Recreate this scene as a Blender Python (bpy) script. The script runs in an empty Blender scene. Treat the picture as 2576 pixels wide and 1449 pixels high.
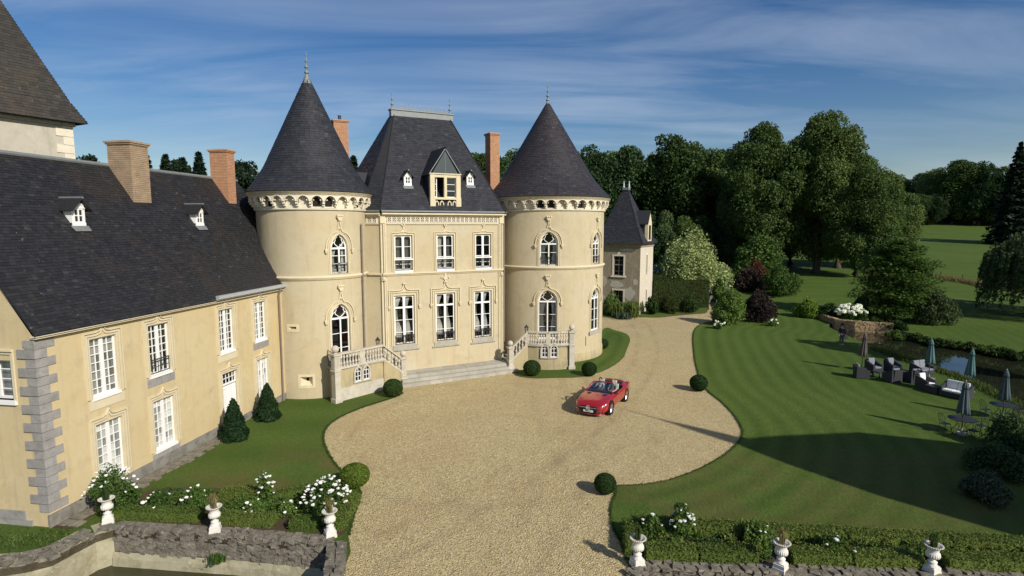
import bpy, bmesh, math, random
import numpy as np
from mathutils import Vector, Matrix
from mathutils.geometry import delaunay_2d_cdt
R = math.radians
rng = random.Random(7)
sc = bpy.context.scene
COL = sc.collection

# ------------------------------------------------------------------ camera, sky, sun, exposure
CAM_H = 9.8
FPX = 2133.0 * 2576 / 3840          # focal length in pixels of a 2576 px wide picture (20 mm lens)
PITCH = math.atan(235 / 2133.0)
cam = bpy.data.cameras.new('camera')
cam.lens = 20.0
cam.sensor_width = 36.0
cam.clip_end = 6000
cam.clip_start = 0.1
cam_o = bpy.data.objects.new('camera', cam)
COL.objects.link(cam_o)
cam_o.location = (0, 0, CAM_H)
cam_o.rotation_euler = (math.pi / 2 - PITCH, 0, 0)
sc.camera = cam_o

SUN_AZ, SUN_EL = 136.0, 33.0        # clockwise from +Y, seen from above
sd = Vector((math.sin(R(SUN_AZ)) * math.cos(R(SUN_EL)), math.cos(R(SUN_AZ)) * math.cos(R(SUN_EL)), math.sin(R(SUN_EL))))
sun = bpy.data.lights.new('sun', 'SUN')
sun.energy = 5.0
sun.angle = R(0.53)
sun.color = (1.0, 0.94, 0.84)
sun_o = bpy.data.objects.new('sun', sun)
COL.objects.link(sun_o)
sun_o.rotation_euler = sd.to_track_quat('Z', 'Y').to_euler()
sun_o.location = (30, -30, 60)

w = bpy.data.worlds.new('World')
sc.world = w
w.use_nodes = True
wn, wl = w.node_tree.nodes, w.node_tree.links
wn.clear()
w_out = wn.new('ShaderNodeOutputWorld')
w_bg = wn.new('ShaderNodeBackground')
w_bg.inputs['Strength'].default_value = 0.076
sky = wn.new('ShaderNodeTexSky')
sky.sky_type = 'NISHITA'
sky.sun_disc = False
sky.sun_elevation = R(SUN_EL)
sky.sun_rotation = R(SUN_AZ)
sky.altitude = 100
sky.air_density = 1.0
sky.dust_density = 0.8
sky.ozone_density = 1.6
# thin cirrus streaks over the whole sky: noise on the view direction projected to a high flat layer
geo = wn.new('ShaderNodeTexCoord')
sep = wn.new('ShaderNodeSeparateXYZ')
wl.new(geo.outputs['Generated'], sep.inputs[0])
zc = wn.new('ShaderNodeMath'); zc.operation = 'MAXIMUM'; zc.inputs[1].default_value = 0.04
wl.new(sep.outputs['Z'], zc.inputs[0])
za = wn.new('ShaderNodeMath'); za.operation = 'ADD'; za.inputs[1].default_value = 0.12
wl.new(zc.outputs[0], za.inputs[0])
dx = wn.new('ShaderNodeMath'); dx.operation = 'DIVIDE'
dy = wn.new('ShaderNodeMath'); dy.operation = 'DIVIDE'
wl.new(sep.outputs['X'], dx.inputs[0]); wl.new(za.outputs[0], dx.inputs[1])
wl.new(sep.outputs['Y'], dy.inputs[0]); wl.new(za.outputs[0], dy.inputs[1])
cmb = wn.new('ShaderNodeCombineXYZ')
wl.new(dx.outputs[0], cmb.inputs[0]); wl.new(dy.outputs[0], cmb.inputs[1])
cmap = wn.new('ShaderNodeMapping')
cmap.inputs['Rotation'].default_value = (0, 0, R(14))
cmap.inputs['Scale'].default_value = (0.42, 1.5, 1)
cmap.inputs['Location'].default_value = (0.35, 0.2, 0)
wl.new(cmb.outputs[0], cmap.inputs[0])
n1 = wn.new('ShaderNodeTexNoise')
n1.inputs['Scale'].default_value = 1.3
n1.inputs['Detail'].default_value = 9
n1.inputs['Roughness'].default_value = 0.58
n1.inputs['Distortion'].default_value = 0.7
wl.new(cmap.outputs[0], n1.inputs['Vector'])
n2 = wn.new('ShaderNodeTexNoise')
n2.inputs['Scale'].default_value = 0.45
n2.inputs['Detail'].default_value = 3
wl.new(cmb.outputs[0], n2.inputs['Vector'])
r1 = wn.new('ShaderNodeMapRange')
r1.inputs['From Min'].default_value = 0.38; r1.inputs['From Max'].default_value = 0.80
wl.new(n1.outputs['Fac'], r1.inputs['Value'])
r2 = wn.new('ShaderNodeMapRange')
r2.inputs['From Min'].default_value = 0.26; r2.inputs['From Max'].default_value = 0.66
wl.new(n2.outputs['Fac'], r2.inputs['Value'])
mu = wn.new('ShaderNodeMath'); mu.operation = 'MULTIPLY'
wl.new(r1.outputs[0], mu.inputs[0]); wl.new(r2.outputs[0], mu.inputs[1])
mu2 = wn.new('ShaderNodeMath'); mu2.operation = 'MULTIPLY'; mu2.inputs[1].default_value = 0.70
wl.new(mu.outputs[0], mu2.inputs[0])
hs = wn.new('ShaderNodeHueSaturation')
hs.inputs['Saturation'].default_value = 1.40
hs.inputs['Hue'].default_value = 0.510
hs.inputs['Value'].default_value = 1.10
wl.new(sky.outputs[0], hs.inputs['Color'])
mx = wn.new('ShaderNodeMixRGB')
mx.inputs['Color2'].default_value = (8.0, 9.0, 10.6, 1)
wl.new(mu2.outputs[0], mx.inputs['Fac'])
wl.new(hs.outputs[0], mx.inputs['Color1'])
wl.new(mx.outputs[0], w_bg.inputs['Color'])
wl.new(w_bg.outputs[0], w_out.inputs['Surface'])

sc.render.engine = 'CYCLES'
sc.render.resolution_x, sc.render.resolution_y = 1024, 576
sc.view_settings.view_transform = 'Standard'
sc.view_settings.look = 'None'
sc.view_settings.exposure = 0.0
sc.view_settings.gamma = 1.0
sc.view_settings.use_curve_mapping = False
sc.cycles.max_bounces = 6
sc.cycles.diffuse_bounces = 2
sc.cycles.glossy_bounces = 3
sc.cycles.transmission_bounces = 4
sc.cycles.transparent_max_bounces = 10

# ------------------------------------------------------------------ pixel -> place (2576 px wide view of the photograph)
def ray(x, y):
    u = (x - 1288) / FPX; v = (724.5 - y) / FPX
    c, s = math.cos(PITCH), math.sin(PITCH)
    return Vector((u, c + v * s, -s + v * c))
def G(x, y, z=0.0):                 # where the view ray of a pixel meets the level z
    r = ray(x, y); t = (z - CAM_H) / r.z
    return Vector((r.x * t, r.y * t, z))
def D(x, y, Y):                     # the same at a given depth
    r = ray(x, y); t = Y / r.y
    return Vector((r.x * t, Y, CAM_H + r.z * t))

# ------------------------------------------------------------------ mesh helpers
def ident(a, b, d): return (a, -d, b)          # (along the wall, height, out of the wall)
def cyl(Rad, a0):                              # the same wrapped on a round tower
    def f(u, z, d):
        t = a0 + u / Rad
        return ((Rad + d) * math.cos(t), (Rad + d) * math.sin(t), z)
    return f
def plan(x, y, d): return (x, y, d)            # polygon in plan, extruded upwards

class MB:
    def __init__(s):
        s.v = []; s.f = []; s.r = []
    def face(s, pts, r=0.5):
        i = len(s.v); s.v.extend([tuple(p) for p in pts]); s.f.append(list(range(i, i + len(pts)))); s.r.append(r)
    def box(s, x0, x1, y0, y1, z0, z1, r=0.5, mat=None):
        i = len(s.v)
        p = [(x0, y0, z0), (x1, y0, z0), (x1, y1, z0), (x0, y1, z0), (x0, y0, z1), (x1, y0, z1), (x1, y1, z1), (x0, y1, z1)]
        if mat is not None: p = [tuple(mat @ Vector(q)) for q in p]
        s.v += p
        for q in ((0, 3, 2, 1), (4, 5, 6, 7), (0, 1, 5, 4), (1, 2, 6, 5), (2, 3, 7, 6), (3, 0, 4, 7)):
            s.f.append([i + k for k in q]); s.r.append(r)
    def ubox(s, mp, u0, u1, z0, z1, d0, d1, r=0.5, n=1):
        for k in range(n):
            a, b = u0 + (u1 - u0) * k / n, u0 + (u1 - u0) * (k + 1) / n
            i = len(s.v)
            s.v += [mp(a, z0, d0), mp(b, z0, d0), mp(b, z0, d1), mp(a, z0, d1), mp(a, z1, d0), mp(b, z1, d0), mp(b, z1, d1), mp(a, z1, d1)]
            fs = [(0, 1, 2, 3), (4, 7, 6, 5), (2, 1, 5, 6), (3, 2, 6, 7), (0, 3, 7, 4), (1, 0, 4, 5)]
            if n > 1:
                fs = fs[:2] + [(3, 2, 6, 7), (1, 0, 4, 5)] + ([(0, 3, 7, 4)] if k == 0 else []) + ([(2, 1, 5, 6)] if k == n - 1 else [])
            for q in fs: s.f.append([i + k2 for k2 in q]); s.r.append(r)
    def prism(s, mp, poly, d0, d1, r=0.5, back=True):
        n = len(poly); i = len(s.v)
        s.v += [mp(a, b, d0) for a, b in poly] + [mp(a, b, d1) for a, b in poly]
        s.f.append([i + n + k for k in range(n)]); s.r.append(r)
        if back: s.f.append([i + n - 1 - k for k in range(n)]); s.r.append(r)
        for k in range(n):
            j = (k + 1) % n
            s.f.append([i + k, i + j, i + n + j, i + n + k]); s.r.append(r)
    def ribbon(s, mp, pts, t, d0, d1, closed=False, r=0.5):
        n = len(pts); L = []; Q = []
        for k in range(n):
            a = pts[(k - 1) % n] if (closed or k > 0) else pts[k]
            b = pts[(k + 1) % n] if (closed or k < n - 1) else pts[k]
            p = pts[k]
            d1v = (p[0] - a[0], p[1] - a[1]); d2v = (b[0] - p[0], b[1] - p[1])
            def nz(v):
                l = math.hypot(*v); return (v[0] / l, v[1] / l) if l > 1e-9 else None
            e1, e2 = nz(d1v), nz(d2v)
            if e1 is None: e1 = e2
            if e2 is None: e2 = e1
            m = (e1[0] + e2[0], e1[1] + e2[1]); l = math.hypot(*m)
            if l < 1e-6: m = e1; l = 1
            m = (m[0] / l, m[1] / l)
            cs = max(0.35, m[0] * e1[0] + m[1] * e1[1])
            nn = (-m[1] / cs, m[0] / cs)
            L.append((p[0] + nn[0] * t / 2, p[1] + nn[1] * t / 2)); Q.append((p[0] - nn[0] * t / 2, p[1] - nn[1] * t / 2))
        i = len(s.v)
        for k in range(n):
            s.v += [mp(*L[k], d0), mp(*Q[k], d0), mp(*Q[k], d1), mp(*L[k], d1)]
        for k in range(n if closed else n - 1):
            a, b = i + 4 * k, i + 4 * ((k + 1) % n)
            for q in ((0, 1), (1, 2), (2, 3), (3, 0)):
                s.f.append([a + q[0], b + q[0], b + q[1], a + q[1]]); s.r.append(r)
        if not closed:
            s.f.append([i, i + 1, i + 2, i + 3]); s.r.append(r)
            j = i + 4 * (n - 1); s.f.append([j + 3, j + 2, j + 1, j]); s.r.append(r)
    def lathe(s, prof, n=16, c=(0, 0, 0), a0=0.0, a1=2 * math.pi, r=0.5, sx=1.0, sy=1.0):
        full = abs(a1 - a0 - 2 * math.pi) < 1e-6
        m = n if full else n + 1
        i = len(s.v)
        for k in range(m):
            t = a0 + (a1 - a0) * k / n
            for rr, z in prof: s.v.append((c[0] + rr * sx * math.cos(t), c[1] + rr * sy * math.sin(t), c[2] + z))
        p = len(prof)
        for k in range(n):
            a, b = i + k * p, i + ((k + 1) % m) * p
            for j in range(p - 1):
                s.f.append([a + j, b + j, b + j + 1, a + j + 1]); s.r.append(r)
    def ball(s, c, rad, n=10, sz=1.0, r=0.5):
        k = max(4, n // 2)
        s.lathe([(max(1e-4, rad * math.sin(math.pi * j / k)), -rad * sz * math.cos(math.pi * j / k)) for j in range(k + 1)], n, c, r=r)
    def tube(s, pts, rad, n=6, r=0.5, caps=True):
        pts = [Vector(p) for p in pts]
        if not hasattr(rad, '__len__'): rad = [rad] * len(pts)
        i = len(s.v); N = len(pts)
        up = Vector((0, 0, 1))
        for k, p in enumerate(pts):
            d = (pts[min(k + 1, N - 1)] - pts[max(k - 1, 0)]).normalized()
            a = d.cross(up)
            if a.length < 1e-3: a = d.cross(Vector((1, 0, 0)))
            a.normalize(); b = d.cross(a).normalized()
            for j in range(n):
                t = 2 * math.pi * j / n
                s.v.append(tuple(p + (a * math.cos(t) + b * math.sin(t)) * rad[k]))
        for k in range(N - 1):
            for j in range(n):
                q = i + k * n + j; q2 = i + k * n + (j + 1) % n
                s.f.append([q, q2, q2 + n, q + n]); s.r.append(r)
        if caps:
            s.f.append([i + j for j in range(n - 1, -1, -1)]); s.r.append(r)
            s.f.append([i + (N - 1) * n + j for j in range(n)]); s.r.append(r)
    def mesh(s, name, mat, smooth=False):
        me = bpy.data.meshes.new(name)
        me.from_pydata(s.v, [], s.f)
        a = me.attributes.new('rnd', 'FLOAT', 'FACE')
        a.data.foreach_set('value', s.r)
        me.materials.append(mat)
        if smooth == 'merge':
            bm = bmesh.new(); bm.from_mesh(me); bmesh.ops.remove_doubles(bm, verts=bm.verts, dist=.0004); bm.to_mesh(me); bm.free()
            me.polygons.foreach_set('use_smooth', [True] * len(me.polygons)); me.set_sharp_from_angle(angle=R(32))
        elif smooth: me.polygons.foreach_set('use_smooth', [True] * len(me.polygons))
        me.update()
        return me
    def build(s, name, mat, parent=None, smooth=False, kind=None, label=None):
        return obj(name, s.mesh(name, mat, smooth), parent, kind, label)

def obj(name, me, parent=None, kind=None, label=None):
    o = bpy.data.objects.new(name, me)
    COL.objects.link(o)
    if parent is not None: o.parent = parent
    if kind: o['kind'] = kind
    if label: o['label'] = label
    return o
def thing(name, label, cat, loc=(0, 0, 0), rz=0.0, group=None):
    o = bpy.data.objects.new(name, None)
    o.empty_display_size = 0.3
    COL.objects.link(o)
    o.location = loc; o.rotation_euler = (0, 0, rz)
    return tag(o, label, cat, group)
def tag(o, label, cat, group=None):
    o['label'] = label; o['category'] = cat
    if group: o['group'] = group
    return o
def dup(root, loc, rz=0.0, label=None, scale=None):
    r = root.copy(); COL.objects.link(r); r.location = loc; r.rotation_euler = (0, 0, rz)
    if scale is not None: r.scale = scale if hasattr(scale, '__len__') else (scale,) * 3
    if label: r['label'] = label
    for ch in list(root.children):
        c = ch.copy(); COL.objects.link(c); c.parent = r
        for g in ch.children:
            d = g.copy(); COL.objects.link(d); d.parent = c
    return r

def quads(name, V, rnd, mat, per=4):
    n = len(V) // per
    me = bpy.data.meshes.new(name)
    me.vertices.add(len(V)); me.vertices.foreach_set('co', np.ascontiguousarray(V, dtype=np.float32).ravel())
    me.loops.add(n * per); me.loops.foreach_set('vertex_index', np.arange(n * per, dtype=np.int32))
    me.polygons.add(n); me.polygons.foreach_set('loop_start', np.arange(0, n * per, per, dtype=np.int32))
    me.update(calc_edges=True)
    a = me.attributes.new('rnd', 'FLOAT', 'FACE'); a.data.foreach_set('value', np.asarray(rnd, dtype=np.float32))
    me.materials.append(mat)
    me.validate()
    return me

# ------------------------------------------------------------------ materials
def new_mat(name):
    m = bpy.data.materials.new(name); m.use_nodes = True
    nt = m.node_tree
    for n in list(nt.nodes):
        if n.type != 'OUTPUT_MATERIAL': nt.nodes.remove(n)
    return m, nt, nt.nodes['Material Output']
def N(nt, kind, **kw):
    n = nt.nodes.new(kind)
    for k, v in kw.items():
        if k in n.inputs: n.inputs[k].default_value = v
        else: setattr(n, k, v)
    return n
def c4(c): return (c[0], c[1], c[2], 1)
def noise(nt, vec, scale, detail=4, rough=0.55, dist=0.0):
    n = N(nt, 'ShaderNodeTexNoise'); n.inputs['Scale'].default_value = scale; n.inputs['Detail'].default_value = detail
    n.inputs['Roughness'].default_value = rough; n.inputs['Distortion'].default_value = dist
    nt.links.new(vec, n.inputs['Vector']); return n.outputs['Fac']
def rmap(nt, v, a, b, c=0.0, d=1.0):
    n = N(nt, 'ShaderNodeMapRange'); n.inputs['From Min'].default_value = a; n.inputs['From Max'].default_value = b
    n.inputs['To Min'].default_value = c; n.inputs['To Max'].default_value = d
    nt.links.new(v, n.inputs['Value']); return n.outputs[0]
def mixc(nt, f, a, b, mode='MIX'):
    n = N(nt, 'ShaderNodeMixRGB'); n.blend_type = mode
    if hasattr(f, 'is_output') or not isinstance(f, (int, float)): nt.links.new(f, n.inputs['Fac'])
    else: n.inputs['Fac'].default_value = f
    for k, x in (('Color1', a), ('Color2', b)):
        if isinstance(x, (tuple, list)): n.inputs[k].default_value = c4(x)
        else: nt.links.new(x, n.inputs[k])
    return n.outputs[0]
def math2(nt, op, a, b):
    n = N(nt, 'ShaderNodeMath'); n.operation = op
    for k, x in ((0, a), (1, b)):
        if isinstance(x, (int, float)): n.inputs[k].default_value = x
        else: nt.links.new(x, n.inputs[k])
    return n.outputs[0]
def attr(nt, name='rnd'):
    return N(nt, 'ShaderNodeAttribute', attribute_name=name).outputs['Fac']
def objco(nt): return N(nt, 'ShaderNodeTexCoord').outputs['Object']
def geopos(nt): return N(nt, 'ShaderNodeNewGeometry').outputs['Position']
def finish(nt, out, col, rough=0.8, spec=0.3, bump=None, bs=0.3, bd=0.02, metal=0.0, coat=0.0):
    p = N(nt, 'ShaderNodeBsdfPrincipled')
    if isinstance(col, (tuple, list)): p.inputs['Base Color'].default_value = c4(col)
    else: nt.links.new(col, p.inputs['Base Color'])
    if isinstance(rough, (int, float)): p.inputs['Roughness'].default_value = rough
    else: nt.links.new(rough, p.inputs['Roughness'])
    p.inputs['Specular IOR Level'].default_value = spec
    p.inputs['Metallic'].default_value = metal
    p.inputs['Coat Weight'].default_value = coat
    if bump is not None:
        b = N(nt, 'ShaderNodeBump'); b.inputs['Strength'].default_value = bs; b.inputs['Distance'].default_value = bd
        nt.links.new(bump, b.inputs['Height']); nt.links.new(b.outputs[0], p.inputs['Normal'])
    nt.links.new(p.outputs[0], out.inputs['Surface'])
    return p

def plain(name, col, rough=0.6, spec=0.3, metal=0.0, var=0.12, scale=6.0, coat=0.0, bs=0.15):
    m, nt, out = new_mat(name)
    v = objco(nt)
    f = noise(nt, v, scale, 5)
    a = tuple(x * (1 - var) for x in col); b = tuple(min(1, x * (1 + var)) for x in col)
    finish(nt, out, mixc(nt, f, a, b), rough, spec, noise(nt, v, scale * 8, 3), bs, 0.01, metal, coat)
    return m

def stucco(name, col, warm, stain, s_amt=0.5, grey=0.0):
    m, nt, out = new_mat(name)
    v = objco(nt)
    big = noise(nt, v, 0.35, 5, 0.6, 0.6)
    c = mixc(nt, rmap(nt, big, 0.35, 0.7), col, warm)
    mid = noise(nt, v, 1.7, 6, 0.65, 0.4)
    c = mixc(nt, rmap(nt, mid, 0.5, 0.8, 0, s_amt), c, stain)
    # runs: noise stretched downwards
    mp = N(nt, 'ShaderNodeMapping'); mp.inputs['Scale'].default_value = (3.6, 3.6, 0.30)
    nt.links.new(v, mp.inputs[0])
    run = noise(nt, mp.outputs[0], 1.1, 5, 0.6)
    c = mixc(nt, rmap(nt, run, 0.52, 0.78, 0, s_amt), c, stain)
    pat = noise(nt, v, 0.8, 7, 0.7, 1.2)
    c = mixc(nt, rmap(nt, pat, 0.58, 0.66, 0, s_amt * 0.45), c, tuple(min(1, x * 1.16) for x in col))
    grey_ = noise(nt, v, 0.55, 7, 0.72, 0.9)
    c = mixc(nt, rmap(nt, grey_, 0.60, 0.74, 0, s_amt * 0.8), c, tuple(0.62 * x + 0.04 for x in stain))
    fine = noise(nt, v, 22, 4, 0.7)
    c = mixc(nt, rmap(nt, fine, 0.3, 0.7, 0, 0.20), c, tuple(x * 0.72 for x in col))
    b = math2(nt, 'ADD', noise(nt, v, 30, 4), math2(nt, 'MULTIPLY', noise(nt, v, 2.2, 4), 2.0))
    finish(nt, out, c, 0.92, 0.15, b, 0.32, 0.012)
    return m

def slate_mat(name, base, moss=0.0, lichen=0.0, tint=(0.12, 0.085, 0.045)):
    m, nt, out = new_mat(name)
    v = objco(nt); r = attr(nt)
    lo = tuple(x * 0.84 for x in base); hi = tuple(x * 1.18 for x in base)
    c = mixc(nt, r, lo, hi)
    pale = rmap(nt, r, 0.975, 0.985)
    c = mixc(nt, pale, c, tuple(x * 1.8 for x in base))
    mp = N(nt, 'ShaderNodeMapping'); mp.inputs['Scale'].default_value = (1, 1, 0.5); nt.links.new(v, mp.inputs[0])
    if moss > 0:
        f = noise(nt, mp.outputs[0], 0.55, 6, 0.62, 0.8)
        c = mixc(nt, rmap(nt, f, 0.5, 0.68, 0, moss), c, tint)
    if lichen > 0:
        f = noise(nt, v, 5.5, 4, 0.7)
        c = mixc(nt, rmap(nt, f, 0.66, 0.72, 0, lichen), c, (0.30, 0.28, 0.20))
    f2 = noise(nt, v, 9, 3)
    c = mixc(nt, rmap(nt, f2, 0.3, 0.7, 0, 0.5), c, tuple(x * 0.7 for x in base))
    finish(nt, out, c, rmap(nt, r, 0, 1, 0.45, 0.72), 0.34, noise(nt, v, 45, 3), 0.2, 0.005)
    return m

def stone_mat(name, base, dark, light=None, scale=3.0, amt=0.6, rough=0.9, bs=0.5):
    m, nt, out = new_mat(name)
    v = objco(nt); r = attr(nt)
    f = noise(nt, v, scale, 6, 0.68, 0.3)
    c = mixc(nt, rmap(nt, f, 0.42, 0.68, 0, amt), base, dark)
    if light:
        f2 = noise(nt, v, scale * 3.1, 5, 0.7)
        c = mixc(nt, rmap(nt, f2, 0.55, 0.72, 0, 0.7), c, light)
    c = mixc(nt, rmap(nt, r, 0, 1, 0.0, 0.35), c, tuple(x * 0.55 for x in base))
    finish(nt, out, c, rough, 0.2, math2(nt, 'ADD', noise(nt, v, scale * 5, 5, 0.7), f), bs, 0.02)
    return m

def leaf_mat(name, dark, light, trans=0.28, rough=0.55, var=0.35):
    m, nt, out = new_mat(name)
    r = attr(nt)
    c = mixc(nt, r, dark, light)
    oi = N(nt, 'ShaderNodeObjectInfo').outputs['Random']
    hs = N(nt, 'ShaderNodeHueSaturation'); hs.inputs['Saturation'].default_value = 1.0
    nt.links.new(c, hs.inputs['Color'])
    nt.links.new(rmap(nt, oi, 0, 1, 1 - var, 1 + var), hs.inputs['Value'])
    nt.links.new(rmap(nt, oi, 0, 1, 0.515, 0.485), hs.inputs['Hue'])
    d = N(nt, 'ShaderNodeBsdfPrincipled'); d.inputs['Roughness'].default_value = rough; d.inputs['Specular IOR Level'].default_value = 0.12
    nt.links.new(hs.outputs[0], d.inputs['Base Color'])
    t = N(nt, 'ShaderNodeBsdfTranslucent'); nt.links.new(hs.outputs[0], t.inputs['Color'])
    mx = N(nt, 'ShaderNodeMixShader'); mx.inputs[0].default_value = trans
    nt.links.new(d.outputs[0], mx.inputs[1]); nt.links.new(t.outputs[0], mx.inputs[2])
    nt.links.new(mx.outputs[0], out.inputs['Surface'])
    return m

def glass_mat(name, tint=(0.93, 0.95, 0.94), refl=0.10):
    m, nt, out = new_mat(name)
    t = N(nt, 'ShaderNodeBsdfTransparent'); t.inputs['Color'].default_value = c4(tint)
    g = N(nt, 'ShaderNodeBsdfGlossy'); g.inputs['Roughness'].default_value = 0.03
    lw = N(nt, 'ShaderNodeLayerWeight'); lw.inputs['Blend'].default_value = 0.25
    f = rmap(nt, lw.outputs['Fresnel'], 0, 1, refl, 0.85)
    v = objco(nt)
    b = N(nt, 'ShaderNodeBump'); b.inputs['Strength'].default_value = 0.06; b.inputs['Distance'].default_value = 0.02
    nt.links.new(noise(nt, v, 3.0, 2), b.inputs['Height']); nt.links.new(b.outputs[0], g.inputs['Normal'])
    mx = N(nt, 'ShaderNodeMixShader')
    nt.links.new(f, mx.inputs[0]); nt.links.new(t.outputs[0], mx.inputs[1]); nt.links.new(g.outputs[0], mx.inputs[2])
    nt.links.new(mx.outputs[0], out.inputs['Surface'])
    return m

def grass_mat(name, stripes=True):
    m, nt, out = new_mat(name)
    v = geopos(nt)
    big = noise(nt, v, 0.10, 5, 0.6, 0.5)
    c = mixc(nt, rmap(nt, big, 0.35, 0.65), (0.050, 0.104, 0.014), (0.080, 0.134, 0.022))
    if stripes:
        st = attr(nt, 'stripe')
        wv = math2(nt, 'SINE', math2(nt, 'MULTIPLY', st, 5.6), 0.0)
        wj = math2(nt, 'ADD', wv, math2(nt, 'MULTIPLY', math2(nt, 'SUBTRACT', noise(nt, v, 1.3, 6, 0.7), 0.5), 3.4))
        fade = rmap(nt, st, 0.0, 16.0, 1.0, 0.35)
        c = mixc(nt, math2(nt, 'MULTIPLY', rmap(nt, wj, -1.2, 1.2, 0, 0.72), fade), c, (0.132, 0.192, 0.038))
    dry = noise(nt, v, 0.42, 6, 0.68, 0.9)
    dryf = math2(nt, 'MULTIPLY', rmap(nt, dry, 0.36, 0.60, 0.0, 0.85), attr(nt, 'dry'))
    mp = N(nt, 'ShaderNodeMapping'); mp.inputs['Scale'].default_value = (1.0, 0.45, 1); nt.links.new(v, mp.inputs[0])
    fine = noise(nt, mp.outputs[0], 9.0, 5, 0.75)
    c = mixc(nt, rmap(nt, fine, 0.36, 0.66, 0.0, 0.62), c, (0.034, 0.060, 0.010))
    f3 = noise(nt, v, 34.0, 3, 0.7)
    c = mixc(nt, rmap(nt, f3, 0.5, 0.72, 0, 0.38), c, (0.140, 0.178, 0.038))
    c = mixc(nt, dryf, c, mixc(nt, fine, (0.190, 0.132, 0.055), (0.105, 0.085, 0.034)))
    bmp = math2(nt, 'ADD', noise(nt, v, 20, 4, 0.75), math2(nt, 'MULTIPLY', fine, 1.5))
    finish(nt, out, c, 0.85, 0.12, bmp, 0.8, 0.05)
    return m

GRAVEL_Z0 = -0.045
def gravel_mat(name):
    m, nt, out = new_mat(name)
    v = geopos(nt)
    vo = N(nt, 'ShaderNodeTexVoronoi'); vo.inputs['Scale'].default_value = 24.0
    nt.links.new(v, vo.inputs['Vector'])
    sepc = N(nt, 'ShaderNodeSeparateColor'); nt.links.new(vo.outputs['Color'], sepc.inputs[0])
    c = mixc(nt, sepc.outputs[0], (0.42, 0.325, 0.150), (0.70, 0.580, 0.315))
    c = mixc(nt, rmap(nt, sepc.outputs[1], 0.88, 0.94, 0, 0.75), c, (0.76, 0.68, 0.46))
    c = mixc(nt, rmap(nt, sepc.outputs[2], 0.86, 0.93, 0, 0.65), c, (0.20, 0.145, 0.075))
    fine = noise(nt, v, 9.0, 5, 0.75)
    c = mixc(nt, rmap(nt, fine, 0.42, 0.70, 0, 0.55), c, (0.32, 0.245, 0.125))
    big = noise(nt, v, 0.22, 5, 0.6, 0.8)
    c = mixc(nt, rmap(nt, big, 0.45, 0.7, 0, 0.42), c, (0.44, 0.305, 0.160))
    big2 = noise(nt, v, 0.7, 5, 0.6, 0.5)
    c = mixc(nt, rmap(nt, big2, 0.5, 0.75, 0, 0.30), c, (0.40, 0.33, 0.19))
    for (cx, cy, rad, amt) in ((-57.0, 62.0, 70.0, 0.34), (-40.0, 34.0, 44.0, 0.30), (-1.2, 27.0, 7.2, 0.24), (38.0, 30.0, 36.0, 0.22)):
        vd = N(nt, 'ShaderNodeVectorMath'); vd.operation = 'DISTANCE'; vd.inputs[1].default_value = (cx, cy, GRAVEL_Z0); nt.links.new(v, vd.inputs[0])
        off = math2(nt, 'ABSOLUTE', math2(nt, 'SUBTRACT', vd.outputs['Value'], rad), 0.0)
        wob = math2(nt, 'ADD', off, math2(nt, 'MULTIPLY', math2(nt, 'SUBTRACT', noise(nt, v, 0.35, 3), 0.5), 0.5))
        tr = rmap(nt, math2(nt, 'ABSOLUTE', math2(nt, 'SUBTRACT', wob, 0.76), 0.0), 0.10, 0.34, 1.0, 0.0)
        tr = math2(nt, 'MULTIPLY', tr, rmap(nt, noise(nt, v, 0.5, 4), 0.38, 0.6, 0.0, amt))
        c = mixc(nt, tr, c, (0.30, 0.225, 0.125))
    bmp = math2(nt, 'ADD', vo.outputs['Distance'], math2(nt, 'MULTIPLY', fine, 1.2))
    finish(nt, out, c, 0.9, 0.2, bmp, 0.9, 0.05)
    return m

def water_mat(name, col, rough=0.03):
    m, nt, out = new_mat(name)
    v = geopos(nt)
    f = noise(nt, v, 0.5, 5, 0.6, 0.5)
    c = mixc(nt, f, col, tuple(x * 1.7 for x in col))
    finish(nt, out, c, rough, 0.6, noise(nt, v, 2.2, 4), 0.035, 0.03)
    return m

M_STUCCO = stucco('cream_stucco', (0.515, 0.455, 0.32), (0.50, 0.41, 0.25), (0.39, 0.33, 0.215), 0.70)
M_WING = stucco('yellow_stucco', (0.58, 0.48, 0.29), (0.555, 0.43, 0.225), (0.42, 0.345, 0.215), 0.70)
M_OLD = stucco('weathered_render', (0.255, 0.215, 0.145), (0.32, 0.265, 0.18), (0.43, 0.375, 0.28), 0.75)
M_PALEWALL = stucco('pale_render', (0.62, 0.56, 0.45), (0.56, 0.50, 0.40), (0.44, 0.38, 0.28), 0.4)
M_KEEP = stucco('keep_render', (0.50, 0.465, 0.385), (0.44, 0.40, 0.315), (0.34, 0.305, 0.235), 0.8)
M_STAIN = stucco('stained_stucco', (0.40, 0.335, 0.20), (0.47, 0.38, 0.21), (0.22, 0.20, 0.14), 0.9)
M_CREAM = plain('cream_limestone', (0.615, 0.535, 0.365), 0.85, 0.2, var=0.14, scale=2.5, bs=0.35)
M_CARVE = plain('carved_limestone', (0.66, 0.60, 0.47), 0.85, 0.2, var=0.2, scale=5, bs=0.35)
M_GREYST = stone_mat('grey_stone', (0.34, 0.325, 0.305), (0.20, 0.185, 0.17), (0.42, 0.40, 0.37), 3.0, 0.7)
M_PLINTH = stone_mat('damp_plinth_stone', (0.26, 0.245, 0.215), (0.10, 0.095, 0.075), (0.36, 0.34, 0.30), 2.2, 0.85)
M_PAVE = stone_mat('mossy_paving', (0.24, 0.215, 0.165), (0.10, 0.095, 0.06), (0.36, 0.33, 0.27), 2.6, 0.8)
M_BALUST = stone_mat('balustrade_stone', (0.56, 0.515, 0.42), (0.33, 0.30, 0.24), (0.64, 0.60, 0.52), 2.2, 0.6)
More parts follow.
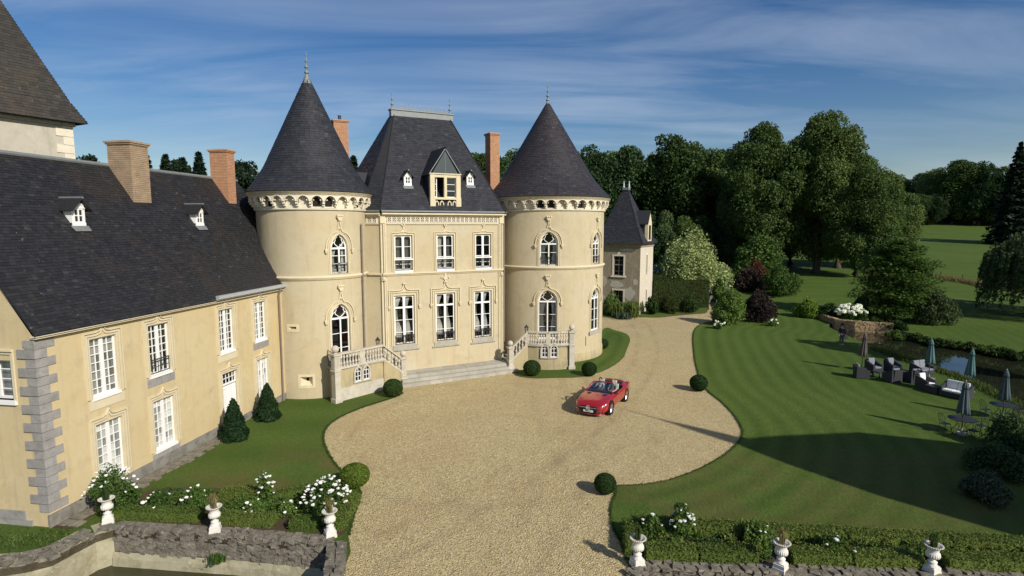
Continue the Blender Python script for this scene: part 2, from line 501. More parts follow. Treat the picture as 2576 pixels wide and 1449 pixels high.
M_STEP = stone_mat('step_stone', (0.42, 0.395, 0.33), (0.27, 0.26, 0.22), (0.50, 0.48, 0.42), 1.6, 0.7)
M_DARKST = stone_mat('lichened_stone', (0.235, 0.21, 0.165), (0.060, 0.052, 0.040), (0.46, 0.425, 0.345), 4.2, 0.95, bs=1.0)
M_PALEST = stone_mat('pale_moat_stone', (0.40, 0.365, 0.25), (0.15, 0.145, 0.07), (0.52, 0.48, 0.36), 1.6, 0.85, bs=0.9)
M_OCHRE = stone_mat('ochre_rubble', (0.40, 0.29, 0.16), (0.20, 0.14, 0.08), (0.50, 0.40, 0.26), 2.5, 0.6)
M_URN = stone_mat('whitewashed_stone', (0.72, 0.69, 0.63), (0.50, 0.47, 0.40), None, 3.5, 0.4, bs=0.3)
M_SLATE = slate_mat('blue_slate', (0.030, 0.031, 0.037), 0.0, 0.0)
M_SLATE_R = slate_mat('violet_slate', (0.034, 0.031, 0.036), 0.25, 0.25, (0.075, 0.055, 0.045))
M_SLATE_OLD = slate_mat('old_mossy_slate', (0.022, 0.022, 0.024), 0.5, 0.5, (0.042, 0.031, 0.021))
M_SLATE_KEEP = slate_mat('lichened_keep_slate', (0.040, 0.036, 0.031), 0.6, 0.9, (0.075, 0.058, 0.036))
M_UNDER = plain('roof_boarding', (0.03, 0.03, 0.033), 0.9)
M_LEAD = plain('weathered_lead', (0.20, 0.215, 0.215), 0.55, 0.4, 0.2, 0.25, 4)
M_ZINC = plain('zinc_gutter', (0.50, 0.52, 0.54), 0.4, 0.5, 0.4, 0.1)
M_COPPER = plain('patinated_finial', (0.20, 0.25, 0.24), 0.6, 0.3, 0.2)
M_PIPE = plain('painted_downpipe', (0.22, 0.17, 0.14), 0.6)
M_WHITE = plain('white_paint', (0.80, 0.79, 0.76), 0.45, 0.4, var=0.03)
M_IRON = plain('wrought_iron', (0.022, 0.024, 0.026), 0.55, 0.4)
M_GLASS = glass_mat('window_glass')
M_CURTAIN = plain('voile_curtain', (0.62, 0.61, 0.58), 0.9, 0.1, var=0.12, scale=3)
M_BLIND = plain('pale_blind', (0.86, 0.845, 0.80), 0.9, 0.1, var=0.1, scale=2)
M_BLINDG = plain('grey_blind', (0.42, 0.415, 0.40), 0.9, 0.1, var=0.1, scale=2)
M_BLIND2 = plain('grey_curtain', (0.20, 0.19, 0.175), 0.9, 0.1, var=0.2, scale=3)
M_GLOOM = plain('painted_gloom', (0.025, 0.021, 0.018), 0.95, 0.1)  # near-black paint for the gloom inside rooms, loopholes and frieze panels
M_BRICK = stone_mat('orange_brick', (0.50, 0.27, 0.155), (0.38, 0.19, 0.11), (0.62, 0.44, 0.30), 3.0, 0.5, bs=0.25)
M_BRICK_OLD = stone_mat('weathered_brick', (0.38, 0.275, 0.18), (0.22, 0.165, 0.115), (0.48, 0.40, 0.29), 2.0, 0.6, bs=0.25)
M_MORTAR = plain('mortar', (0.42, 0.37, 0.29), 0.95, 0.1)
M_GRASS = grass_mat('lawn')
M_GRAVEL = gravel_mat('gravel')
M_SOIL = plain('soil', (0.075, 0.055, 0.032), 0.95, 0.1, var=0.4, scale=8)
M_POND = water_mat('pond_water', (0.014, 0.016, 0.009))
M_MOAT = water_mat('moat_water', (0.022, 0.022, 0.008), 0.06)
M_BARK = plain('bark', (0.085, 0.068, 0.05), 0.95, 0.1, var=0.35, scale=3)
L_OAK = leaf_mat('oak_leaves', (0.034, 0.064, 0.016), (0.112, 0.168, 0.046))
L_DARK = leaf_mat('dark_leaves', (0.022, 0.048, 0.018), (0.070, 0.124, 0.042), 0.25)
L_OAK2 = leaf_mat('pale_wood_leaves', (0.045, 0.078, 0.026), (0.130, 0.185, 0.070), 0.28)
L_CONIF = leaf_mat('conifer_needles', (0.010, 0.022, 0.012), (0.028, 0.050, 0.024), 0.12)
L_PALE = leaf_mat('variegated_leaves', (0.170, 0.225, 0.065), (0.500, 0.540, 0.230), 0.25, var=0.05)
L_MID = leaf_mat('shrub_leaves', (0.042, 0.086, 0.018), (0.130, 0.212, 0.046), 0.3)
L_LIME = leaf_mat('lime_leaves', (0.085, 0.160, 0.020), (0.210, 0.310, 0.045), 0.28, var=0.05)
L_YBOX = leaf_mat('golden_box_leaves', (0.060, 0.105, 0.014), (0.150, 0.205, 0.032), 0.25, var=0.05)
L_BOX = leaf_mat('box_leaves', (0.016, 0.036, 0.009), (0.044, 0.082, 0.020), 0.18, var=0.15)
L_YEW = leaf_mat('yew_needles', (0.008, 0.022, 0.008), (0.022, 0.048, 0.014), 0.12, var=0.1)
L_HEDGE = leaf_mat('hedge_leaves', (0.060, 0.096, 0.018), (0.165, 0.215, 0.050), 0.28, var=0.2)
L_TOP = leaf_mat('clipped_hedge_leaves', (0.022, 0.034, 0.009), (0.060, 0.078, 0.018), 0.2, var=0.1)
L_RED = leaf_mat('copper_leaves', (0.060, 0.020, 0.014), (0.150, 0.060, 0.035), 0.25, var=0.1)
L_PURP = leaf_mat('purple_leaves', (0.020, 0.014, 0.013), (0.055, 0.040, 0.034), 0.2, var=0.1)
L_GREY = leaf_mat('grey_green_leaves', (0.045, 0.065, 0.040), (0.110, 0.140, 0.085), 0.2, var=0.15)
L_WILLOW = leaf_mat('willow_leaves', (0.040, 0.066, 0.024), (0.120, 0.160, 0.062), 0.35, var=0.1)
L_STRAW = leaf_mat('dry_grass', (0.16, 0.13, 0.05), (0.32, 0.27, 0.12), 0.3, var=0.15)
L_TUFT = leaf_mat('bank_grass', (0.034, 0.062, 0.014), (0.105, 0.150, 0.040), 0.3, var=0.2)
M_PETAL = plain('white_petals', (0.82, 0.82, 0.77), 0.7, 0.2, var=0.05)
M_HYDR = plain('cream_petals', (0.74, 0.77, 0.60), 0.8, 0.2, var=0.12, scale=14)

# ------------------------------------------------------------------ ground, drive, moat, pond
def terr(x, y):
    z = 0.0
    t = y - 58 + max(0.0, (x - 22)) * 0.0
    if t > 0: z = 0.052 * t * min(1.0, t / 14.0)
    if y > 190: z += (y - 190) * 0.035
    if y > 330: z -= (y - 330) * 0.07
    return max(z, -2.0) if y < 600 else 10.0
def V2(v): return (v.x, v.y)
GP = lambda pts, z=0.0: [V2(G(a, b, z)) for a, b in pts]
GRAVEL_Z = -0.045
gravel_poly = [(-5.2, -14), (-5.2, 6)] + GP([(858, 1449), (876, 1345), (890, 1290), (905, 1235), (872, 1197), (845, 1170), (825, 1140), (813, 1108), (816, 1082),
    (836, 1060), (872, 1040), (920, 1021), (975, 1004), (1012, 988)]) + [(-6.8, 34.9), (-0.4, 38.3)] + GP([(1296, 943), (1340, 950), (1400, 949), (1468, 946), (1530, 926),
    (1570, 896), (1585, 857), (1576, 840), (1545, 830), (1520, 826)]) + [(6.2, 45.0), (6.2, 60.0)] + GP([(1530, 798), (1600, 796), (1612, 797), (1660, 798), (1705, 793),
    (1755, 789), (1779, 785), (1785, 762), (1791, 750), (1801, 750), (1803, 766), (1801, 788), (1795, 806), (1775, 811), (1755, 820), (1745, 835), (1743, 860), (1747, 900),
    (1755, 935), (1765, 962), (1785, 987), (1812, 1008), (1842, 1038), (1862, 1068), (1868, 1090), (1857, 1112), (1825, 1142), (1762, 1178), (1692, 1204), (1640, 1215),
    (1590, 1220), (1553, 1222), (1548, 1245), (1540, 1262), (1536, 1290), (1543, 1325), (1563, 1365), (1574, 1395), (1582, 1425), (1590, 1449)]) + [(4.2, 6), (4.2, -14)]
def smooth_poly(p, keep=()):
    out = []
    n = len(p)
    for i in range(n):
        a, b, c, d = p[i - 1], p[i], p[(i + 1) % n], p[(i + 2) % n]
        L = math.dist(b, c)
        k = 1 if L > 6 or L < 0.5 else 3
        for j in range(k):
            t = j / k
            q = []
            for m in (0, 1):
                if k == 1: q.append(b[m])
                else:
                    q.append(0.5 * (2 * b[m] + (c[m] - a[m]) * t + (2 * a[m] - 5 * b[m] + 4 * c[m] - d[m]) * t * t + (3 * b[m] - a[m] - 3 * c[m] + d[m]) * t ** 3))
            out.append(tuple(q))
    return out
gravel_s = smooth_poly(gravel_poly)
moat_l_top = GP([(0, 1430), (62, 1421), (130, 1404), (196, 1369), (240, 1346), (284, 1332), (430, 1342), (586, 1352), (826, 1374)])
moat_left = [(-40, -14), (-40, 14.5), (-22, 14.6)] + moat_l_top + [V2(G(818, 1449)), (-5.75, 6), (-5.75, -14)]
mr = [V2(G(1606, 1433)), V2(G(1776, 1437)), V2(G(2000, 1446)), (13.5, 14.75), (26, 14.5)]
moat_right = [(4.75, 3), (4.75, 13.6)] + mr + [(26, 3)]
pond_near = [(2078, 818), (2100, 830), (2140, 848), (2200, 877), (2275, 905), (2340, 925), (2400, 945), (2450, 965), (2500, 990), (2540, 1010), (2576, 1030), (2660, 1075)]
pond_far = [(2860, 1000), (2760, 948), (2660, 922), (2576, 903), (2500, 892), (2430, 879), (2350, 864), (2290, 850), (2236, 838), (2150, 833), (2100, 822)]
pond_poly = GP(pond_near, 0.0) + GP(pond_far, -0.45)

def inside(p, poly):
    x, y = p; c = False; j = len(poly) - 1
    for i in range(len(poly)):
        xi, yi = poly[i]; xj, yj = poly[j]
        if (yi > y) != (yj > y) and x < (xj - xi) * (y - yi) / (yj - yi) + xi: c = not c
        j = i
    return c
def seg_dist(P, poly):
    P = np.asarray(P); best = np.full(len(P), 1e9)
    for i in range(len(poly)):
        a = np.array(poly[i]); b = np.array(poly[(i + 1) % len(poly)]); ab = b - a; L = ab @ ab
        if L < 1e-9: continue
        t = np.clip(((P - a) @ ab) / L, 0, 1)
        best = np.minimum(best, np.hypot(*(P - (a + t[:, None] * ab)).T))
    return best

holes = [gravel_s, moat_left, moat_right, pond_poly]
pts = []; edges = []
for h in holes:
    i0 = len(pts)
    pts += [tuple(p) for p in h]
    edges += [(i0 + k, i0 + (k + 1) % len(h)) for k in range(len(h))]
nb = len(pts)
gr = random.Random(3)
def grid(x0, x1, y0, y1, st, skip=None):
    y = y0
    while y < y1:
        x = x0
        while x < x1:
            if not (skip and skip[0] < x < skip[1] and skip[2] < y < skip[3]):
                pts.append((x + gr.uniform(-.3, .3) * st, y + gr.uniform(-.3, .3) * st))
            x += st
        y += st
grid(4, 30, 15, 58, 0.75)
grid(-40, 60, -14, 75, 3.0, (4, 30, 15, 58))
grid(-14, -4, 17, 34, 0.9)
grid(-120, 150, 75, 220, 8)
grid(-400, 400, -120, 400, 40, (-120, 150, -14, 220))
for k in range(48):
    for rr in (520, 900, 1800, 3500):
        pts.append((rr * math.cos(k * math.pi / 24), rr * math.sin(k * math.pi / 24)))
gp = [p for i, p in enumerate(pts) if i < nb or not any(inside(p, h) for h in holes)]
res = delaunay_2d_cdt([Vector(p) for p in gp], edges, [], 0, 1e-4)
tv = [(v.x, v.y) for v in res[0]]
tf = []
for f in res[2]:
    c = (sum(tv[i][0] for i in f) / len(f), sum(tv[i][1] for i in f) / len(f))
    if not any(inside(c, h) for h in holes): tf.append(list(f))
verts = [(x, y, terr(x, y)) for x, y in tv]
# cut turf edges and banks
base = len(verts); skirt = []
def add_skirt(poly, depth):
    i0 = len(verts)
    for p in poly:
        z = terr(*p); verts.append((p[0], p[1], z)); verts.append((p[0], p[1], z - depth))
    for k in range(len(poly)):
        a, b = i0 + 2 * k, i0 + 2 * ((k + 1) % len(poly))
        skirt.append([a, b, b + 1, a + 1])
add_skirt(gravel_s, 0.10)
add_skirt(pond_poly, 1.0)
add_skirt(moat_left, 0.25); add_skirt(moat_right, 0.25)
me = bpy.data.meshes.new('ground')
me.from_pydata(verts, [], tf + skirt)
me.materials.append(M_GRASS); me.materials.append(M_SOIL)
for p in me.polygons:
    if p.index >= len(tf): p.material_index = 1
P = np.array(tv)
st = seg_dist(P, gravel_s)
right = (P[:, 0] > 4.5) & (P[:, 1] < 62)
stv = np.where(right, st, P[:, 1] * 0.32)
dry = np.where((P[:, 0] < -3) & (P[:, 1] < 26), np.clip(1.5 - np.hypot((P[:, 0] + 7.8) / 4.2, (P[:, 1] - 20.8) / 3.0), 0.08, 1.0), 0.08)
dry = np.where((P[:, 0] > 3) & (P[:, 1] < 24), 0.5, dry)
dry = np.where(P[:, 1] > 62, 0.12, dry)
for nm, arr in (('stripe', stv), ('dry', dry)):
    a = me.attributes.new(nm, 'FLOAT', 'POINT')
    full = np.zeros(len(verts), dtype=np.float32); full[:len(tv)] = arr
    a.data.foreach_set('value', full)
obj('ground', me, None, 'structure')

def flat_sheet(name, poly, z, mat):
    m = bpy.data.meshes.new(name)
    m.from_pydata([(x, y, z) for x, y in poly], [], [list(range(len(poly)))])
    m.materials.append(mat)
    return obj(name, m, None, 'structure')
flat_sheet('gravel_drive', gravel_s, GRAVEL_Z, M_GRAVEL)
WATER_Z = -1.18
flat_sheet('moat_water', [(-42, -16), (-42, 20), (-5.4, 20), (-5.4, -16)], WATER_Z, M_MOAT)
flat_sheet('moat_water', [(4.5, 1), (4.5, 16), (28, 16), (28, 1)], WATER_Z, M_MOAT)
xs = [p[0] for p in pond_poly]; ys = [p[1] for p in pond_poly]
flat_sheet('pond', [(min(xs) - 1, min(ys) - 1), (max(xs) + 1, min(ys) - 1), (max(xs) + 1, max(ys) + 1), (min(xs) - 1, max(ys) + 1)], -0.45, M_POND)

# ------------------------------------------------------------------ rubble walls
def stone(mb, c, ex, ey, ez, hx, hy, hz, rg, j=0.22, r=None):
    i = len(mb.v)
    for sx, sy, sz in ((-1, -1, -1), (1, -1, -1), (1, 1, -1), (-1, 1, -1), (-1, -1, 1), (1, -1, 1), (1, 1, 1), (-1, 1, 1)):
        f = [1 - rg.random() * j for _ in range(3)]
        p = c + ex * (sx * hx * f[0]) + ey * (sy * hy * f[1]) + ez * (sz * hz * f[2])
        mb.v.append(tuple(p))
    rr = rg.random() if r is None else r
    for q in ((0, 3, 2, 1), (4, 5, 6, 7), (0, 1, 5, 4), (1, 2, 6, 5), (2, 3, 7, 6), (3, 0, 4, 7)):
        mb.f.append([i + k for k in q]); mb.r.append(rr)
UP = Vector((0, 0, 1))
def walk(line):
    L = [0.0]
    for a, b in zip(line, line[1:]): L.append(L[-1] + math.dist(a, b))
    def at(s):
        s = min(max(s, 0), L[-1] - 1e-6)
        for k in range(len(line) - 1):
            if s <= L[k + 1]:
                t = (s - L[k]) / (L[k + 1] - L[k]); a, b = Vector(line[k] + (0,)), Vector(line[k + 1] + (0,))
                d = (b - a).normalized()
                return a.lerp(b, t), d
    return L[-1], at
def rubble_wall(name, label, line, z0, z1, out_sign, mat_face, mat_cop, rg, face_stones=True, cop_w=0.5, low_mat=None, coping=True):
    th = thing(name, label, 'wall', (line[0][0], line[0][1], 0))
    o0 = Vector((line[0][0], line[0][1], 0))
    T, at = walk(line)
    core = MB()
    for k in range(len(line) - 1):
        a, b = Vector(line[k] + (0,)) - o0, Vector(line[k + 1] + (0,)) - o0
        d = (b - a).normalized(); n = Vector((d.y, -d.x, 0)) * out_sign
        q = [a, b, b - n * cop_w, a - n * cop_w]
        core.prism(plan, [(v.x, v.y) for v in q], z0, z1)
    core.build('wall_core', mat_face, th)
    if low_mat:                      # battered footing at the water line
        lo = MB()
        for k in range(len(line) - 1):
            a, b = Vector(line[k] + (0,)) - o0, Vector(line[k + 1] + (0,)) - o0
            d = (b - a).normalized(); n = Vector((d.y, -d.x, 0)) * out_sign
            lo.face([a + n * .13 + UP * z0, b + n * .13 + UP * z0, b + n * .10 + UP * (z0 + .26), a + n * .10 + UP * (z0 + .26)])
            lo.face([a + n * .10 + UP * (z0 + .26), b + n * .10 + UP * (z0 + .26), b + n * .03 + UP * (z0 + .44), a + n * .03 + UP * (z0 + .44)])
        lo.build('footing', low_mat, th)
    if face_stones:
        mb = MB(); zl = z0 + (0.36 if low_mat else 0.02)
        n = int(T * (z1 - zl) * 62)
        for k in range(n):
            s = rg.random() * T; z = zl + rg.random() * (z1 - zl - .05)
            p, d = at(s); n_ = Vector((d.y, -d.x, 0)) * out_sign
            t = rg.gauss(0, .22); e1 = d * math.cos(t) + UP * math.sin(t); e2 = UP * math.cos(t) - d * math.sin(t)
            l = rg.uniform(.05, .17)
            stone(mb, p - o0 + n_ * rg.uniform(-.02, .01) + UP * z, e1, n_, e2, l, rg.uniform(.02, .07), l * rg.uniform(.35, .7), rg, .5)
        mb.build('rubble_stones', mat_face, th, kind='stuff')
    if coping:
        for row in range(2):
            s = rg.uniform(-.1, 0)
            while s < T:
                l = rg.uniform(.16, .42)
                p, d = at(s + l / 2); n_ = Vector((d.y, -d.x, 0)) * out_sign
                t = rg.gauss(0, .16); e1 = d * math.cos(t) + n_ * math.sin(t); e2 = n_ * math.cos(t) - d * math.sin(t)
                mb = MB()
                stone(mb, p - o0 - n_ * (cop_w * (.16 + .5 * row)) + UP * (z1 + rg.uniform(-.035, .03)), e1, e2, UP, l * .49, cop_w * rg.uniform(.22, .30), rg.uniform(.04, .085), rg, .42)
                mb.build('coping_stone', mat_cop, th)
                s += l
    return th
rw = random.Random(11)
rubble_wall('moat_wall', 'grey lichened rubble moat wall below the rose bed', moat_l_top[5:], WATER_Z, 0.03, 1, M_DARKST, M_DARKST, rw, low_mat=M_PALEST)
rubble_wall('moat_wall', 'pale curved moat wall in front of the gable end', [(-22, 14.6)] + moat_l_top[:6], WATER_Z, 0.025, 1, M_PALEST, M_DARKST, rw, face_stones=False, cop_w=0.75)
rubble_wall('moat_wall', 'grey parapet wall along the left side of the gravel causeway', [moat_l_top[-1], V2(G(818, 1449)), (-5.75, 6), (-5.75, 0)], WATER_Z, 0.06, 1, M_DARKST, M_DARKST, rw, cop_w=0.55)
rubble_wall('moat_wall', 'pale-faced moat wall below the three right-hand urns', mr, WATER_Z, 0.03, 1, M_DARKST, M_DARKST, rw)
rubble_wall('moat_wall', 'right parapet of the gravel causeway', [(4.75, 3), (4.75, 13.6), mr[0]], WATER_Z, 0.04, 1, M_DARKST, M_DARKST, rw, face_stones=False, cop_w=0.5)
pw = [V2(G(a, b, -0.45)) for a, b in ((2058, 812), (2078, 819), (2100, 828), (2150, 834), (2200, 837), (2245, 841))]
rubble_wall('pond_wall', 'ochre dry-stone retaining wall at the head of the pond', pw, -0.7, 0.52, 1, M_OCHRE, M_OCHRE, rw, cop_w=0.45)

# ------------------------------------------------------------------ parts of buildings
def wall_holes(mb, mp, u0, u1, z0, z1, ops, rec=0.22, du=99.0):
    us = {u0, u1}; zs = {z0, z1}
    for a, b, c, d in ops: us |= {a, b}; zs |= {c, d}
    us = sorted(us); uu = []
    for a, b in zip(us, us[1:]):
        k = max(1, int(math.ceil((b - a) / du)))
        uu += [a + (b - a) * j / k for j in range(k)]
    uu.append(us[-1]); zs = sorted(zs)
    for a, b in zip(uu, uu[1:]):
        for c, d in zip(zs, zs[1:]):
            m = ((a + b) / 2, (c + d) / 2)
            if any(o[0] < m[0] < o[1] and o[2] < m[1] < o[3] for o in ops): continue
            mb.face([mp(a, c, 0), mp(b, c, 0), mp(b, d, 0), mp(a, d, 0)])
    for a, b, c, d in ops:
        for p, q in (((a, c), (a, d)), ((a, d), (b, d)), ((b, d), (b, c)), ((b, c), (a, c))):
            mb.face([mp(*p, 0), mp(*q, 0), mp(*q, -rec), mp(*p, -rec)])

def sash(parent, mp, u0, u1, z0, z1, vbars, hbars, d, fr=0.06, mat=None, dep=0.05, glass=None, name='window', skip_open=None):
    """A window: its white frame with bars; every pane is a child. vbars/hbars: (position 0..1, thickness)."""
    mb = MB()
    W, Hh = u1 - u0, z1 - z0
    mb.ubox(mp, u0, u0 + fr, z0, z1, d, d + dep); mb.ubox(mp, u1 - fr, u1, z0, z1, d, d + dep)
    mb.ubox(mp, u0 + fr, u1 - fr, z0, z0 + fr * 1.3, d, d + dep); mb.ubox(mp, u0 + fr, u1 - fr, z1 - fr, z1, d, d + dep)
    ucuts = [(u0 + fr, u0 + fr)]; zcuts = [(z0 + fr * 1.3, z0 + fr * 1.3)]
    for p, t in vbars:
        c = u0 + W * p; mb.ubox(mp, c - t / 2, c + t / 2, z0 + fr, z1 - fr, d + .004, d + dep + (.012 if t > .08 else -.006)); ucuts.append((c - t / 2, c + t / 2))
    for p, t in hbars:
        c = z0 + Hh * p; mb.ubox(mp, u0 + fr, u1 - fr, c - t / 2, c + t / 2, d + .008, d + dep + (.018 if t > .08 else -.010)); zcuts.append((c - t / 2, c + t / 2))
    ucuts.append((u1 - fr, u1 - fr)); zcuts.append((z1 - fr, z1 - fr))
    win = mb.build(name, mat or M_WHITE, parent)
    for i in range(len(ucuts) - 1):
        for j in range(len(zcuts) - 1):
            if skip_open and skip_open(i, j): continue
            a, b, c, e = ucuts[i][1], ucuts[i + 1][0], zcuts[j][1], zcuts[j + 1][0]
            pm = MB(); k = rng.uniform(-.006, .006); k2 = rng.uniform(-.006, .006); g = d + .015
            pm.face([mp(a, c, g + k), mp(b, c, g - k), mp(b, e, g - k + k2), mp(a, e, g + k + k2)])
            pm.build('pane', glass or M_GLASS, win)
    return win

def curtain(parent, mp, u0, u1, z0, z1, d, gather=0.0, mat=None, waves=5):
    """A hanging curtain with folds; gather pulls its free edge back at mid height."""
    mb = MB(); nu = waves * 4; nz = 8
    P = []
    for j in range(nz + 1):
        t = j / nz; z = z0 + (z1 - z0) * t
        pull = gather * math.sin(math.pi * min(1, (1 - t) * 1.25)) if gather else 0
        row = []
        for i in range(nu + 1):
            s = i / nu
            u = (u0 + (u1 - u0) * s * (1 - abs(pull))) if pull >= 0 else (u1 - (u1 - u0) * (1 - s) * (1 - abs(pull)))
            row.append(mp(u, z, d + .03 * math.sin(s * waves * 2 * math.pi)))
        P.append(row)
    for j in range(nz):
        for i in range(nu):
            mb.face([P[j][i], P[j][i + 1], P[j + 1][i + 1], P[j + 1][i]])
    return mb.build('curtain', mat or M_CURTAIN, parent, True)

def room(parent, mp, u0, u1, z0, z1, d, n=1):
    """Near-black board painted as the dim room behind a window."""
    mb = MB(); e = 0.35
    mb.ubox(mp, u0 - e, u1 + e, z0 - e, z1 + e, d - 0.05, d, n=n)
    return mb.build('room_backing', M_GLOOM, parent)

def scroll(mb, mp, cu, cz, r, d, flip=1):
    pts = []
    for k in range(15):
        t = k / 14 * 4.4; rr = r * (1 - t / 6.5)
        pts.append((cu + flip * rr * math.cos(t), cz + rr * math.sin(t)))
    mb.ribbon(mp, pts, .022, d, d + .018)
def railing(parent, mp, u0, u1, z0, z1, d, dense=False):
    mb = MB()
    for z in (z0, z1, z1 - (z1 - z0) * .18): mb.ubox(mp, u0, u1, z - .014, z + .014, d, d + .022)
    uc = (u0 + u1) / 2
    for u in (u0 + .02, u1 - .02, uc - .05, uc + .05): mb.ubox(mp, u - .012, u + .012, z0 + .014, z1 - .014, d + .003, d + .019)
    hz = (z0 + z1) / 2 - .03; q = (u1 - u0) / 4
    if dense:
        n = 6
        for i in range(n):
            u = u0 + (u1 - u0) * (i + .5) / n
            scroll(mb, mp, u, hz + .07, .085, d, 1 if i % 2 else -1); scroll(mb, mp, u, hz - .09, .085, d, -1 if i % 2 else 1)
            mb.ubox(mp, u - .01, u + .01, z0 + .014, z1 - .014, d + .003, d + .016)
    else:
        scroll(mb, mp, u0 + q * .95, hz, min(.11, q * .6), d, 1); scroll(mb, mp, u1 - q * .95, hz, min(.11, q * .6), d, -1)
        mb.ubox(mp, u0 + .02, u1 - .02, hz - .009, hz + .009, d + .004, d + .015)
    return mb.build('railing', M_IRON, parent)

def arc_half(w, zs, za, n=9):
    """Right half of a pointed arch of width w: from the springing (w/2, zs) to the apex (0, za)."""
    h = za - zs; a = w / 2
    R_ = (a * a + h * h) / (2 * a)      # centre on the springing line
    cx = a - R_
    t1 = math.atan2(h, -cx)
    return [(cx + R_ * math.cos(t1 * k / n), zs + R_ * math.sin(t1 * k / n)) for k in range(n + 1)]
def arch_line(uc, w, zs, za, n=9):
    h = arc_half(w, zs, za, n)
    return [(uc - x, z) for x, z in h] + [(uc + x, z) for x, z in reversed(h[:-1])]

def slates(mb, P, rows, left, right, wid=0.25, exp=0.15, lift=0.018, rg=None, jit=0.25):
    """Courses of slates on P(s, t): s along the eaves in metres, t up the slope in metres."""
    rg = rg or rng
    for k in range(rows):
        t0, t1 = k * exp, (k + 1) * exp + .03
        l, r_ = left(t0), right(t0)
        if r_ - l < .04: continue
        s = l - (wid * .5 if k % 2 else 0)
        while s < r_:
            ww = wid * rg.uniform(1 - jit, 1 + jit)
            a, b = max(s, l), min(s + ww - .006, r_)
            s += ww
            if b - a < .02: continue
            rr = rg.random(); li = lift * rg.uniform(.7, 1.5)
            A, B = P(a, t0, li), P(b, t0, li)
            C, E = P(b, t1, .003), P(a, t1, .003)
            mb.face([A, B, C, E], rr)
            mb.face([P(a, t0, 0), P(b, t0, 0), B, A], rr * .6)

def plane_P(o, es, et, nn):
    o, es, et, nn = Vector(o), Vector(es), Vector(et), Vector(nn)
    return lambda s, t, h: tuple(o + es * s + et * t + nn * h)
def roof_face(mb, base, A, B, C, E, wid=.25, exp=.15, rg=None, boards=True):
    """Slate a planar face: eaves A->B, top E->C (E above A). Adds the boarding to base."""
    A, B, C, E = map(Vector, (A, B, C, E))
    es = (B - A).normalized()
    up = (E - A) - es * (E - A).dot(es)
    L = up.length; et = up / L
    nn = es.cross(et).normalized()
    if nn.z < 0: nn = -nn
    la = (E - A).dot(es); lb = (B - A).length; lc = (C - A).dot(es)
    slates(mb, plane_P(A, es, et, nn), int(L / exp), lambda t: la * t / L, lambda t: lb + (lc - lb) * t / L, wid, exp, rg=rg)
    base.face([A, B, C, E])

def brick_stack(parent, x0, x1, y0, y1, z0, z1, mat, name='chimney', cap=True, M_m=None, rg=None):
    """A brick chimney: mortar core, courses of real bricks proud of the joints, corbelled cap."""
    rg = rg or rng
    core = MB(); core.box(x0 + .015, x1 - .015, y0 + .015, y1 - .015, z0, z1)
    ch = core.build(name, M_m or M_MORTAR, parent)
    mb = MB(); h = .085; z = z0; k = 0
    while z < z1 - .01:
        for (a, b, fx) in ((x0, x1, True), (y0, y1, False)):
            s = a - (.13 if k % 2 else 0)
            while s < b:
                p, q = max(a, s), min(b, s + .25); s += .26
                if q - p < .03: continue
                r = rg.random(); j = rg.uniform(0, .008)
                if fx:
                    mb.box(p, q, y0 - j, y0 + .03, z + .006, z + h - .006, r); mb.box(p, q, y1 - .03, y1 + j, z + .006, z + h - .006, r)
                else:
                    mb.box(x0 - j, x0 + .03, p, q, z + .006, z + h - .006, r); mb.box(x1 - .03, x1 + j, p, q, z + .006, z + h - .006, r)
        z += h; k += 1
    mb.build('brick_courses', mat, ch, kind='stuff')
    if cap:
        c = MB()
        c.box(x0 - .05, x1 + .05, y0 - .05, y1 + .05, z1, z1 + .07); c.box(x0 - .09, x1 + .09, y0 - .09, y1 + .09, z1 + .072, z1 + .15)
        c.box(x0 + .12, x1 - .12, y0 + .12, y1 - .12, z1 + .152, z1 + .20)
        c.build('chimney_cap', mat, ch)
    return ch

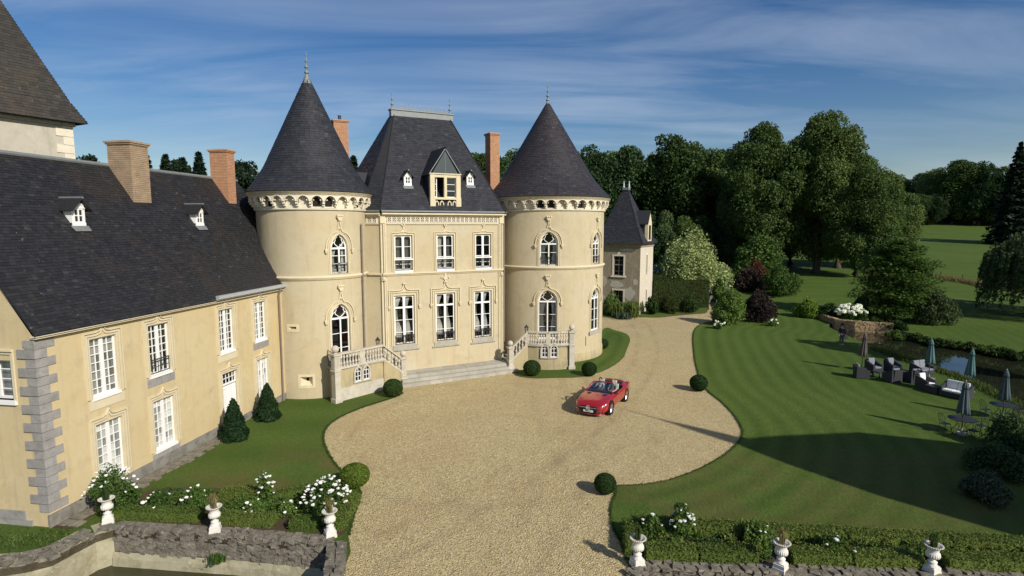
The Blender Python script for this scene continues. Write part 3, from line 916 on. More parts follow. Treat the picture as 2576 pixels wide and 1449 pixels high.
def lucarne(parent, x, yf, z0, wd=.62, hh=.80, hr=.34, depth=1.3, roofmat=None):
    """Small roof window: white cheeks and gable, four panes, its own little slate roof. Front at y=yf."""
    a, b = x - wd / 2, x + wd / 2
    body = MB()
    body.ubox(ident, a, b, z0, z0 + .12, -yf - .02, -yf + .03)
    body.box(a, a + .07, yf, yf + depth, z0 + .12, z0 + hh); body.box(b - .07, b, yf, yf + depth, z0 + .12, z0 + hh)
    body.prism(ident, [(a - .02, z0 + hh), (b + .02, z0 + hh), (x, z0 + hh + hr)], -yf - .05, -yf + .02)
    arch = [(a + .10, z0 + hh)] + [(x + .20 * math.cos(t), z0 + hh + .20 * math.sin(t)) for t in (2.6, 2.0, 1.57, 1.1, .5)] + [(b - .10, z0 + hh)]
    body.ribbon(ident, arch, .05, -yf + .02, -yf + .055)
    d = body.build('lucarne', M_WHITE, parent)
    sash2(d, ident, a + .07, b - .07, z0 + .12, z0 + hh, [(.5, .05)], [(.5, .04)], -yf - .03)
    rf = MB(); e = .14
    for s in (-1, 1):
        p0 = (x, yf - .22, z0 + hh + hr + .10); p1 = (x + s * (wd / 2 + e), yf - .22, z0 + hh - .06)
        q0 = (x, yf + depth, p0[2]); q1 = (p1[0], yf + depth, p1[2])
        rf.face([p0, p1, q1, q0]); rf.face([(v[0], v[1], v[2] - .05) for v in (p0, p1, q1, q0)])
        rf.face([p0, p1, (p1[0], p1[1], p1[2] - .05), (p0[0], p0[1], p0[2] - .05)]); rf.face([p1, q1, (q1[0], q1[1], q1[2] - .05), (p1[0], p1[1], p1[2] - .05)])
    rf.build('lucarne_roof', roofmat or M_SLATE, d)
    tip = MB(); tip.tube([(x, yf - .25, z0 + hh + hr + .11), (x, yf + depth, z0 + hh + hr + .11)], .045, 6); tip.build('ridge_roll', M_LEAD, d)
    fl = MB(); fl.face([(a - .1, yf - .02, z0), (b + .1, yf - .02, z0), (b + .06, yf - .20, z0 - .20), (a - .06, yf - .20, z0 - .20)]); fl.build('flashing', M_LEAD, d)
    return d
def sash2(parent, mp, u0, u1, z0, z1, vb, hb, d):
    """Frame and panes as children of a part (no further level)."""
    mb = MB(); fr = .05
    mb.ubox(mp, u0, u0 + fr, z0, z1, d, d + .04); mb.ubox(mp, u1 - fr, u1, z0, z1, d, d + .04)
    mb.ubox(mp, u0 + fr, u1 - fr, z0, z0 + fr, d, d + .04); mb.ubox(mp, u0 + fr, u1 - fr, z1 - fr, z1, d, d + .04)
    uc = [u0 + fr]; zc_ = [z0 + fr]
    for p, t in vb:
        c = u0 + (u1 - u0) * p; mb.ubox(mp, c - t / 2, c + t / 2, z0 + fr, z1 - fr, d + .003, d + .043); uc += [c]
    for p, t in hb:
        c = z0 + (z1 - z0) * p; mb.ubox(mp, u0 + fr, u1 - fr, c - t / 2, c + t / 2, d + .006, d + .036); zc_ += [c]
    uc.append(u1 - fr); zc_.append(z1 - fr)
    mb.build('window_frame', M_WHITE, parent)
    for i in range(len(uc) - 1):
        for j in range(len(zc_) - 1):
            pm = MB(); g = d + .01
            pm.face([mp(uc[i], zc_[j], g), mp(uc[i + 1], zc_[j], g), mp(uc[i + 1], zc_[j + 1], g), mp(uc[i], zc_[j + 1], g)])
            pm.build('pane', M_DARKGL, parent)
M_DARKGL = plain('dark_glass', (0.02, 0.022, 0.025), 0.06, 0.7, var=0.1)

def finial(mb, c, h, r=.07):
    x, y, z = c
    prof = [(r * 1.2, 0), (r * 1.5, h * .05), (r * .6, h * .10), (r * .5, h * .22), (r * 1.3, h * .26), (r * 1.3, h * .30), (r * .4, h * .34), (r * .35, h * .50), (r * .9, h * .54), (r * .9, h * .57), (r * .3, h * .60), (r * .22, h * .80), (r * .6, h * .84), (r * .2, h * .88), (.004, h)]
    mb.lathe(prof, 8, (x, y, z))

# ------------------------------------------------------------------ the yellow wing on the left
def rot(az): return R(90 - az)
WING_L, WING_D, WE, WR = 14.4, 8.2, 6.30, 12.42
wing = thing('wing_house', 'long yellow stuccoed wing with mossy slate roof on the left', 'house', (-15.05, 17.6, 0), rot(8.96))
mp = ident
wins = [(1.89, 3.05, 3.72, 5.86), (4.5, 5.62, 3.82, 5.88), (8.70, 9.78, 3.80, 5.88), (11.44, 12.46, 3.82, 5.87),
        (1.89, 3.05, 0.62, 2.78), (4.51, 5.67, 0.73, 2.80), (8.71, 9.90, 0.10, 2.82), (11.46, 12.49, 0.69, 2.85)]
wb = MB()
wall_holes(wb, mp, 0, WING_L, -.1, WE, wins, .22)
# gable end towards the moat: its window is to the left of the corner
gm = lambda u, z, d: (-d, -u, z)               # u runs to the right towards the corner (u=0)
gw = (-2.30, -0.90, 4.22, 5.52)
wall_holes(wb, gm, -WING_D, 0, -.1, WE, [gw], .25)
wb.face([gm(-WING_D, WE, 0), gm(0, WE, 0), gm(-WING_D / 2, WR - .12, 0)])
wb.face([(WING_L, 0, -.1), (WING_L, WING_D, -.1), (WING_L, WING_D, WE), (WING_L, 0, WE)])
wb.face([(0, WING_D, -.1), (WING_L, WING_D, -.1), (WING_L, WING_D, WE), (0, WING_D, WE)])
wb.build('wall', M_WING, wing)
# rooms behind the windows
for (a, b, c, d) in wins: pass
for k, (a, b, c, d) in enumerate(wins):
    uc = (a + b) / 2
    if k == 6:                                  # door with a transom light
        dm = MB(); zt = 2.12
        dm.ubox(mp, a + .02, b - .02, c, zt, -.22, -.13)
        for i in range(2):
            x0 = a + .12 + i * ((b - a) / 2 - .06); x1 = x0 + (b - a) / 2 - .16
            for (p, q) in ((c + .15, 1.0), (1.12, zt - .12)):
                dm.ribbon(mp, [(x0, p), (x1, p), (x1, q), (x0, q)], .035, -.13, -.11, True)
        dr = dm.build('door', M_WHITE, wing)
        kn = MB(); kn.ball(mp(uc + .08, 1.05, -.09), .035, 8); kn.build('door_handle', M_IRON, dr)
        win = sash(wing, mp, a, b, zt + .05, d, [(i / 5, .028) for i in range(1, 5)], [(.5, .028)], -.17, .07)
        room(win, mp, a, b, zt, d, -1.1)
    else:
        vb = [(.5, .15), (.28, .03), (.72, .03)]
        vb.sort()
        hb = [(i / 7, .03) for i in range(1, 7)]
        win = sash(wing, mp, a, b, c, d, vb, hb, -.13, .08)
        if k in (4, 5, 7): bl = MB(); bl.ubox(mp, a + .02, b - .02, c, d, -.16, -.15); bl.build('blind', M_BLIND, win)
        elif k == 0: bl = MB(); bl.ubox(mp, a + .02, b - .02, c, d, -.165, -.155); bl.build('blind', M_BLINDG, win)
        else:
            curtain(win, mp, a + .05, uc - .1, c, d - (.35 if k != 1 else .3), -.30, .15); curtain(win, mp, uc + .2, b - .05, c, d - .2, -.30, -.2, None, 3)
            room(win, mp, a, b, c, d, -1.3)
        if k == 1: railing(win, mp, a + .02, b - .02, c + .08, c + .62, -.06)
        if c > 0.15:
            sl = MB(); sl.ubox(mp, a - .02, b + .02, c - .09, c + .012, -.25, .06); sl.build('sill', M_WHITE, win)
            s2 = MB(); s2.ubox(mp, a - .16, b + .16, c - .42, c - .092, -.01, .022); s2.build('apron_stone', M_GREYST if k in (1, 3, 5) else M_CREAM, win)
    # moulded surround with a small ogee in the lintel
    su = MB(); zt2 = d
    L1 = [(a - .10, c - .02), (a - .10, d + .10), (uc - .28, d + .10), (uc - .10, d + .14), (uc, d + .30), (uc + .10, d + .14), (uc + .28, d + .10), (b + .10, d + .10), (b + .10, c - .02)]
    su.ribbon(mp, L1, .07, -.005, .04)
    L2 = [(a - .005, c + .0), (a - .005, d + .005), (b + .005, d + .005), (b + .005, c)]
    su.ribbon(mp, L2, .05, -.1, .03)
    L3 = [(a - .19, c), (a - .19, d + .19), (uc - .30, d + .19), (uc - .12, d + .24), (uc, d + .42), (uc + .12, d + .24), (uc + .30, d + .19), (b + .19, d + .19), (b + .19, c)]
    su.ribbon(mp, L3, .035, -.005, .065)
    su.build('surround', M_CREAM, win)
a, b, c, d = gw
win = sash(wing, gm, a, b, c, d, [(.5, .12)], [(i / 4, .03) for i in range(1, 4)], -.2, .07)
bl = MB(); bl.ubox(gm, a, b, c, d, -.36, -.34); bl.build('blind', M_BLIND, win)
su = MB(); su.ribbon(gm, [(a - .06, c - .05), (a - .06, d + .25), (b + .06, d + .25), (b + .06, c - .05)], .10, -.005, .04)
su.ubox(gm, a - .12, b + .12, d + .30, d + .36, 0, .09); su.build('surround', M_CREAM, win)
sl = MB(); sl.ubox(gm, a - .1, b + .1, c - .14, c, -.15, .08); sl.build('sill', M_WHITE, win)
sh = MB(); sh.ubox(gm, a, b, d + .004, d + .2, -.16, -.10); sh.build('shutter_box', M_LEAD, win)
# plinth
pl = MB()
pl.ubox(mp, -.05, 8.6, -.1, .43, -.02, .05); pl.ubox(mp, 9.98, WING_L, -.1, .36, -.02, .045)
pl.build('plinth', M_PLINTH, wing)
x = -WING_D
for z, h in ((-.12, .31), (.19, .31)):
    x = -WING_D + (0.3 if z > 0 else 0)
    while x < -.9:
        l = rng.uniform(.8, 1.15); mb = MB(); mb.ubox(gm, x, min(x + l, -.62) - .012, z + .006, z + h - .006, -.02, .045 + rng.uniform(0, .01), rng.random())
        mb.build('plinth_block', M_GREYST, wing); x += l
# quoins: long and short stones turning the corner
z = .50; k = 0
while z < 5.95:
    h = .30
    la, lb = (.62, .36) if k % 2 else (.34, .66)     # gable side, court side
    mb = MB()
    pr = .05 if k % 2 else .022
    mb.box(-pr, lb, -pr - .004, .02, z + .008, z + h - .008, .15 if k % 2 else .4 + rng.random() * .3)
    mb.box(-pr - .002, .02, -pr, la, z + .009, z + h - .009, .9 if k % 2 else .4)
    mb.build('quoin', M_GREYST, wing)
    z += h; k += 1
mb = MB(); mb.box(-.03, .30, -.034, .02, 5.96, 6.18); mb.box(-.032, .02, -.03, .4, 5.962, 6.178); mb.build('quoin', M_GREYST, wing)
# eaves cornice, gutter, downpipe
cn = MB(); cn.ubox(mp, -.07, WING_L, 6.243, 6.33, -.05, .16); cn.build('cornice', M_CREAM, wing)
gt = MB(); gt.ubox(mp, 8.4, WING_L - .1, 6.42, 6.58, .17, .33); gt.ubox(mp, 8.4, WING_L - .1, 6.36, 6.42, .12, .26); gt.build('gutter', M_ZINC, wing)
dp = MB(); dp.tube([(13.62, -.12, .02), (13.62, -.12, 6.0), (13.62, -.25, 6.35)], .055, 8); dp.build('downpipe', M_PIPE, wing)
# roof
y0 = -.22; zE = WE + .02
mbs, base = MB(), MB(); rs = random.Random(5)
pitch = (WR - WE) / (WING_D / 2)
Rr = WING_L + 2.2
def wr_pt(x, y): return (x, y, WE + .05 + pitch * (y if y < WING_D / 2 else WING_D - y))
roof_face(mbs, base, (-.10, -.2, WE + .06), (Rr, -.2, WE + .06), (Rr, WING_D / 2, WR), (-.10, WING_D / 2, WR), .20, .125, rs)
base.face([(-.1, WING_D / 2, WR), (Rr, WING_D / 2, WR), (Rr, WING_D + .2, WE), (-.1, WING_D + .2, WE)])
base.face([(-.10, -.2, WE + .05), (-.10, -.2, WE), (-.10, WING_D / 2, WR - .08), (-.10, WING_D / 2, WR)])
base.face([(-.1, -.2, WE), (Rr, -.2, WE), (Rr, 0, WE - .02), (-.1, 0, WE - .02)])
rf = base.build('roof', M_UNDER, wing)
mbs.build('slate_courses', M_SLATE_OLD, rf, kind='stuff')
rd = MB(); rd.tube([(-.12, WING_D / 2, WR + .03), (Rr, WING_D / 2, WR + .03)], .09, 8); rd.build('ridge_roll', M_LEAD, rf)
lucarne(wing, 4.05, 2.2, 9.78, .56, .66, .30, 1.6, M_SLATE_OLD); lucarne(wing, 10.72, 2.2, 9.78, .56, .66, .30, 1.6, M_SLATE_OLD)
brick_stack(wing, 7.55, 8.56, 2.95, 4.10, 10.4, 13.35, M_BRICK_OLD)
brick_stack(wing, 14.35, 15.02, 3.1, 4.15, 10.6, 13.85, M_BRICK)
# paving strip along the foot of the wing
ps = obj('paved_strip', None, None, 'structure')
ps.location = (-15.05, 17.6, 0); ps.rotation_euler = (0, 0, rot(8.96))
ppm = MB(); ppm.prism(plan, [(.0, -.06), (8.6, -.06), (8.6, -.62), (.0, -.72)], -.05, .012); ppm.build('bedding', M_SOIL, ps)
x = .1; rp = random.Random(2)
while x < 8.5:
    l = rp.uniform(.2, .42); y = -.10
    while y > -.6:
        wd_ = rp.uniform(.16, .30); mb = MB()
        stone(mb, Vector((x + l / 2, y - wd_ / 2, .015)), Vector((1, 0, 0)), Vector((0, 1, 0)), UP, l * .48, wd_ * .47, rp.uniform(.02, .04), rp, .18)
        mb.build('paving_stone', M_PAVE, ps); y -= wd_
    x += l

# ------------------------------------------------------------------ the round towers
def merlon_bay(Rw, zb, zt, da, opened):
    """One bay of the corbelled arcade around a tower head, centred on angle 0."""
    mp = cyl(Rw, 0.0); wd = Rw * da; mb = MB()
    h = zt - zb; zs = zb + h * .50
    # corbel pier on the left edge, in three growing rolls
    for (za_, zb_, p) in ((zb + .02, zb + h * .16, .10), (zb + h * .16, zb + h * .32, .20), (zb + h * .32, zs, .30)):
        mb.ubox(mp, -wd / 2 - .06, -wd / 2 + .06, za_, zb_, -.02, p)
    # pointed arch plate carried by the corbels
    al = arch_line(0, wd - .13, zs, zb + h * .90, 6)
    dd0, dd1 = .20, .33
    for i in range(len(al) - 1):
        (a, z1_), (b, z2_) = al[i], al[i + 1]
        mb.face([mp(a, z1_, dd1), mp(b, z2_, dd1), mp(b, zt, dd1), mp(a, zt, dd1)])
        mb.face([mp(a, z1_, dd1), mp(b, z2_, dd1), mp(b, z2_, dd0), mp(a, z1_, dd0)])
    for s in (-1, 1):
        e = s * wd / 2; q = s * (wd - .13) / 2
        mb.face([mp(e, zs, dd1), mp(q, zs, dd1), mp(q, zt, dd1), mp(e, zt, dd1)])
    mb.ribbon(mp, arch_line(0, wd - .07, zs, zb + h * .94, 6), .045, dd1 - .01, dd1 + .03)
    # small trefoil cusps inside
    for s in (-1, 1): mb.ubox(mp, s * wd * .26 - .03, s * wd * .26 + .03, zs + h * .06, zs + h * .14, dd0, dd1 - .01)
    # infill behind the arch, or an open loophole
    if not opened:
        mb.ubox(mp, -wd / 2 + .06, wd / 2 - .06, zb + .02, zb + h * .93, -.01, .06)
    else:
        mb.ubox(mp, -wd / 2 + .06, wd / 2 - .06, zb + .02, zb + .10, -.01, .10)
    mb.ubox(mp, -wd / 2, wd / 2, zt - .03, zt, .0, dd1 + .04)
    return mb
def round_tower(name, label, C, Rw, zb, zt, apex, nb_, wins, opens, slate, str_z, plinth=None, loops=()):
    th = thing(name, label, 'tower', (C[0], C[1], 0))
    body = MB()
    ops = []
    for wv in wins:
        a0 = R(wv['a']); uc = Rw * a0; w2 = wv['w'] / 2
        ops.append((uc - w2, uc + w2, wv['z0'], wv['za']))
    full = cyl(Rw, 0.0)
    u0, u1 = Rw * R(-215), Rw * R(145)
    for ang, z, w_, h_ in loops: ops.append((Rw * R(ang) - w_ / 2, Rw * R(ang) + w_ / 2, z - h_ / 2, z + h_ / 2))
    wall_holes(body, full, u0, u1, -.12, zb, ops, .28, .16)
    body.build('wall', M_STUCCO, th, 'merge')
    # string course
    sm = MB(); sm.lathe([(Rw, str_z - .10), (Rw + .06, str_z - .08), (Rw + .05, str_z - .02), (Rw + .13, str_z + .03), (Rw + .13, str_z + .10), (Rw, str_z + .14)], 72)
    sm.build('string_course', M_CREAM, th, True)
    if plinth:
        pm = MB(); pm.lathe([(Rw + .05, -.1), (Rw + .05, plinth - .04), (Rw, plinth)], 72); pm.build('plinth', M_STAIN, th, True)
    hd = MB(); hd.lathe([(Rw, zb - .10), (Rw + .10, zb - .06), (Rw + .10, zb), (Rw - .02, zb + .02), (Rw - .02, zt + .02)], 72)
    hd.build('tower_head', M_CARVE, th, True)
    da = 2 * math.pi / nb_
    m_closed = merlon_bay(Rw, zb, zt, da, False).mesh('arcade_bay', M_CARVE)
    m_open = merlon_bay(Rw, zb, zt, da, True)
    m_open = m_open.mesh('arcade_bay', M_CARVE)
    dark_plate = MB(); mpz = cyl(Rw, 0.0); wd = Rw * da
    dark_plate.prism(mpz, [(-wd * .3, zb + .12), (wd * .3, zb + .12)] + [(x, z) for x, z in reversed(arch_line(0, wd * .6, zb + (zt - zb) * .5, zb + (zt - zb) * .84, 4))], -.2, .012)
    m_hole = dark_plate.mesh('loophole', M_GLOOM)
    for k in range(nb_):
        ang = da * (k + .5)
        o = obj('arcade_bay', m_open if k in opens else m_closed, th); o.rotation_euler = (0, 0, ang)
        if k in opens:
            q = obj('loophole', m_hole, o)
    cm = MB(); Rc = Rw + .36
    cm.lathe([(Rw, zt), (Rc, zt), (Rc + .06, zt + .03), (Rc + .06, zt + .10), (Rc + .12, zt + .12), (Rc + .12, zt + .19), (Rw, zt + .22)], 72); cm.build('cornice', M_CREAM, th, True)
    # bell-cast cone of slates
    z0 = zt + .20; Hc = apex - z0; Re = Rc + .16
    def prof(t):                                # radius at height fraction t, flared at the eaves
        return Re * ((1 - t) * .90 + .10 * max(0, 1 - t * 4.2) ** 1.6 + .0) if t < 1 else 0.0
    cone = MB(); K = 40
    cone.lathe([(prof(k / K) - .015, z0 + Hc * k / K) for k in range(K)] + [(.004, apex)], 64)
    rf = cone.build('roof', M_UNDER, th, True)
    ms = MB(); rs = random.Random(int(Rw * 100)); ex = .16; z = z0; k = 0
    slope = math.hypot(Re, Hc) / Hc
    nrow = int(Hc * slope / ex)
    for k in range(nrow):
        t0, t1 = k / nrow, min(1, (k + 1.25) / nrow)
        ra, rb = prof(t0) + .02, prof(t1) + .004
        if ra < .07: break
        n = max(5, int(2 * math.pi * ra / .27)); off = rs.random()
        za_, zb_ = z0 + Hc * t0, z0 + Hc * t1
        for i in range(n):
            a, b = 2 * math.pi * (i + off) / n, 2 * math.pi * (i + .97 + off) / n
            if 20 < math.degrees(a) % 360 < 160 and k % 1 == 0: pass
            rr = rs.random(); dr = rs.uniform(0, .012)
            A = ((ra + dr) * math.cos(a), (ra + dr) * math.sin(a), za_); B = ((ra + dr) * math.cos(b), (ra + dr) * math.sin(b), za_)
            Cc = (rb * math.cos(b), rb * math.sin(b), zb_); E_ = (rb * math.cos(a), rb * math.sin(a), zb_)
            ms.face([A, B, Cc, E_], rr)
            ms.face([(A[0] * .995, A[1] * .995, za_ - .004), (B[0] * .995, B[1] * .995, za_ - .004), B, A], rr * .5)
    ms.build('slate_courses', slate, rf, kind='stuff')
    em = MB(); em.lathe([(Re - .25, z0 - .02), (Re + .02, z0 - .02), (Re + .02, z0 + .03), (Re - .1, z0 + .06)], 72); em.build('eaves_lead', M_UNDER, rf, True)
    lm = MB(); lm.lathe([(.30, apex - .62), (.24, apex - .5), (.06, apex - .02), (.03, apex + .08)], 14); lm.build('lead_cap', M_LEAD, rf, True)
    fm = MB(); finial(fm, (0, 0, apex - .02), 1.25, .10); fm.build('finial', M_COPPER, th, True)
    for wv in wins: tower_window(th, Rw, wv)
    return th
def tower_window(th, Rw, wv):
    mp = cyl(Rw, R(wv['a'])); w2 = wv['w'] / 2; z0, zs, za = wv['z0'], wv['zs'], wv['za']; wd = wv['w']
    # spandrels and arched reveal of the opening
    sp = MB(); al = arch_line(0, wd, zs, za, 9)
    for i in range(len(al) - 1):
        (a, p), (b, q) = al[i], al[i + 1]
        sp.face([mp(a, p, .004), mp(b, q, .004), mp(b, za + .01, .004), mp(a, za + .01, .004)])
        sp.face([mp(a, p, .004), mp(b, q, .004), mp(b, q, -.28), mp(a, p, -.28)])
    # moulded jambs + arch, hood with an ogee tip
    path = [(-w2 - .07, z0)] + [(x * (wd + .14) / wd, zs + (z - zs) * 1.06) for x, z in al] + [(w2 + .07, z0)]
    sp.ribbon(mp, path, .07, -.02, .035)
    path2 = [(-w2 - .17, z0)] + [(x * (wd + .34) / wd, zs + (z - zs) * 1.16) for x, z in al] + [(w2 + .17, z0)]
    sp.ribbon(mp, path2, .035, -.005, .028)
    hw = wd / 2 + .30; tip = za + wv.get('tip', .78)
    hood = [(-hw, zs - .02)]
    for k in range(1, 9):
        t = k / 8; x = hw * (1 - t ** 1.9); z = zs + (za + .16 - zs) * math.sin(t * math.pi / 2) ** .95
        hood.append((-x, z)) if x > .16 else None
    neck = [(-.13, za + .22), (-.085, za + .36), (-.05, za + .55), (-.03, tip)]
    left = hood + neck
    sp.ribbon(mp, left, .052, -.01, .075); sp.ribbon(mp, [(-x, z) for x, z in left], .052, -.01, .075)
    inner = [(x * .86, z - .06) for x, z in hood]
    sp.ribbon(mp, inner, .03, -.01, .045); sp.ribbon(mp, [(-x, z) for x, z in inner], .03, -.01, .045)
    sp.prism(mp, [(-.07, tip - .02), (.07, tip - .02), (.12, tip + .10), (.19, tip + .18), (.17, tip + .30), (-.17, tip + .30), (-.19, tip + .18), (-.12, tip + .10)], -.01, .15)
    for s in (-1, 0, 1): sp.ball(mp(s * .13, tip + .25, .14), .075, 8)
    sp.ball(mp(0, za + .33, .03), .07, 8, 1.3)
    for s in (-1, 1):
        sp.ubox(mp, s * hw - .08, s * hw + .08, zs - .12, zs - .02, -.01, .15); sp.ball(mp(s * hw, zs - .19, .07), .085, 8, 1.2)
    # white joinery with tracery
    fr = MB(); d0, d1 = -.18, -.12; f = .06
    fr.ubox(mp, -w2, -w2 + f, z0, zs, d0, d1); fr.ubox(mp, w2 - f, w2, z0, zs, d0, d1)
    fr.ubox(mp, -w2 + f, w2 - f, z0, z0 + .10, d0, d1); fr.ubox(mp, -w2 + f, w2 - f, zs - .05, zs + .05, d0 + .004, d1 + .02)
    fr.ribbon(mp, [(x * (wd - f) / wd, z - .02) for x, z in al], f * 1.15, d0, d1)
    fr.ubox(mp, -.045, .045, z0 + .10, zs - .05, d0 + .006, d1 + .012)
    hb = wv['bars']
    for z in hb: fr.ubox(mp, -w2 + f, w2 - f, z - .018, z + .018, d0 + .01, d1 - .01)
    h = za - zs
    for s in (-1, 1):
        fr.ribbon(mp, [(s * t, z) for t, z in ((w2 - f, zs + .06), (w2 * .78, zs + h * .34), (w2 * .52, zs + h * .44), (w2 * .40, zs + h * .56), (w2 * .42, zs + h * .70), (w2 * .20, zs + h * .80), (w2 * .12, zs + h * .92))], .035, d0 + .01, d1 - .005)
        fr.ribbon(mp, [(s * t, z) for t, z in ((.0, zs + .05), (w2 * .22, zs + h * .16), (w2 * .48, zs + h * .30), (w2 * .52, zs + h * .44))], .04, d0 + .01, d1 - .005)
    win = fr.build(wv.get('name', 'arched_window'), M_WHITE, th)
    sp.build('surround', M_CREAM, win)
    zc_ = [z0 + .10] + hb + [zs - .05]
    for i, (a, b) in enumerate(((-w2 + f, -.045), (.045, w2 - f))):
        for j in range(len(zc_) - 1):
            if wv.get('open') and i == 0: continue
            pm = MB(); g = d0 + .02; k = rng.uniform(-.005, .005)
            pm.face([mp(a, zc_[j], g + k), mp(b, zc_[j], g - k), mp(b, zc_[j + 1], g - k), mp(a, zc_[j + 1], g + k)]); pm.build('pane', M_GLASS, win)
    tp = MB(); tp.prism(mp, al, d0 + .018, d0 + .02, back=False); tp.build('pane', M_GLASS, win)
    if wv.get('cur'):
        curtain(win, mp, -w2 + f, -w2 * .15, z0, zs - .05, d0 - .14, .45); curtain(win, mp, w2 * .35, w2 - f, z0, zs + h * .3, d0 - .14, -.3, None, 3)
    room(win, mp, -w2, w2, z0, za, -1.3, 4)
    if wv.get('rail'): railing(win, mp, -w2 + .02, w2 - .02, z0 + .07, z0 + .62, -.02)
    if wv.get('sill'):
        sm = MB(); sm.ubox(mp, -w2 - .28, w2 + .28, z0 - .24, z0 - .02, -.02, .13); sm.build('sill', M_STEP, win)
    return win
LOOPS = ((-94.6, 4.08, .42, .15), (-82.5, 1.02, .66, .50))
LT = (-12.02, 34.47); RT = (2.70, 44.22)
tl = round_tower('round_tower', 'cream round tower with steep slate cone beside the yellow wing', LT, 3.09, 10.72, 11.48, 18.66, 30,
    [dict(a=-43.4, w=1.02, z0=7.05, zs=8.50, za=9.30, bars=[7.62, 8.08], rail=1, cur=1), dict(a=-44.5, w=1.18, z0=1.86, zs=4.48, za=5.33, bars=[2.75, 3.60], open=1, name='arched_door')],
    [24, 25, 28, 29, 20], M_SLATE, 6.84, loops=LOOPS)
tr = round_tower('round_tower', 'wider cream round tower with slate cone in the middle', RT, 4.34, 10.90, 11.62, 19.16, 38,
    [dict(a=-91.6, w=1.26, z0=6.97, zs=8.50, za=9.36, bars=[7.9], rail=1, cur=1), dict(a=-36.2, w=1.10, z0=6.97, zs=8.48, za=9.30, bars=[7.6, 8.1], rail=1),
     dict(a=-92.4, w=1.34, z0=1.74, zs=4.42, za=5.24, bars=[2.62, 3.5], cur=1), dict(a=-36.2, w=1.26, z0=2.06, zs=4.46, za=5.22, bars=[2.85, 3.65], sill=1)],
    [27, 28, 31], M_SLATE_R, 6.79, plinth=.62)
# splayed loopholes in the left tower
for ang, z, w_, h_ in LOOPS:
    mp = cyl(3.09, R(ang)); mb = MB()
    mb.ribbon(mp, [(-w_ * .5 - .07, z - h_ * .5 - .07), (0, z - h_ * .5 - .07), (w_ * .5 + .07, z - h_ * .5 - .07), (w_ * .5 + .07, z + h_ * .5 + .08), (0, z + h_ * .5 + .08), (-w_ * .5 - .07, z + h_ * .5 + .08)], .14, -.02, .02, True)
    lo = mb.build('loophole', M_CREAM, tl)
    mb = MB(); mb.face([mp(-w_ * .5, z - h_ * .5, -.01), mp(w_ * .5, z - h_ * .5, -.01), mp(w_ * .12, z - h_ * .1, -.34), mp(-w_ * .12, z - h_ * .1, -.34)]); mb.face([mp(-w_ * .5, z - h_ * .5, -.01), mp(-w_ * .5, z + h_ * .5, -.01), mp(-w_ * .12, z + h_ * .3, -.34), mp(-w_ * .12, z - h_ * .1, -.34)])
    mb.face([mp(w_ * .5, z - h_ * .5, -.01), mp(w_ * .5, z + h_ * .5, -.01), mp(w_ * .12, z + h_ * .3, -.34), mp(w_ * .12, z - h_ * .1, -.34)]); mb.face([mp(-w_ * .5, z + h_ * .5, -.01), mp(w_ * .5, z + h_ * .5, -.01), mp(w_ * .12, z + h_ * .3, -.34), mp(-w_ * .12, z + h_ * .3, -.34)])
    mb.build('loophole_splay', M_CREAM, lo)
    mb = MB(); mb.ubox(mp, -w_ * .6, w_ * .6, z - h_ * .6, z + h_ * .6, -.40, -.36); mb.build('loophole_painted_dark', M_GLOOM, lo)  # near-black backing board standing in for the unlit depth of the slit
mp = cyl(4.34, R(-52)); mb = MB(); mb.ubox(mp, -.03, .03, 1.05, 1.75, .001, .006); mb.build('loophole', M_GLOOM, tr)
for th_, a_, Rw in ((tl, -12.5, 3.09),):
    mb = MB(); x, y = (Rw + .12) * math.cos(R(a_)), (Rw + .12) * math.sin(R(a_))
    mb.tube([(x, y, .3), (x, y, 9.9)], .05, 8)
    for z in (2.2, 4.4, 6.5, 8.3): mb.lathe([(.07, 0), (.07, .06)], 8, (x, y, z))
    mb.build('downpipe', M_PIPE, th_)

# ------------------------------------------------------------------ the central block between the towers
man = thing('manor_block', 'two-storey cream central block with tall hipped slate roof', 'house', (-8.0, 35.0, 0), rot(62.5))
ML, MZ = 8.24, 10.38
U = [(.80, 1.93, 6.98, 9.17), (3.57, 4.72, 6.98, 9.19), (6.28, 7.42, 6.98, 9.20)]
Lw = [(.70, 2.00, 2.26, 5.40), (3.45, 4.77, 2.24, 5.40), (6.16, 7.43, 2.22, 5.40)]
wb = MB(); wall_holes(wb, ident, 0, ML, -.1, MZ, U + Lw, .26)
FL = (-1.15, 0.95); FR = (8.95, 1.55)            # far ends of the two chamfered sides (plan)
def side_map(p, q):
    p, q = Vector(p), Vector(q); e = (q - p).normalized(); n = Vector((e.y, -e.x))
    return (lambda u, z, d: (p.x + e.x * u + n.x * d, p.y + e.y * u + n.y * d, z)), (q - p).length
ml, ll = side_map(FL, (0, 0)); mr_, lr = side_map((ML, 0), FR)
wall_holes(wb, ml, 0, ll, -.1, MZ, [], .2); wall_holes(wb, mr_, 0, lr, -.1, MZ, [], .2)
wb.face([(FL[0], FL[1], -.1), (FL[0], 9.0, -.1), (FL[0], 9.0, MZ), (FL[0], FL[1], MZ)]); wb.face([(FR[0], FR[1], -.1), (FR[0], 9.0, -.1), (FR[0], 9.0, MZ), (FR[0], FR[1], MZ)])
wb.face([(FL[0], 9, -.1), (FR[0], 9, -.1), (FR[0], 9, MZ), (FL[0], 9, MZ)])
wb.build('wall', M_STUCCO, man)
runs = [(ml, 0, ll), (ident, 0, ML), (mr_, 0, lr)]
def band(name, z0, z1, d, mat, d0=-.02):
    mb = MB()
    for f, a, b in runs: mb.ubox(f, a - (.0 if f is ident else -.0), b, z0, z1, d0, d)
    return mb.build(name, mat, man)
sc_ = MB()
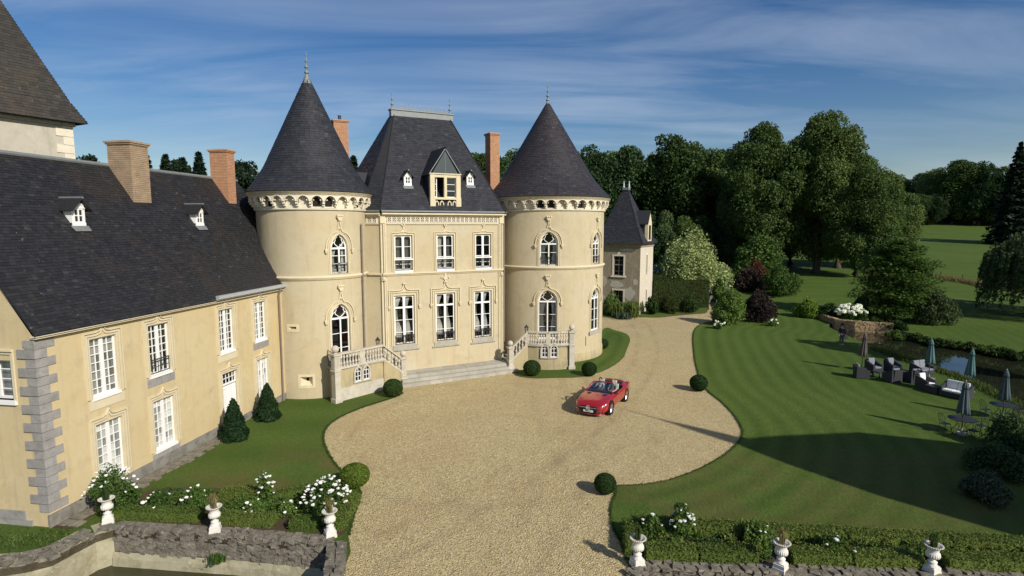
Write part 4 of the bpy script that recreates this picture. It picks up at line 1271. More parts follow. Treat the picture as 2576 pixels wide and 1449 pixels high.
for f, a, b in runs:
    sc_.ubox(f, a, b, 6.68, 6.76, -.02, .06); sc_.ubox(f, a, b, 6.763, 6.86, -.02, .13)
sc_.build('string_course', M_CREAM, man)
band('frieze_base', 9.86, 9.92, .07, M_CREAM); band('frieze_ground', 9.923, 10.36, .03, M_CARVE)
cn = MB()
for f, a, b in runs:
    cn.ubox(f, a, b, 10.363, 10.46, -.02, .16); cn.ubox(f, a, b, 10.463, 10.56, -.02, .30)
cn.build('cornice', M_CREAM, man)
gt = MB()
for f, a, b in runs: gt.ubox(f, a - .05, b + .05, 10.62, 10.72, .22, .36)
gt.build('gutter', M_LEAD, man)
# quatrefoil panels of the frieze
pw_ = .302
fp = MB(); q = pw_ / 2 - .012
fp.ribbon(ident, [(-q, .012), (q, .012), (q, .40), (-q, .40)], .045, .028, .085, True)
for sx in (-1, 1):
    for sz in (-1, 1):
        cx, cz = sx * .062, .206 + sz * .075
        fp.ribbon(ident, [(cx + .056 * math.cos(t * math.pi / 4), cz + .064 * math.sin(t * math.pi / 4)) for t in range(8)], .024, .028, .07, True)
fpm = fp.mesh('frieze_panel', M_CARVE)
dark_plate = MB()
dark_plate.prism(ident, [((.085 - .035 * math.cos(4 * t)) * math.cos(t) * .95, .206 + (.085 - .035 * math.cos(4 * t)) * math.sin(t) * 1.12) for t in [k * math.pi / 16 for k in range(32)]], .025, .036, back=False)
hm = dark_plate.mesh('panel_shadow', M_GLOOM)  # proud near-black plate paints the shade of a pierced quatrefoil
def put_panel(f, u):
    o = obj('frieze_panel', fpm, man); o.location = f(u, 9.935, 0)
    d = Vector(f(u + .1, 0, 0)) - Vector(f(u, 0, 0)); o.rotation_euler = (0, 0, math.atan2(d.y, d.x))
    h = obj('painted_panel_shade', hm, o)
for k in range(25): put_panel(ident, .34 + pw_ * (k + .5))
for k in range(3): put_panel(ml, ll - .42 - .33 * k)
put_panel(mr_, .75)
# corner colonettes
for (x, nm) in ((.07, 0), (ML - .07, 1)):
    mb = MB()
    for k, (dx_, dd) in enumerate(((-.10, .02), (.06, .05), (.17, .02))):
        mb.lathe([(.075, -.1), (.075, .45), (.055, .5), (.055, 6.55), (.08, 6.62)], 10, (x + dx_ * (1 if nm == 0 else -1), -dd, 0))
        mb.lathe([(.055, 6.86), (.055, 9.86)], 10, (x + dx_ * (1 if nm == 0 else -1), -dd, 0))
    mb.ubox(ident, x - .2, x + .2, -.1, .40, -.02, .13); mb.ubox(ident, x - .16, x + .16, 9.923, 10.36, .03, .12)
    mb.ball((x, -.12, 6.5), .11, 8, 1.3); mb.ball((x - .09, -.1, 6.42), .06, 8); mb.ball((x + .09, -.1, 6.42), .06, 8)
    mb.build('colonette', M_CREAM, man)
def rect_hood(mb, a, b, z0, d, drop, big):
    uc = (a + b) / 2
    o = .20 if big else .17
    for off, t, dd in ((0.05, .06, .035), (o, .035, .055)):
        L_ = [(a - off, z0), (a - off, d + off), (uc - .30, d + off), (uc - .13, d + off + .05), (uc - .05, d + off + .2), (uc, d + off + .30)] if off > .1 else [(a - off, z0), (a - off, d + off), (uc, d + off)]
        mb.ribbon(ident, L_, t, -.008, dd); mb.ribbon(ident, [(2 * uc - x, z) for x, z in L_], t, -.008, dd)
    mb.prism(ident, [(uc - .22, d + o + .02), (uc + .22, d + o + .02), (uc, d + o + .24)], -.005, .04)
    if big:
        h0 = a - .34; zt = d + .34
        L_ = [(h0, d - .62), (h0, zt), (uc - .38, zt), (uc - .17, zt + .06), (uc - .07, zt + .24), (uc - .05, zt + .40)]
        mb.ribbon(ident, L_, .05, -.008, .08); mb.ribbon(ident, [(2 * uc - x, z) for x, z in L_], .05, -.008, .08)
        for s in (h0, 2 * uc - h0):
            mb.ubox(ident, s - .08, s + .08, d - .72, d - .62, -.01, .15); mb.ball((s, -.06, d - .78), .085, 8, 1.3)
        mb.ubox(ident, uc - .1, uc + .1, zt + .38, zt + .46, -.01, .13)
for k, (a, b, c, d) in enumerate(U + Lw):
    uc = (a + b) / 2; big = k > 2
    vb = [(.5, .15)]
    hb = ([(.18, .03), (.36, .05), (.68, .03)] if not big else [(.25, .03), (.50, .03), (.755, .11)])
    def sk(i, j, k=k): return k == 2 and i == 0 and False
    win = sash(man, ident, a, b, c, d, vb, hb, -.15, .085)
    # rounded upper corners
    cm = MB()
    for s, x in ((1, a + .085), (-1, uc - .075), (1, uc + .075), (-1, b - .085)):
        cm.prism(ident, [(x, d - .085), (x + s * .10, d - .085), (x + s * .045, d - .10), (x + s * .015, d - .13), (x, d - .185)], -.148, -.098, back=False)
    cm.build('corner_fillet', M_WHITE, win)
    su = MB(); rect_hood(su, a, b, c - .05, d, 0, big)
    if not big:                                  # finial over the hood
        zt = d + .50
        su.ubox(ident, uc - .03, uc + .03, zt - .1, zt + .08, -.005, .07)
        if k == 1:
            for t in range(5): su.ball((uc + .09 * math.cos(t * 1.256 + .3), -.05, zt + .17 + .09 * math.sin(t * 1.256 + .3)), .06, 8)
        else: su.ribbon(ident, [(uc - .10, zt + .16), (uc - .04, zt + .20), (uc, zt + .28), (uc + .04, zt + .20), (uc + .10, zt + .16), (uc + .04, zt + .11), (uc, zt + .06), (uc - .04, zt + .11)], .05, -.005, .07, True)
    if k == 4:                                   # fleur-de-lis
        zt = d + .82
        su.prism(ident, [(uc - .05, zt), (uc + .05, zt), (uc + .09, zt + .3), (uc, zt + .62), (uc - .09, zt + .3)], -.005, .08)
        for s in (-1, 1): su.ribbon(ident, [(uc + s * x, zt + z) for x, z in ((.04, .10), (.14, .22), (.22, .30), (.27, .24), (.24, .16))], .06, -.005, .08)
        su.ubox(ident, uc - .14, uc + .14, zt + .10, zt + .16, -.005, .09)
    su.build('surround', M_CREAM, win)
    if big:
        sl = MB(); sl.ubox(ident, a - .14, b + .14, c - .30, c - .03, -.02, .05); sl.ubox(ident, a - .28, b + .28, c - .36, c - .303, -.02, .09)
        sl.build('sill', M_STEP, win)
        railing(win, ident, a + .02, b - .02, c + .06, c + .60, -.05, True)
        curtain(win, ident, a + .08, uc - .10, c + .4, d - .05, -.29, .62, None, 4); curtain(win, ident, uc + .10, uc + .45, c + .6, d - .05, -.29, .55, None, 4)
    else:
        sl = MB(); sl.ubox(ident, a - .02, b + .02, c - .12, c, -.2, .05); sl.build('sill', M_WHITE, win)
        railing(win, ident, a + .0, b - .0, c + .10, c + .60, .0)
        rl = MB(); rl.ubox(ident, a - .05, b + .03, c + .66, c + .74, -.01, .04); rl.build('guard_rail', M_WHITE, win)
        curtain(win, ident, a + .08, uc - .08 - (.2 if k == 2 else 0), c, d - .05, -.36, .1, M_CURTAIN if k == 1 else M_BLIND2, 5)
        if k != 2: curtain(win, ident, uc + .10, b - .08, c, d - .05, -.36, 0, M_BLIND2, 5)
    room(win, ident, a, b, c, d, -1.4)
    if k == 5:
        fl = MB()
        for t in range(7): fl.ball((a + .25 + .07 * (t % 4), .55, c + 1.02 + .06 * (t % 3)), .05, 6)
        fl.build('flower_bowl', M_PETAL, win)
# roof: chamfered hip up to a short ridge
RB, RL, RRt = 4.55, 2.30, 6.20
ez, ov = 10.66, .34
a0 = (FL[0] + .05, FL[1] - .35, ez); b0 = (-.12, -ov, ez); c0 = (ML + .12, -ov, ez); d0_ = (FR[0] + .25, FR[1] - .1, ez); d9 = (FR[0] + .25, 9.3, ez); a9 = (FL[0] - .2, 9.3, ez)
p0 = (RL, RB, 17.58); p1 = (RRt, RB, 17.58)
base, ms = MB(), MB(); rs = random.Random(9)
# the two chamfer faces run up to points just below the ridge ends
pl_ = (RL - .25, RB + .02, 17.30); pr_ = (RRt + .25, RB + .02, 17.30)
roof_face(ms, base, b0, c0, p1, p0, .27, .16, rs)
roof_face(ms, base, a0, b0, p0, pl_, .27, .16, rs)
roof_face(ms, base, c0, d0_, pr_, p1, .27, .16, rs)
roof_face(ms, base, a9, a0, pl_, (RL - .25, RB + .3, 17.30), .27, .16, rs)
roof_face(ms, base, d0_, d9, (RRt + .25, RB + .3, 17.30), pr_, .27, .16, rs)
base.face([a9, d9, (RRt, RB, 17.5), (RL, RB, 17.5)])
base.face([a0, b0, c0, d0_, d9, a9])
mrf = base.build('roof', M_UNDER, man)
ms.build('slate_courses', M_SLATE, mrf, kind='stuff')
hp = MB()
for e, f in ((b0, p0), (c0, p1)): hp.tube([Vector(e) + Vector((0, -.02, .02)), Vector(f) + Vector((0, -.02, .02))], .035, 6)
hp.build('hip_roll', M_SLATE, mrf)
ld = MB(); ld.box(RL - .30, RRt + .30, RB - .26, RB + .26, 17.20, 17.62); ld.box(RL - .36, RRt + .36, RB - .32, RB + .32, 17.62, 17.70); ld.build('ridge_capping', M_LEAD, mrf)
cr = MB()
for k in range(12):
    x = RL + .2 + (RRt - RL - .4) * k / 11
    mpc = lambda u, z, d, x=x: (x + u, RB - d, z)
    cr.ribbon(mpc, [(.07 * math.cos(t * math.pi / 5), 18.05 + .07 * math.sin(t * math.pi / 5)) for t in range(10)], .025, -.012, .012, True)
    cr.box(x - .012, x + .012, RB - .012, RB + .012, 17.70, 17.98)
    cr.ribbon(mpc, [(-.14, 17.72), (-.07, 17.86), (0, 17.74), (.07, 17.86), (.14, 17.72)], .025, -.012, .012)
cr.box(RL, RRt, RB - .015, RB + .015, 17.82, 17.85)
cr.build('ridge_cresting', M_LEAD, mrf)
for x in (RL - .15, RRt + .15):
    fm = MB(); finial(fm, (x, RB, 17.68), 1.25, .09); fm.build('finial', M_COPPER, mrf, True)
lucarne(man, 1.98, .80, 12.30, .50, .58, .28, 1.2); lucarne(man, 6.34, .94, 12.48, .50, .58, .28, 1.2)
# stone dormer
DX, DF = 4.20, -.06
dm = MB(); h0, h1 = 10.82, 13.02
for x in (-.88, .88): dm.ubox(ident, DX + x - .15, DX + x + .15, h0, h1, -DF - .25, -DF + .02); dm.ubox(ident, DX + x - .17, DX + x + .17, h0, h0 + .74, -DF - .22, -DF + .05)
dm.ubox(ident, DX - .09, DX + .09, h0 + .6, h1 - .02, -DF - .2, -DF + .01)
dm.ubox(ident, DX - .78, DX + .78, h0 + .62, h0 + .76, -DF - .2, -DF + .04); dm.ubox(ident, DX - .72, DX + .72, h1 - .18, h1, -DF - .2, -DF + .0)
for s in (-1, 1):
    for k in range(2):
        cx = DX + s * (.22 + .34 * k) + s * .04
        al = arch_line(cx, .22, h0 + .34, h0 + .52, 4)
        dm.ribbon(ident, [(cx - .13, h0 + .05)] + al + [(cx + .13, h0 + .05)], .06, -DF - .12, -DF + .01)
dm.ubox(ident, DX - .72, DX + .72, h0, h0 + .06, -DF - .2, -DF + .015)
dm.ubox(ident, DX - 1.05, DX + 1.05, h1 + .002, h1 + .07, -DF - .25, -DF + .06)
dorm = dm.build('dormer', M_CREAM, man)
bk = MB(); bk.ubox(ident, DX - .72, DX + .72, h0, h0 + .62, -DF - .16, -DF - .14); bk.ubox(ident, DX - .75, DX + .75, h0 + .7, h1, -DF - .9, -DF - .88); bk.build('room_backing', M_GLOOM, dorm)
ck = MB()
for s in (-1, 1): ck.box(DX + s * .95 - .05, DX + s * .95 + .05, DF + .05, DF + 2.0, h0, h1)
ck.build('dormer_cheek', M_SLATE, dorm)
gb = MB(); gb.prism(ident, [(DX - .88, h1 + .07), (DX + .88, h1 + .07), (DX, h1 + 1.48)], -DF - .16, -DF - .02)
gb.build('dormer_gable', plain('dark_lead_panel', (0.035, 0.05, 0.055), 0.4, 0.5, var=0.1), dorm)
gs = MB(); gs.ubox(ident, DX - .01, DX + .01, h1 + .1, h1 + 1.4, -DF - .018, -DF - .005); gs.build('gable_seam', M_LEAD, dorm)
vr = MB()
for s in (-1, 1): vr.ribbon(ident, [(DX + s * 1.10, h1 + .0), (DX + s * .02, h1 + 1.60)], .05, -DF - .18, -DF + .03)
vr.build('verge_board', M_LEAD, dorm)
dr_ = MB()
for s in (-1, 1):
    dr_.face([(DX, DF - .02, h1 + 1.74), (DX + s * 1.16, DF - .02, h1 - .02), (DX + s * 1.16, DF + 3.2, h1 - .02), (DX, DF + 3.2, h1 + 1.74)])
    dr_.face([(DX, DF - .02, h1 + 1.70), (DX + s * 1.16, DF - .02, h1 - .06), (DX + s * 1.16, DF + 3.2, h1 - .06), (DX, DF + 3.2, h1 + 1.70)])
dr_.build('dormer_roof', M_SLATE, dorm)
for s in (-1, 1):
    a, b = (DX - .73, DX - .09) if s < 0 else (DX + .09, DX + .73)
    sash2(dorm, ident, a + (0 if s > 0 else 0), (b if s > 0 else a + .20), h0 + .76, h1 - .18, [], [(.33, .03), (.66, .03)], -DF - .2)
# chimneys behind the towers and the low roof linking to the left tower
brick_stack(man, -1.2, -.2, 7.7, 8.6, 9.5, 17.1, M_BRICK)
pt = MB(); pt.lathe([(.12, 0), (.10, .3), (.13, .32), (.13, .36)], 10, (-.7, 8.1, 17.25)); pt.build('chimney_pot', M_IRON, man)
brick_stack(man, 9.35, 10.1, 4.1, 5.0, 10.0, 16.45, M_BRICK)
lr_ = MB(); lr_.prism(lambda u, z, d: (d, u, z), [(1.2, 10.3), (3.4, 13.25), (5.6, 10.3)], -4.2, .4); lr_.build('linking_roof', M_SLATE, man)
lr_ = MB(); lr_.prism(lambda u, z, d: (d, u, z), [(3.2, 10.0), (5.4, 13.2), (7.6, 10.0)], 7.5, 11.5)
lr_.build('linking_roof', M_SLATE, man)
for x, y in ((-1.35, 1.0), (9.05, 1.55)):
    if x < 0: continue
    mb = MB(); mb.tube([(x, y - .25, 1.2), (x, y - .25, 10.5)], .05, 8)
    for z in (2.6, 4.6, 6.5, 8.6): mb.lathe([(.07, 0), (.07, .06)], 8, (x, y - .25, z))
    mb.build('downpipe', M_PIPE, man)

# ------------------------------------------------------------------ the old keep behind the wing
kp = thing('keep_tower', 'tall weathered keep with steep lichened slate roof behind the wing', 'tower', (-23.4, 31.0, 0), rot(26.5))
S = 7.6
kb = MB(); kb.box(-S, 0, 0, S, -.1, 15.2); kb.build('wall', M_KEEP, kp)
cn = MB(); cn.box(-S - .1, .12, -.12, S + .1, 15.0, 15.25); cn.build('cornice', M_KEEP, kp)
z = 8.0; k = 0
while z < 14.95:
    mb = MB(); la = .78 if k % 2 else .46
    mb.box(-la, .03, -.035, .02, z + .01, z + .42, rng.random() * .5); mb.box(-.02, .034, -.03, .5 if k % 2 else .8, z + .012, z + .418, .4)
    mb.build('quoin', M_CARVE, kp); z += .43; k += 1
base, ms = MB(), MB(); rs = random.Random(4)
lv = [(.52, 15.18), (0.0, 16.25), (-.75, 18.2), (-3.72, 26.0)]
def kc(o): return [(-S - o, -o), (o, -o), (o, S + o), (-S - o, S + o)]
for (o1, z1), (o2, z2) in zip(lv, lv[1:]):
    A, B = kc(o1), kc(o2)
    for k in range(4):
        j = (k + 1) % 4
        if k in (0, 1): roof_face(ms, base, (*A[k], z1), (*A[j], z1), (*B[j], z2), (*B[k], z2), .26, .16, rs)
        else: base.face([(*A[k], z1), (*A[j], z1), (*B[j], z2), (*B[k], z2)])
base.face([(*p, 15.18) for p in kc(.5)])
rf = base.build('roof', M_UNDER, kp); ms.build('slate_courses', M_SLATE_KEEP, rf, kind='stuff')

# ------------------------------------------------------------------ the small pavilion at the back
pv = thing('corner_pavilion', 'small square pavilion with peeling render and bell-cast slate roof', 'house', (13.93, 61.7, 0), rot(29))
S = 5.07
pm_l = lambda u, z, d: (-d, S - u, z)            # left face: u runs to the right, towards the corner
wb = MB()
opl = [(2.07, 3.20, 4.28, 6.42), (2.10, 3.22, 1.30, 2.62)]
wall_holes(wb, pm_l, 0, S, -.2, 7.5, opl, .22)
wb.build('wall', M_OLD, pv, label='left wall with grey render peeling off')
wb = MB(); opr = [(2.25, 2.75, 4.3, 6.5), (2.35, 2.8, 1.3, 2.6)]
wall_holes(wb, ident, 0, S, -.2, 7.5, opr, .22)
wb.face([(0, S, -.2), (S, S, -.2), (S, S, 7.5), (0, S, 7.5)]); wb.face([(S, 0, -.2), (S, S, -.2), (S, S, 7.5), (S, 0, 7.5)])
wb.build('wall', M_PALEWALL, pv, label='right wall with pale render')  # given a paler colour than the left wall
for f, ops in ((pm_l, opl), (ident, opr)):
    for k, (a, b, c, d) in enumerate(ops):
        win = sash(pv, f, a, b, c, d, [(.5, .06)], [(.22, .03), (.55, .12), (.78, .03)] if k == 0 else [(.5, .04)], -.18, .05, plain('grey_joinery', (.20, .18, .15), .8))
        su = MB(); su.ribbon(f, [(a - .08, c - .05), (a - .08, d + .08), (b + .08, d + .08), (b + .08, c - .05)], .17, -.005, .035)
        if k == 0 and f is pm_l:
            su.ubox(f, a - .3, b + .3, c - .2, c - .05, -.01, .12); uc = (a + b) / 2; su.prism(f, [(uc - .25, d + .18), (uc + .25, d + .18), (uc, d + .5)], -.01, .04)
        su.build('surround', M_CARVE, win); room(win, f, a, b, c, d, -1.2)
# patches of bare rubble where the render fell
rp = random.Random(8)
for (u, z, w_, h_) in ((.9, 3.6, 1.0, 1.3), (3.9, 2.3, 1.4, 1.5), (4.6, 3.6, .6, .8), (2.4, 3.3, 1.8, .8), (3.6, 7.1, 1.8, .35), (.7, 1.6, 1.1, 1.2)):
    mb = MB(); n = 14
    mb.prism(pm_l, [(u + w_ * .5 * math.cos(t * 2 * math.pi / n) * rp.uniform(.7, 1.15), z + h_ * .5 * math.sin(t * 2 * math.pi / n) * rp.uniform(.7, 1.15)) for t in range(n)], .0, .012 + .004 * rp.random(), back=False)
    mb.build('bare_patch', stone_pale, pv) if False else mb.build('bare_patch', M_KEEP, pv)
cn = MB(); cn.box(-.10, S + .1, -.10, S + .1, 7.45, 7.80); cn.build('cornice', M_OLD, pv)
base, ms = MB(), MB(); rs = random.Random(6)
lv = [(.42, 7.80), (.02, 8.35), (-.65, 9.8), (-2.42, 14.0)]
def kc(o): return [(-o, -o), (S + o, -o), (S + o, S + o), (-o, S + o)]
for (o1, z1), (o2, z2) in zip(lv, lv[1:]):
    A, B = kc(o1), kc(o2)
    for k in range(4):
        j = (k + 1) % 4
        if k in (0, 3): roof_face(ms, base, (*A[k], z1), (*A[j], z1), (*B[j], z2), (*B[k], z2), .26, .16, rs)
        else: base.face([(*A[k], z1), (*A[j], z1), (*B[j], z2), (*B[k], z2)])
base.face([(*p, 7.80) for p in kc(.42)])
rf = base.build('roof', M_UNDER, pv); ms.build('slate_courses', M_SLATE, rf, kind='stuff')
for s in (-.3, .3):
    mb = MB(); mb.lathe([(.12, 0), (.1, .25), (.04, .75), (.004, .8)], 6, (S / 2 + s * .485, S / 2 - s * .875, 14.0)); mb.build('finial', M_ZINC, rf)
mb = MB(); mb.box(S / 2 - .35, S / 2 + .35, S / 2 - .35, S / 2 + .35, 13.75, 14.02); mb.build('ridge_capping', M_LEAD, rf)
dd = MB(); dx0 = 2.55
dd.box(dx0 - .75, dx0 + .75, -.25, .1, 7.9, 10.1); dd.prism(ident, [(dx0 - .75, 10.1), (dx0 + .75, 10.1), (dx0, 11.35)], -.1, .25)
do = dd.build('dormer', M_CREAM, pv)
mb = MB(); mb.ubox(ident, dx0 - .4, dx0 + .4, 8.2, 9.8, .2, .256); mb.build('dormer_window', M_DARKGL, do)
mb = MB()
for s in (-1, 1):
    mb.box(dx0 + s * .72 - .04, dx0 + s * .72 + .04, .1, 1.9, 8.2, 10.0)
    mb.face([(dx0, -.32, 11.45), (dx0 + s * .95, -.32, 9.95), (dx0 + s * .95, 2.0, 9.95), (dx0, 2.0, 11.45)]); mb.face([(dx0, -.32, 11.38), (dx0 + s * .95, -.32, 9.88), (dx0 + s * .95, 2.0, 9.88), (dx0, 2.0, 11.38)])
mb.build('dormer_roof', M_SLATE, do)

# ------------------------------------------------------------------ gatehouse outside the frame (its shadow crosses drive and lawn)
q0, D0 = 25.0, 12.3
gh = thing('gatehouse', 'slate-roofed gatehouse beyond the right edge, seen only by its shadow', 'house', (0, 0, 0), 0)
hx, hy = math.sin(R(SUN_AZ)), math.cos(R(SUN_AZ)); px_, py_ = -hy, hx
def gq(q, z, d):                                 # q across the sun, d towards the sun from the front wall
    r_ = -D0 - d
    return (px_ * q - hx * r_, py_ * q - hy * r_, z)
tk = math.tan(R(SUN_EL))
Zr = lambda r_: (r_ + D0) * tk
prof = [(23.5, -.1), (23.4, Zr(2.0)), (23.37, Zr(4.9)), (23.84, Zr(8.3)), (24.44, Zr(10.75)), (25.3, Zr(10.85)), (26.7, Zr(10.0)), (30.06, Zr(7.4)), (31.45, Zr(4.7)), (32.75, Zr(1.8)), (33.0, -.1)]
mb = MB(); mb.prism(gq, [(q, z) for q, z in prof], 0.0, 6.0); mb.build('wall', M_STUCCO, gh)
mb = MB(); c = gq(25.0, 0, .6)
mb.lathe([(.55, Zr(10.4)), (.46, Zr(12.0)), (.30, Zr(13.6)), (.14, Zr(14.8)), (.05, Zr(15.8)), (.03, Zr(18.0))], 12, (c[0], c[1], 0)); mb.build('spire', M_SLATE, gh)

# ------------------------------------------------------------------ terrace and the two stairs
MX, MY = Vector((math.sin(R(62.5)), math.cos(R(62.5)), 0)), Vector((-math.cos(R(62.5)), math.sin(R(62.5)), 0))
MO = Vector((-8.0, 35.0, 0))
def mloc(p): q = Vector((p[0], p[1], 0)) - MO; return (q.dot(MX), q.dot(MY))
TZ = .54
ter = thing('terrace_steps', 'weathered grey stone terrace with two wide steps before the central block', 'steps', MO, rot(62.5))
for k, (x0, x1, y0, z1) in enumerate(((.60, 8.62, -1.72, .16), (.72, 8.40, -1.42, .35), (.86, 8.20, -1.14, TZ))):
    n = 5 + k; x = x0
    cuts = [x0 + (x1 - x0) * (i + rng.uniform(-.15, .15)) / n for i in range(1, n)]
    for a, b in zip([x0] + cuts, cuts + [x1]):
        mb = MB(); mb.box(a + .004, b - .004, y0 + rng.uniform(-.008, .008), .3, z1 - .30, z1 + rng.uniform(-.003, .003), rng.random())
        mb.build('step_slab', M_STEP, ter)
for k in range(5):
    mb = MB(); a = .9 + 1.46 * k; mb.box(a + .006, a + 1.45, -.55 + .03 * (k % 2), .2, TZ - .1, TZ + .012, rng.random()); mb.build('step_slab', M_STEP, ter)

def baluster_mesh():
    mb = MB()
    mb.box(-.055, .055, -.055, .055, 0, .05)
    mb.lathe([(.05, .05), (.035, .08), (.07, .17), (.072, .21), (.035, .32), (.028, .35), (.045, .36), (.045, .38), (.028, .39), (.035, .43), (.072, .54), (.068, .58), (.035, .66), (.05, .70)], 8)
    mb.box(-.055, .055, -.055, .055, .70, .75)
    return mb.mesh('baluster', M_BALUST, False)
BAL = baluster_mesh()
def orient(d): return math.atan2(d.y, d.x)
def pier(parent, p, z0, z1, w_=.34, ball=.19, rz=0.0):
    mb = MB(); h = w_ / 2
    mb.box(-h - .05, h + .05, -h - .05, h + .05, z0, z0 + .32); mb.box(-h, h, -h, h, z0 + .32, z1 - .95 + .0)
    mb.box(-h - .04, h + .04, -h - .04, h + .04, z1 - 1.0, z1 - .92); mb.box(-h, h, -h, h, z1 - .92, z1 - .10)
    for s in (-1, 1):                            # fluted panels
        for q in (-.09, 0, .09):
            mb.box(q - .022, q + .022, s * h - .012, s * h + .012, z1 - .84, z1 - .2); mb.box(s * h - .012, s * h + .012, q - .022, q + .022, z1 - .84, z1 - .2)
    mb.box(-h - .07, h + .07, -h - .07, h + .07, z1 - .10, z1)
    o = mb.build('pier', M_BALUST, parent); o.location = (p[0], p[1], 0); o.rotation_euler = (0, 0, rz)
    b = MB(); b.lathe([(.10, z1), (.08, z1 + .05)], 12); b.ball((0, 0, z1 + .04 + ball), ball, 16); bo = b.build('stone_ball', M_GREYST if ball < .18 else M_BALUST, o, True)
    return o
def balustrade(parent, pts, zf, hh=.93, n_per=.155, solid=()):
    """Rails and balusters along a plan line; zf(i) gives the floor height at each point."""
    for (a, za_), (b, zb_), (n, mid) in [((pts[i], zf[i]), (pts[i + 1], zf[i + 1]), solid[i]) for i in range(len(pts) - 1)]:
        A, B = Vector((*a, za_)), Vector((*b, zb_)); L = (B - A).length; d = (B - A).normalized(); nrm = Vector((d.y, -d.x, 0)).normalized()
        for nm, o0, o1, hw in (('lower_rail', 0.0, .11, .10), ('handrail', hh - .10, hh, .12)):
            mb = MB()
            P = [A + nrm * hw, B + nrm * hw, B - nrm * hw, A - nrm * hw]
            i = len(mb.v); mb.v += [tuple(p + UP * o0) for p in P] + [tuple(p + UP * o1) for p in P]
            for q in ((0, 3, 2, 1), (4, 5, 6, 7), (0, 1, 5, 4), (1, 2, 6, 5), (2, 3, 7, 6), (3, 0, 4, 7)): mb.f.append([i + k for k in q]); mb.r.append(.4)
            mb.build(nm, M_BALUST, parent)
        for k in range(n):
            t = (k + .6) / (n + .2)
            if mid and abs(t - .5) < .055: continue
            p = A.lerp(B, t)
            o = obj('baluster', BAL, parent); o.location = p + UP * .11; o.rotation_euler = (0, 0, orient(d)); o.scale = (1, 1, (hh - .21) / .75)
        if mid:
            p = A.lerp(B, .5); mb = MB(); M4 = Matrix.Translation(p) @ Matrix.Rotation(orient(d), 4, 'Z')
            mb.box(-.17, .17, -.085, .085, .112, hh - .102, .4, M4); mb.build('rail_pedestal', M_BALUST, parent)
def small_gothic(parent, f, uc, z0, w_=.40, h=.85):
    mb = MB(); a, b = uc - w_ / 2, uc + w_ / 2; zs = z0 + h * .66
    og = [(a - .05, z0), (a - .05, zs), (a + w_ * .12, zs + h * .22), (uc - .05, zs + h * .30), (uc, zs + h * .42), (uc + .05, zs + h * .30), (b - w_ * .12, zs + h * .22), (b + .05, zs), (b + .05, z0)]
    pn = MB(); pn.prism(f, [(a, z0)] + [(b, z0)] + [(b, zs), (b - w_ * .12, zs + h * .19), (uc, zs + h * .32), (a + w_ * .12, zs + h * .19), (a, zs)], -.02, .012, back=False)
    mb.ubox(f, a, a + .035, z0, zs + .05, .013, .04); mb.ubox(f, b - .035, b, z0, zs + .05, .013, .04); mb.ubox(f, uc - .018, uc + .018, z0, zs + h * .28, .013, .036)
    mb.ubox(f, a, b, z0, z0 + .045, .014, .042); mb.ubox(f, a, b, z0 + h * .34 - .015, z0 + h * .34 + .015, .013, .034); mb.ubox(f, a, b, z0 + h * .66 - .015, z0 + h * .66 + .015, .013, .034)
    win = mb.build('window', M_WHITE, parent)
    pn.build('pane', M_DARKGL, win)
    su = MB(); su.ribbon(f, og, .09, -.01, .10); su.ubox(f, a - .1, b + .1, z0 - .08, z0, -.01, .09); su.build('surround', M_BALUST, win)

def lantern(parent, p, z):
    mb = MB(); mb.tube([(p[0], p[1], z), (p[0], p[1], z + .5)], .022, 6); mb.lathe([(.07, 0), (.05, .05)], 8, (p[0], p[1], z))
    for k in range(6):
        t = k * math.pi / 3; c_, s_ = math.cos(t), math.sin(t)
        mb.tube([(p[0] + .07 * c_, p[1] + .07 * s_, z + .5), (p[0] + .13 * c_, p[1] + .13 * s_, z + .82)], .010, 4)
    mb.lathe([(.075, .48), (.075, .51)], 6, (p[0], p[1], z)); mb.lathe([(.16, .82), (.15, .85), (.05, .97), (.02, 1.04)], 6, (p[0], p[1], z))
    la = mb.build('lantern', M_IRON, parent)
    g = MB(); g.lathe([(.065, .51), (.122, .82)], 6, (p[0], p[1], z)); g.build('lantern_glass', M_GLASS, la)

# left stair: landing wall from the corner pier to the stair head, flight down to the terrace
sl_ = thing('staircase', 'stone staircase with balustrade rising to the open arched door of the left tower', 'staircase', (-9.73, 30.8, 0))
O = Vector((-9.73, 30.8, 0))
LZ = 1.83
A, B, E2 = Vector((-9.73, 30.85, 0)) - O, Vector((-7.70, 33.25, 0)) - O, Vector((-6.78, 34.50, 0)) - O
facet = MO + MX * -.2 - O
tow = Vector((LT[0], LT[1], 0)) - O
f_l, L_l = side_map((A.x, A.y), (B.x, B.y))
core = MB()
core.prism(plan, [(A.x, A.y), (B.x, B.y), ((MO + MX * .3 + MY * .1 - O).x, (MO + MX * .3 + MY * .1 - O).y), ((MO + MX * -1.1 + MY * 1.0 - O).x, (MO + MX * -1.1 + MY * 1.0 - O).y), (tow.x + .6, tow.y - .2), (A.x - .75, A.y + .95)], -.1, LZ - .08)
core.build('landing_wall', M_STAIN, sl_)
mb = MB(); mb.ubox(f_l, .0, L_l, -.1, .72, -.05, .035); mb.build('plinth', M_BALUST, sl_)
mb = MB(); mb.prism(plan, [(A.x - .1, A.y - .1), (B.x + .1, B.y - .02), ((MO + MX * .25 + MY * .02 - O).x, (MO + MX * .25 + MY * .02 - O).y), (tow.x + 1.0, tow.y - .2), (A.x - .85, A.y + .95)], LZ - .08, LZ); mb.build('landing', M_STEP, sl_)
small_gothic(sl_, f_l, 1.36, .92); small_gothic(sl_, f_l, 1.92, .92)
pier(sl_, A + Vector((-.02, -.05, 0)), -.1, LZ + .93, .36, .21, .9)
pier(sl_, E2 + Vector((.03, .05, 0)), .1, 1.68, .30, .19, .48)
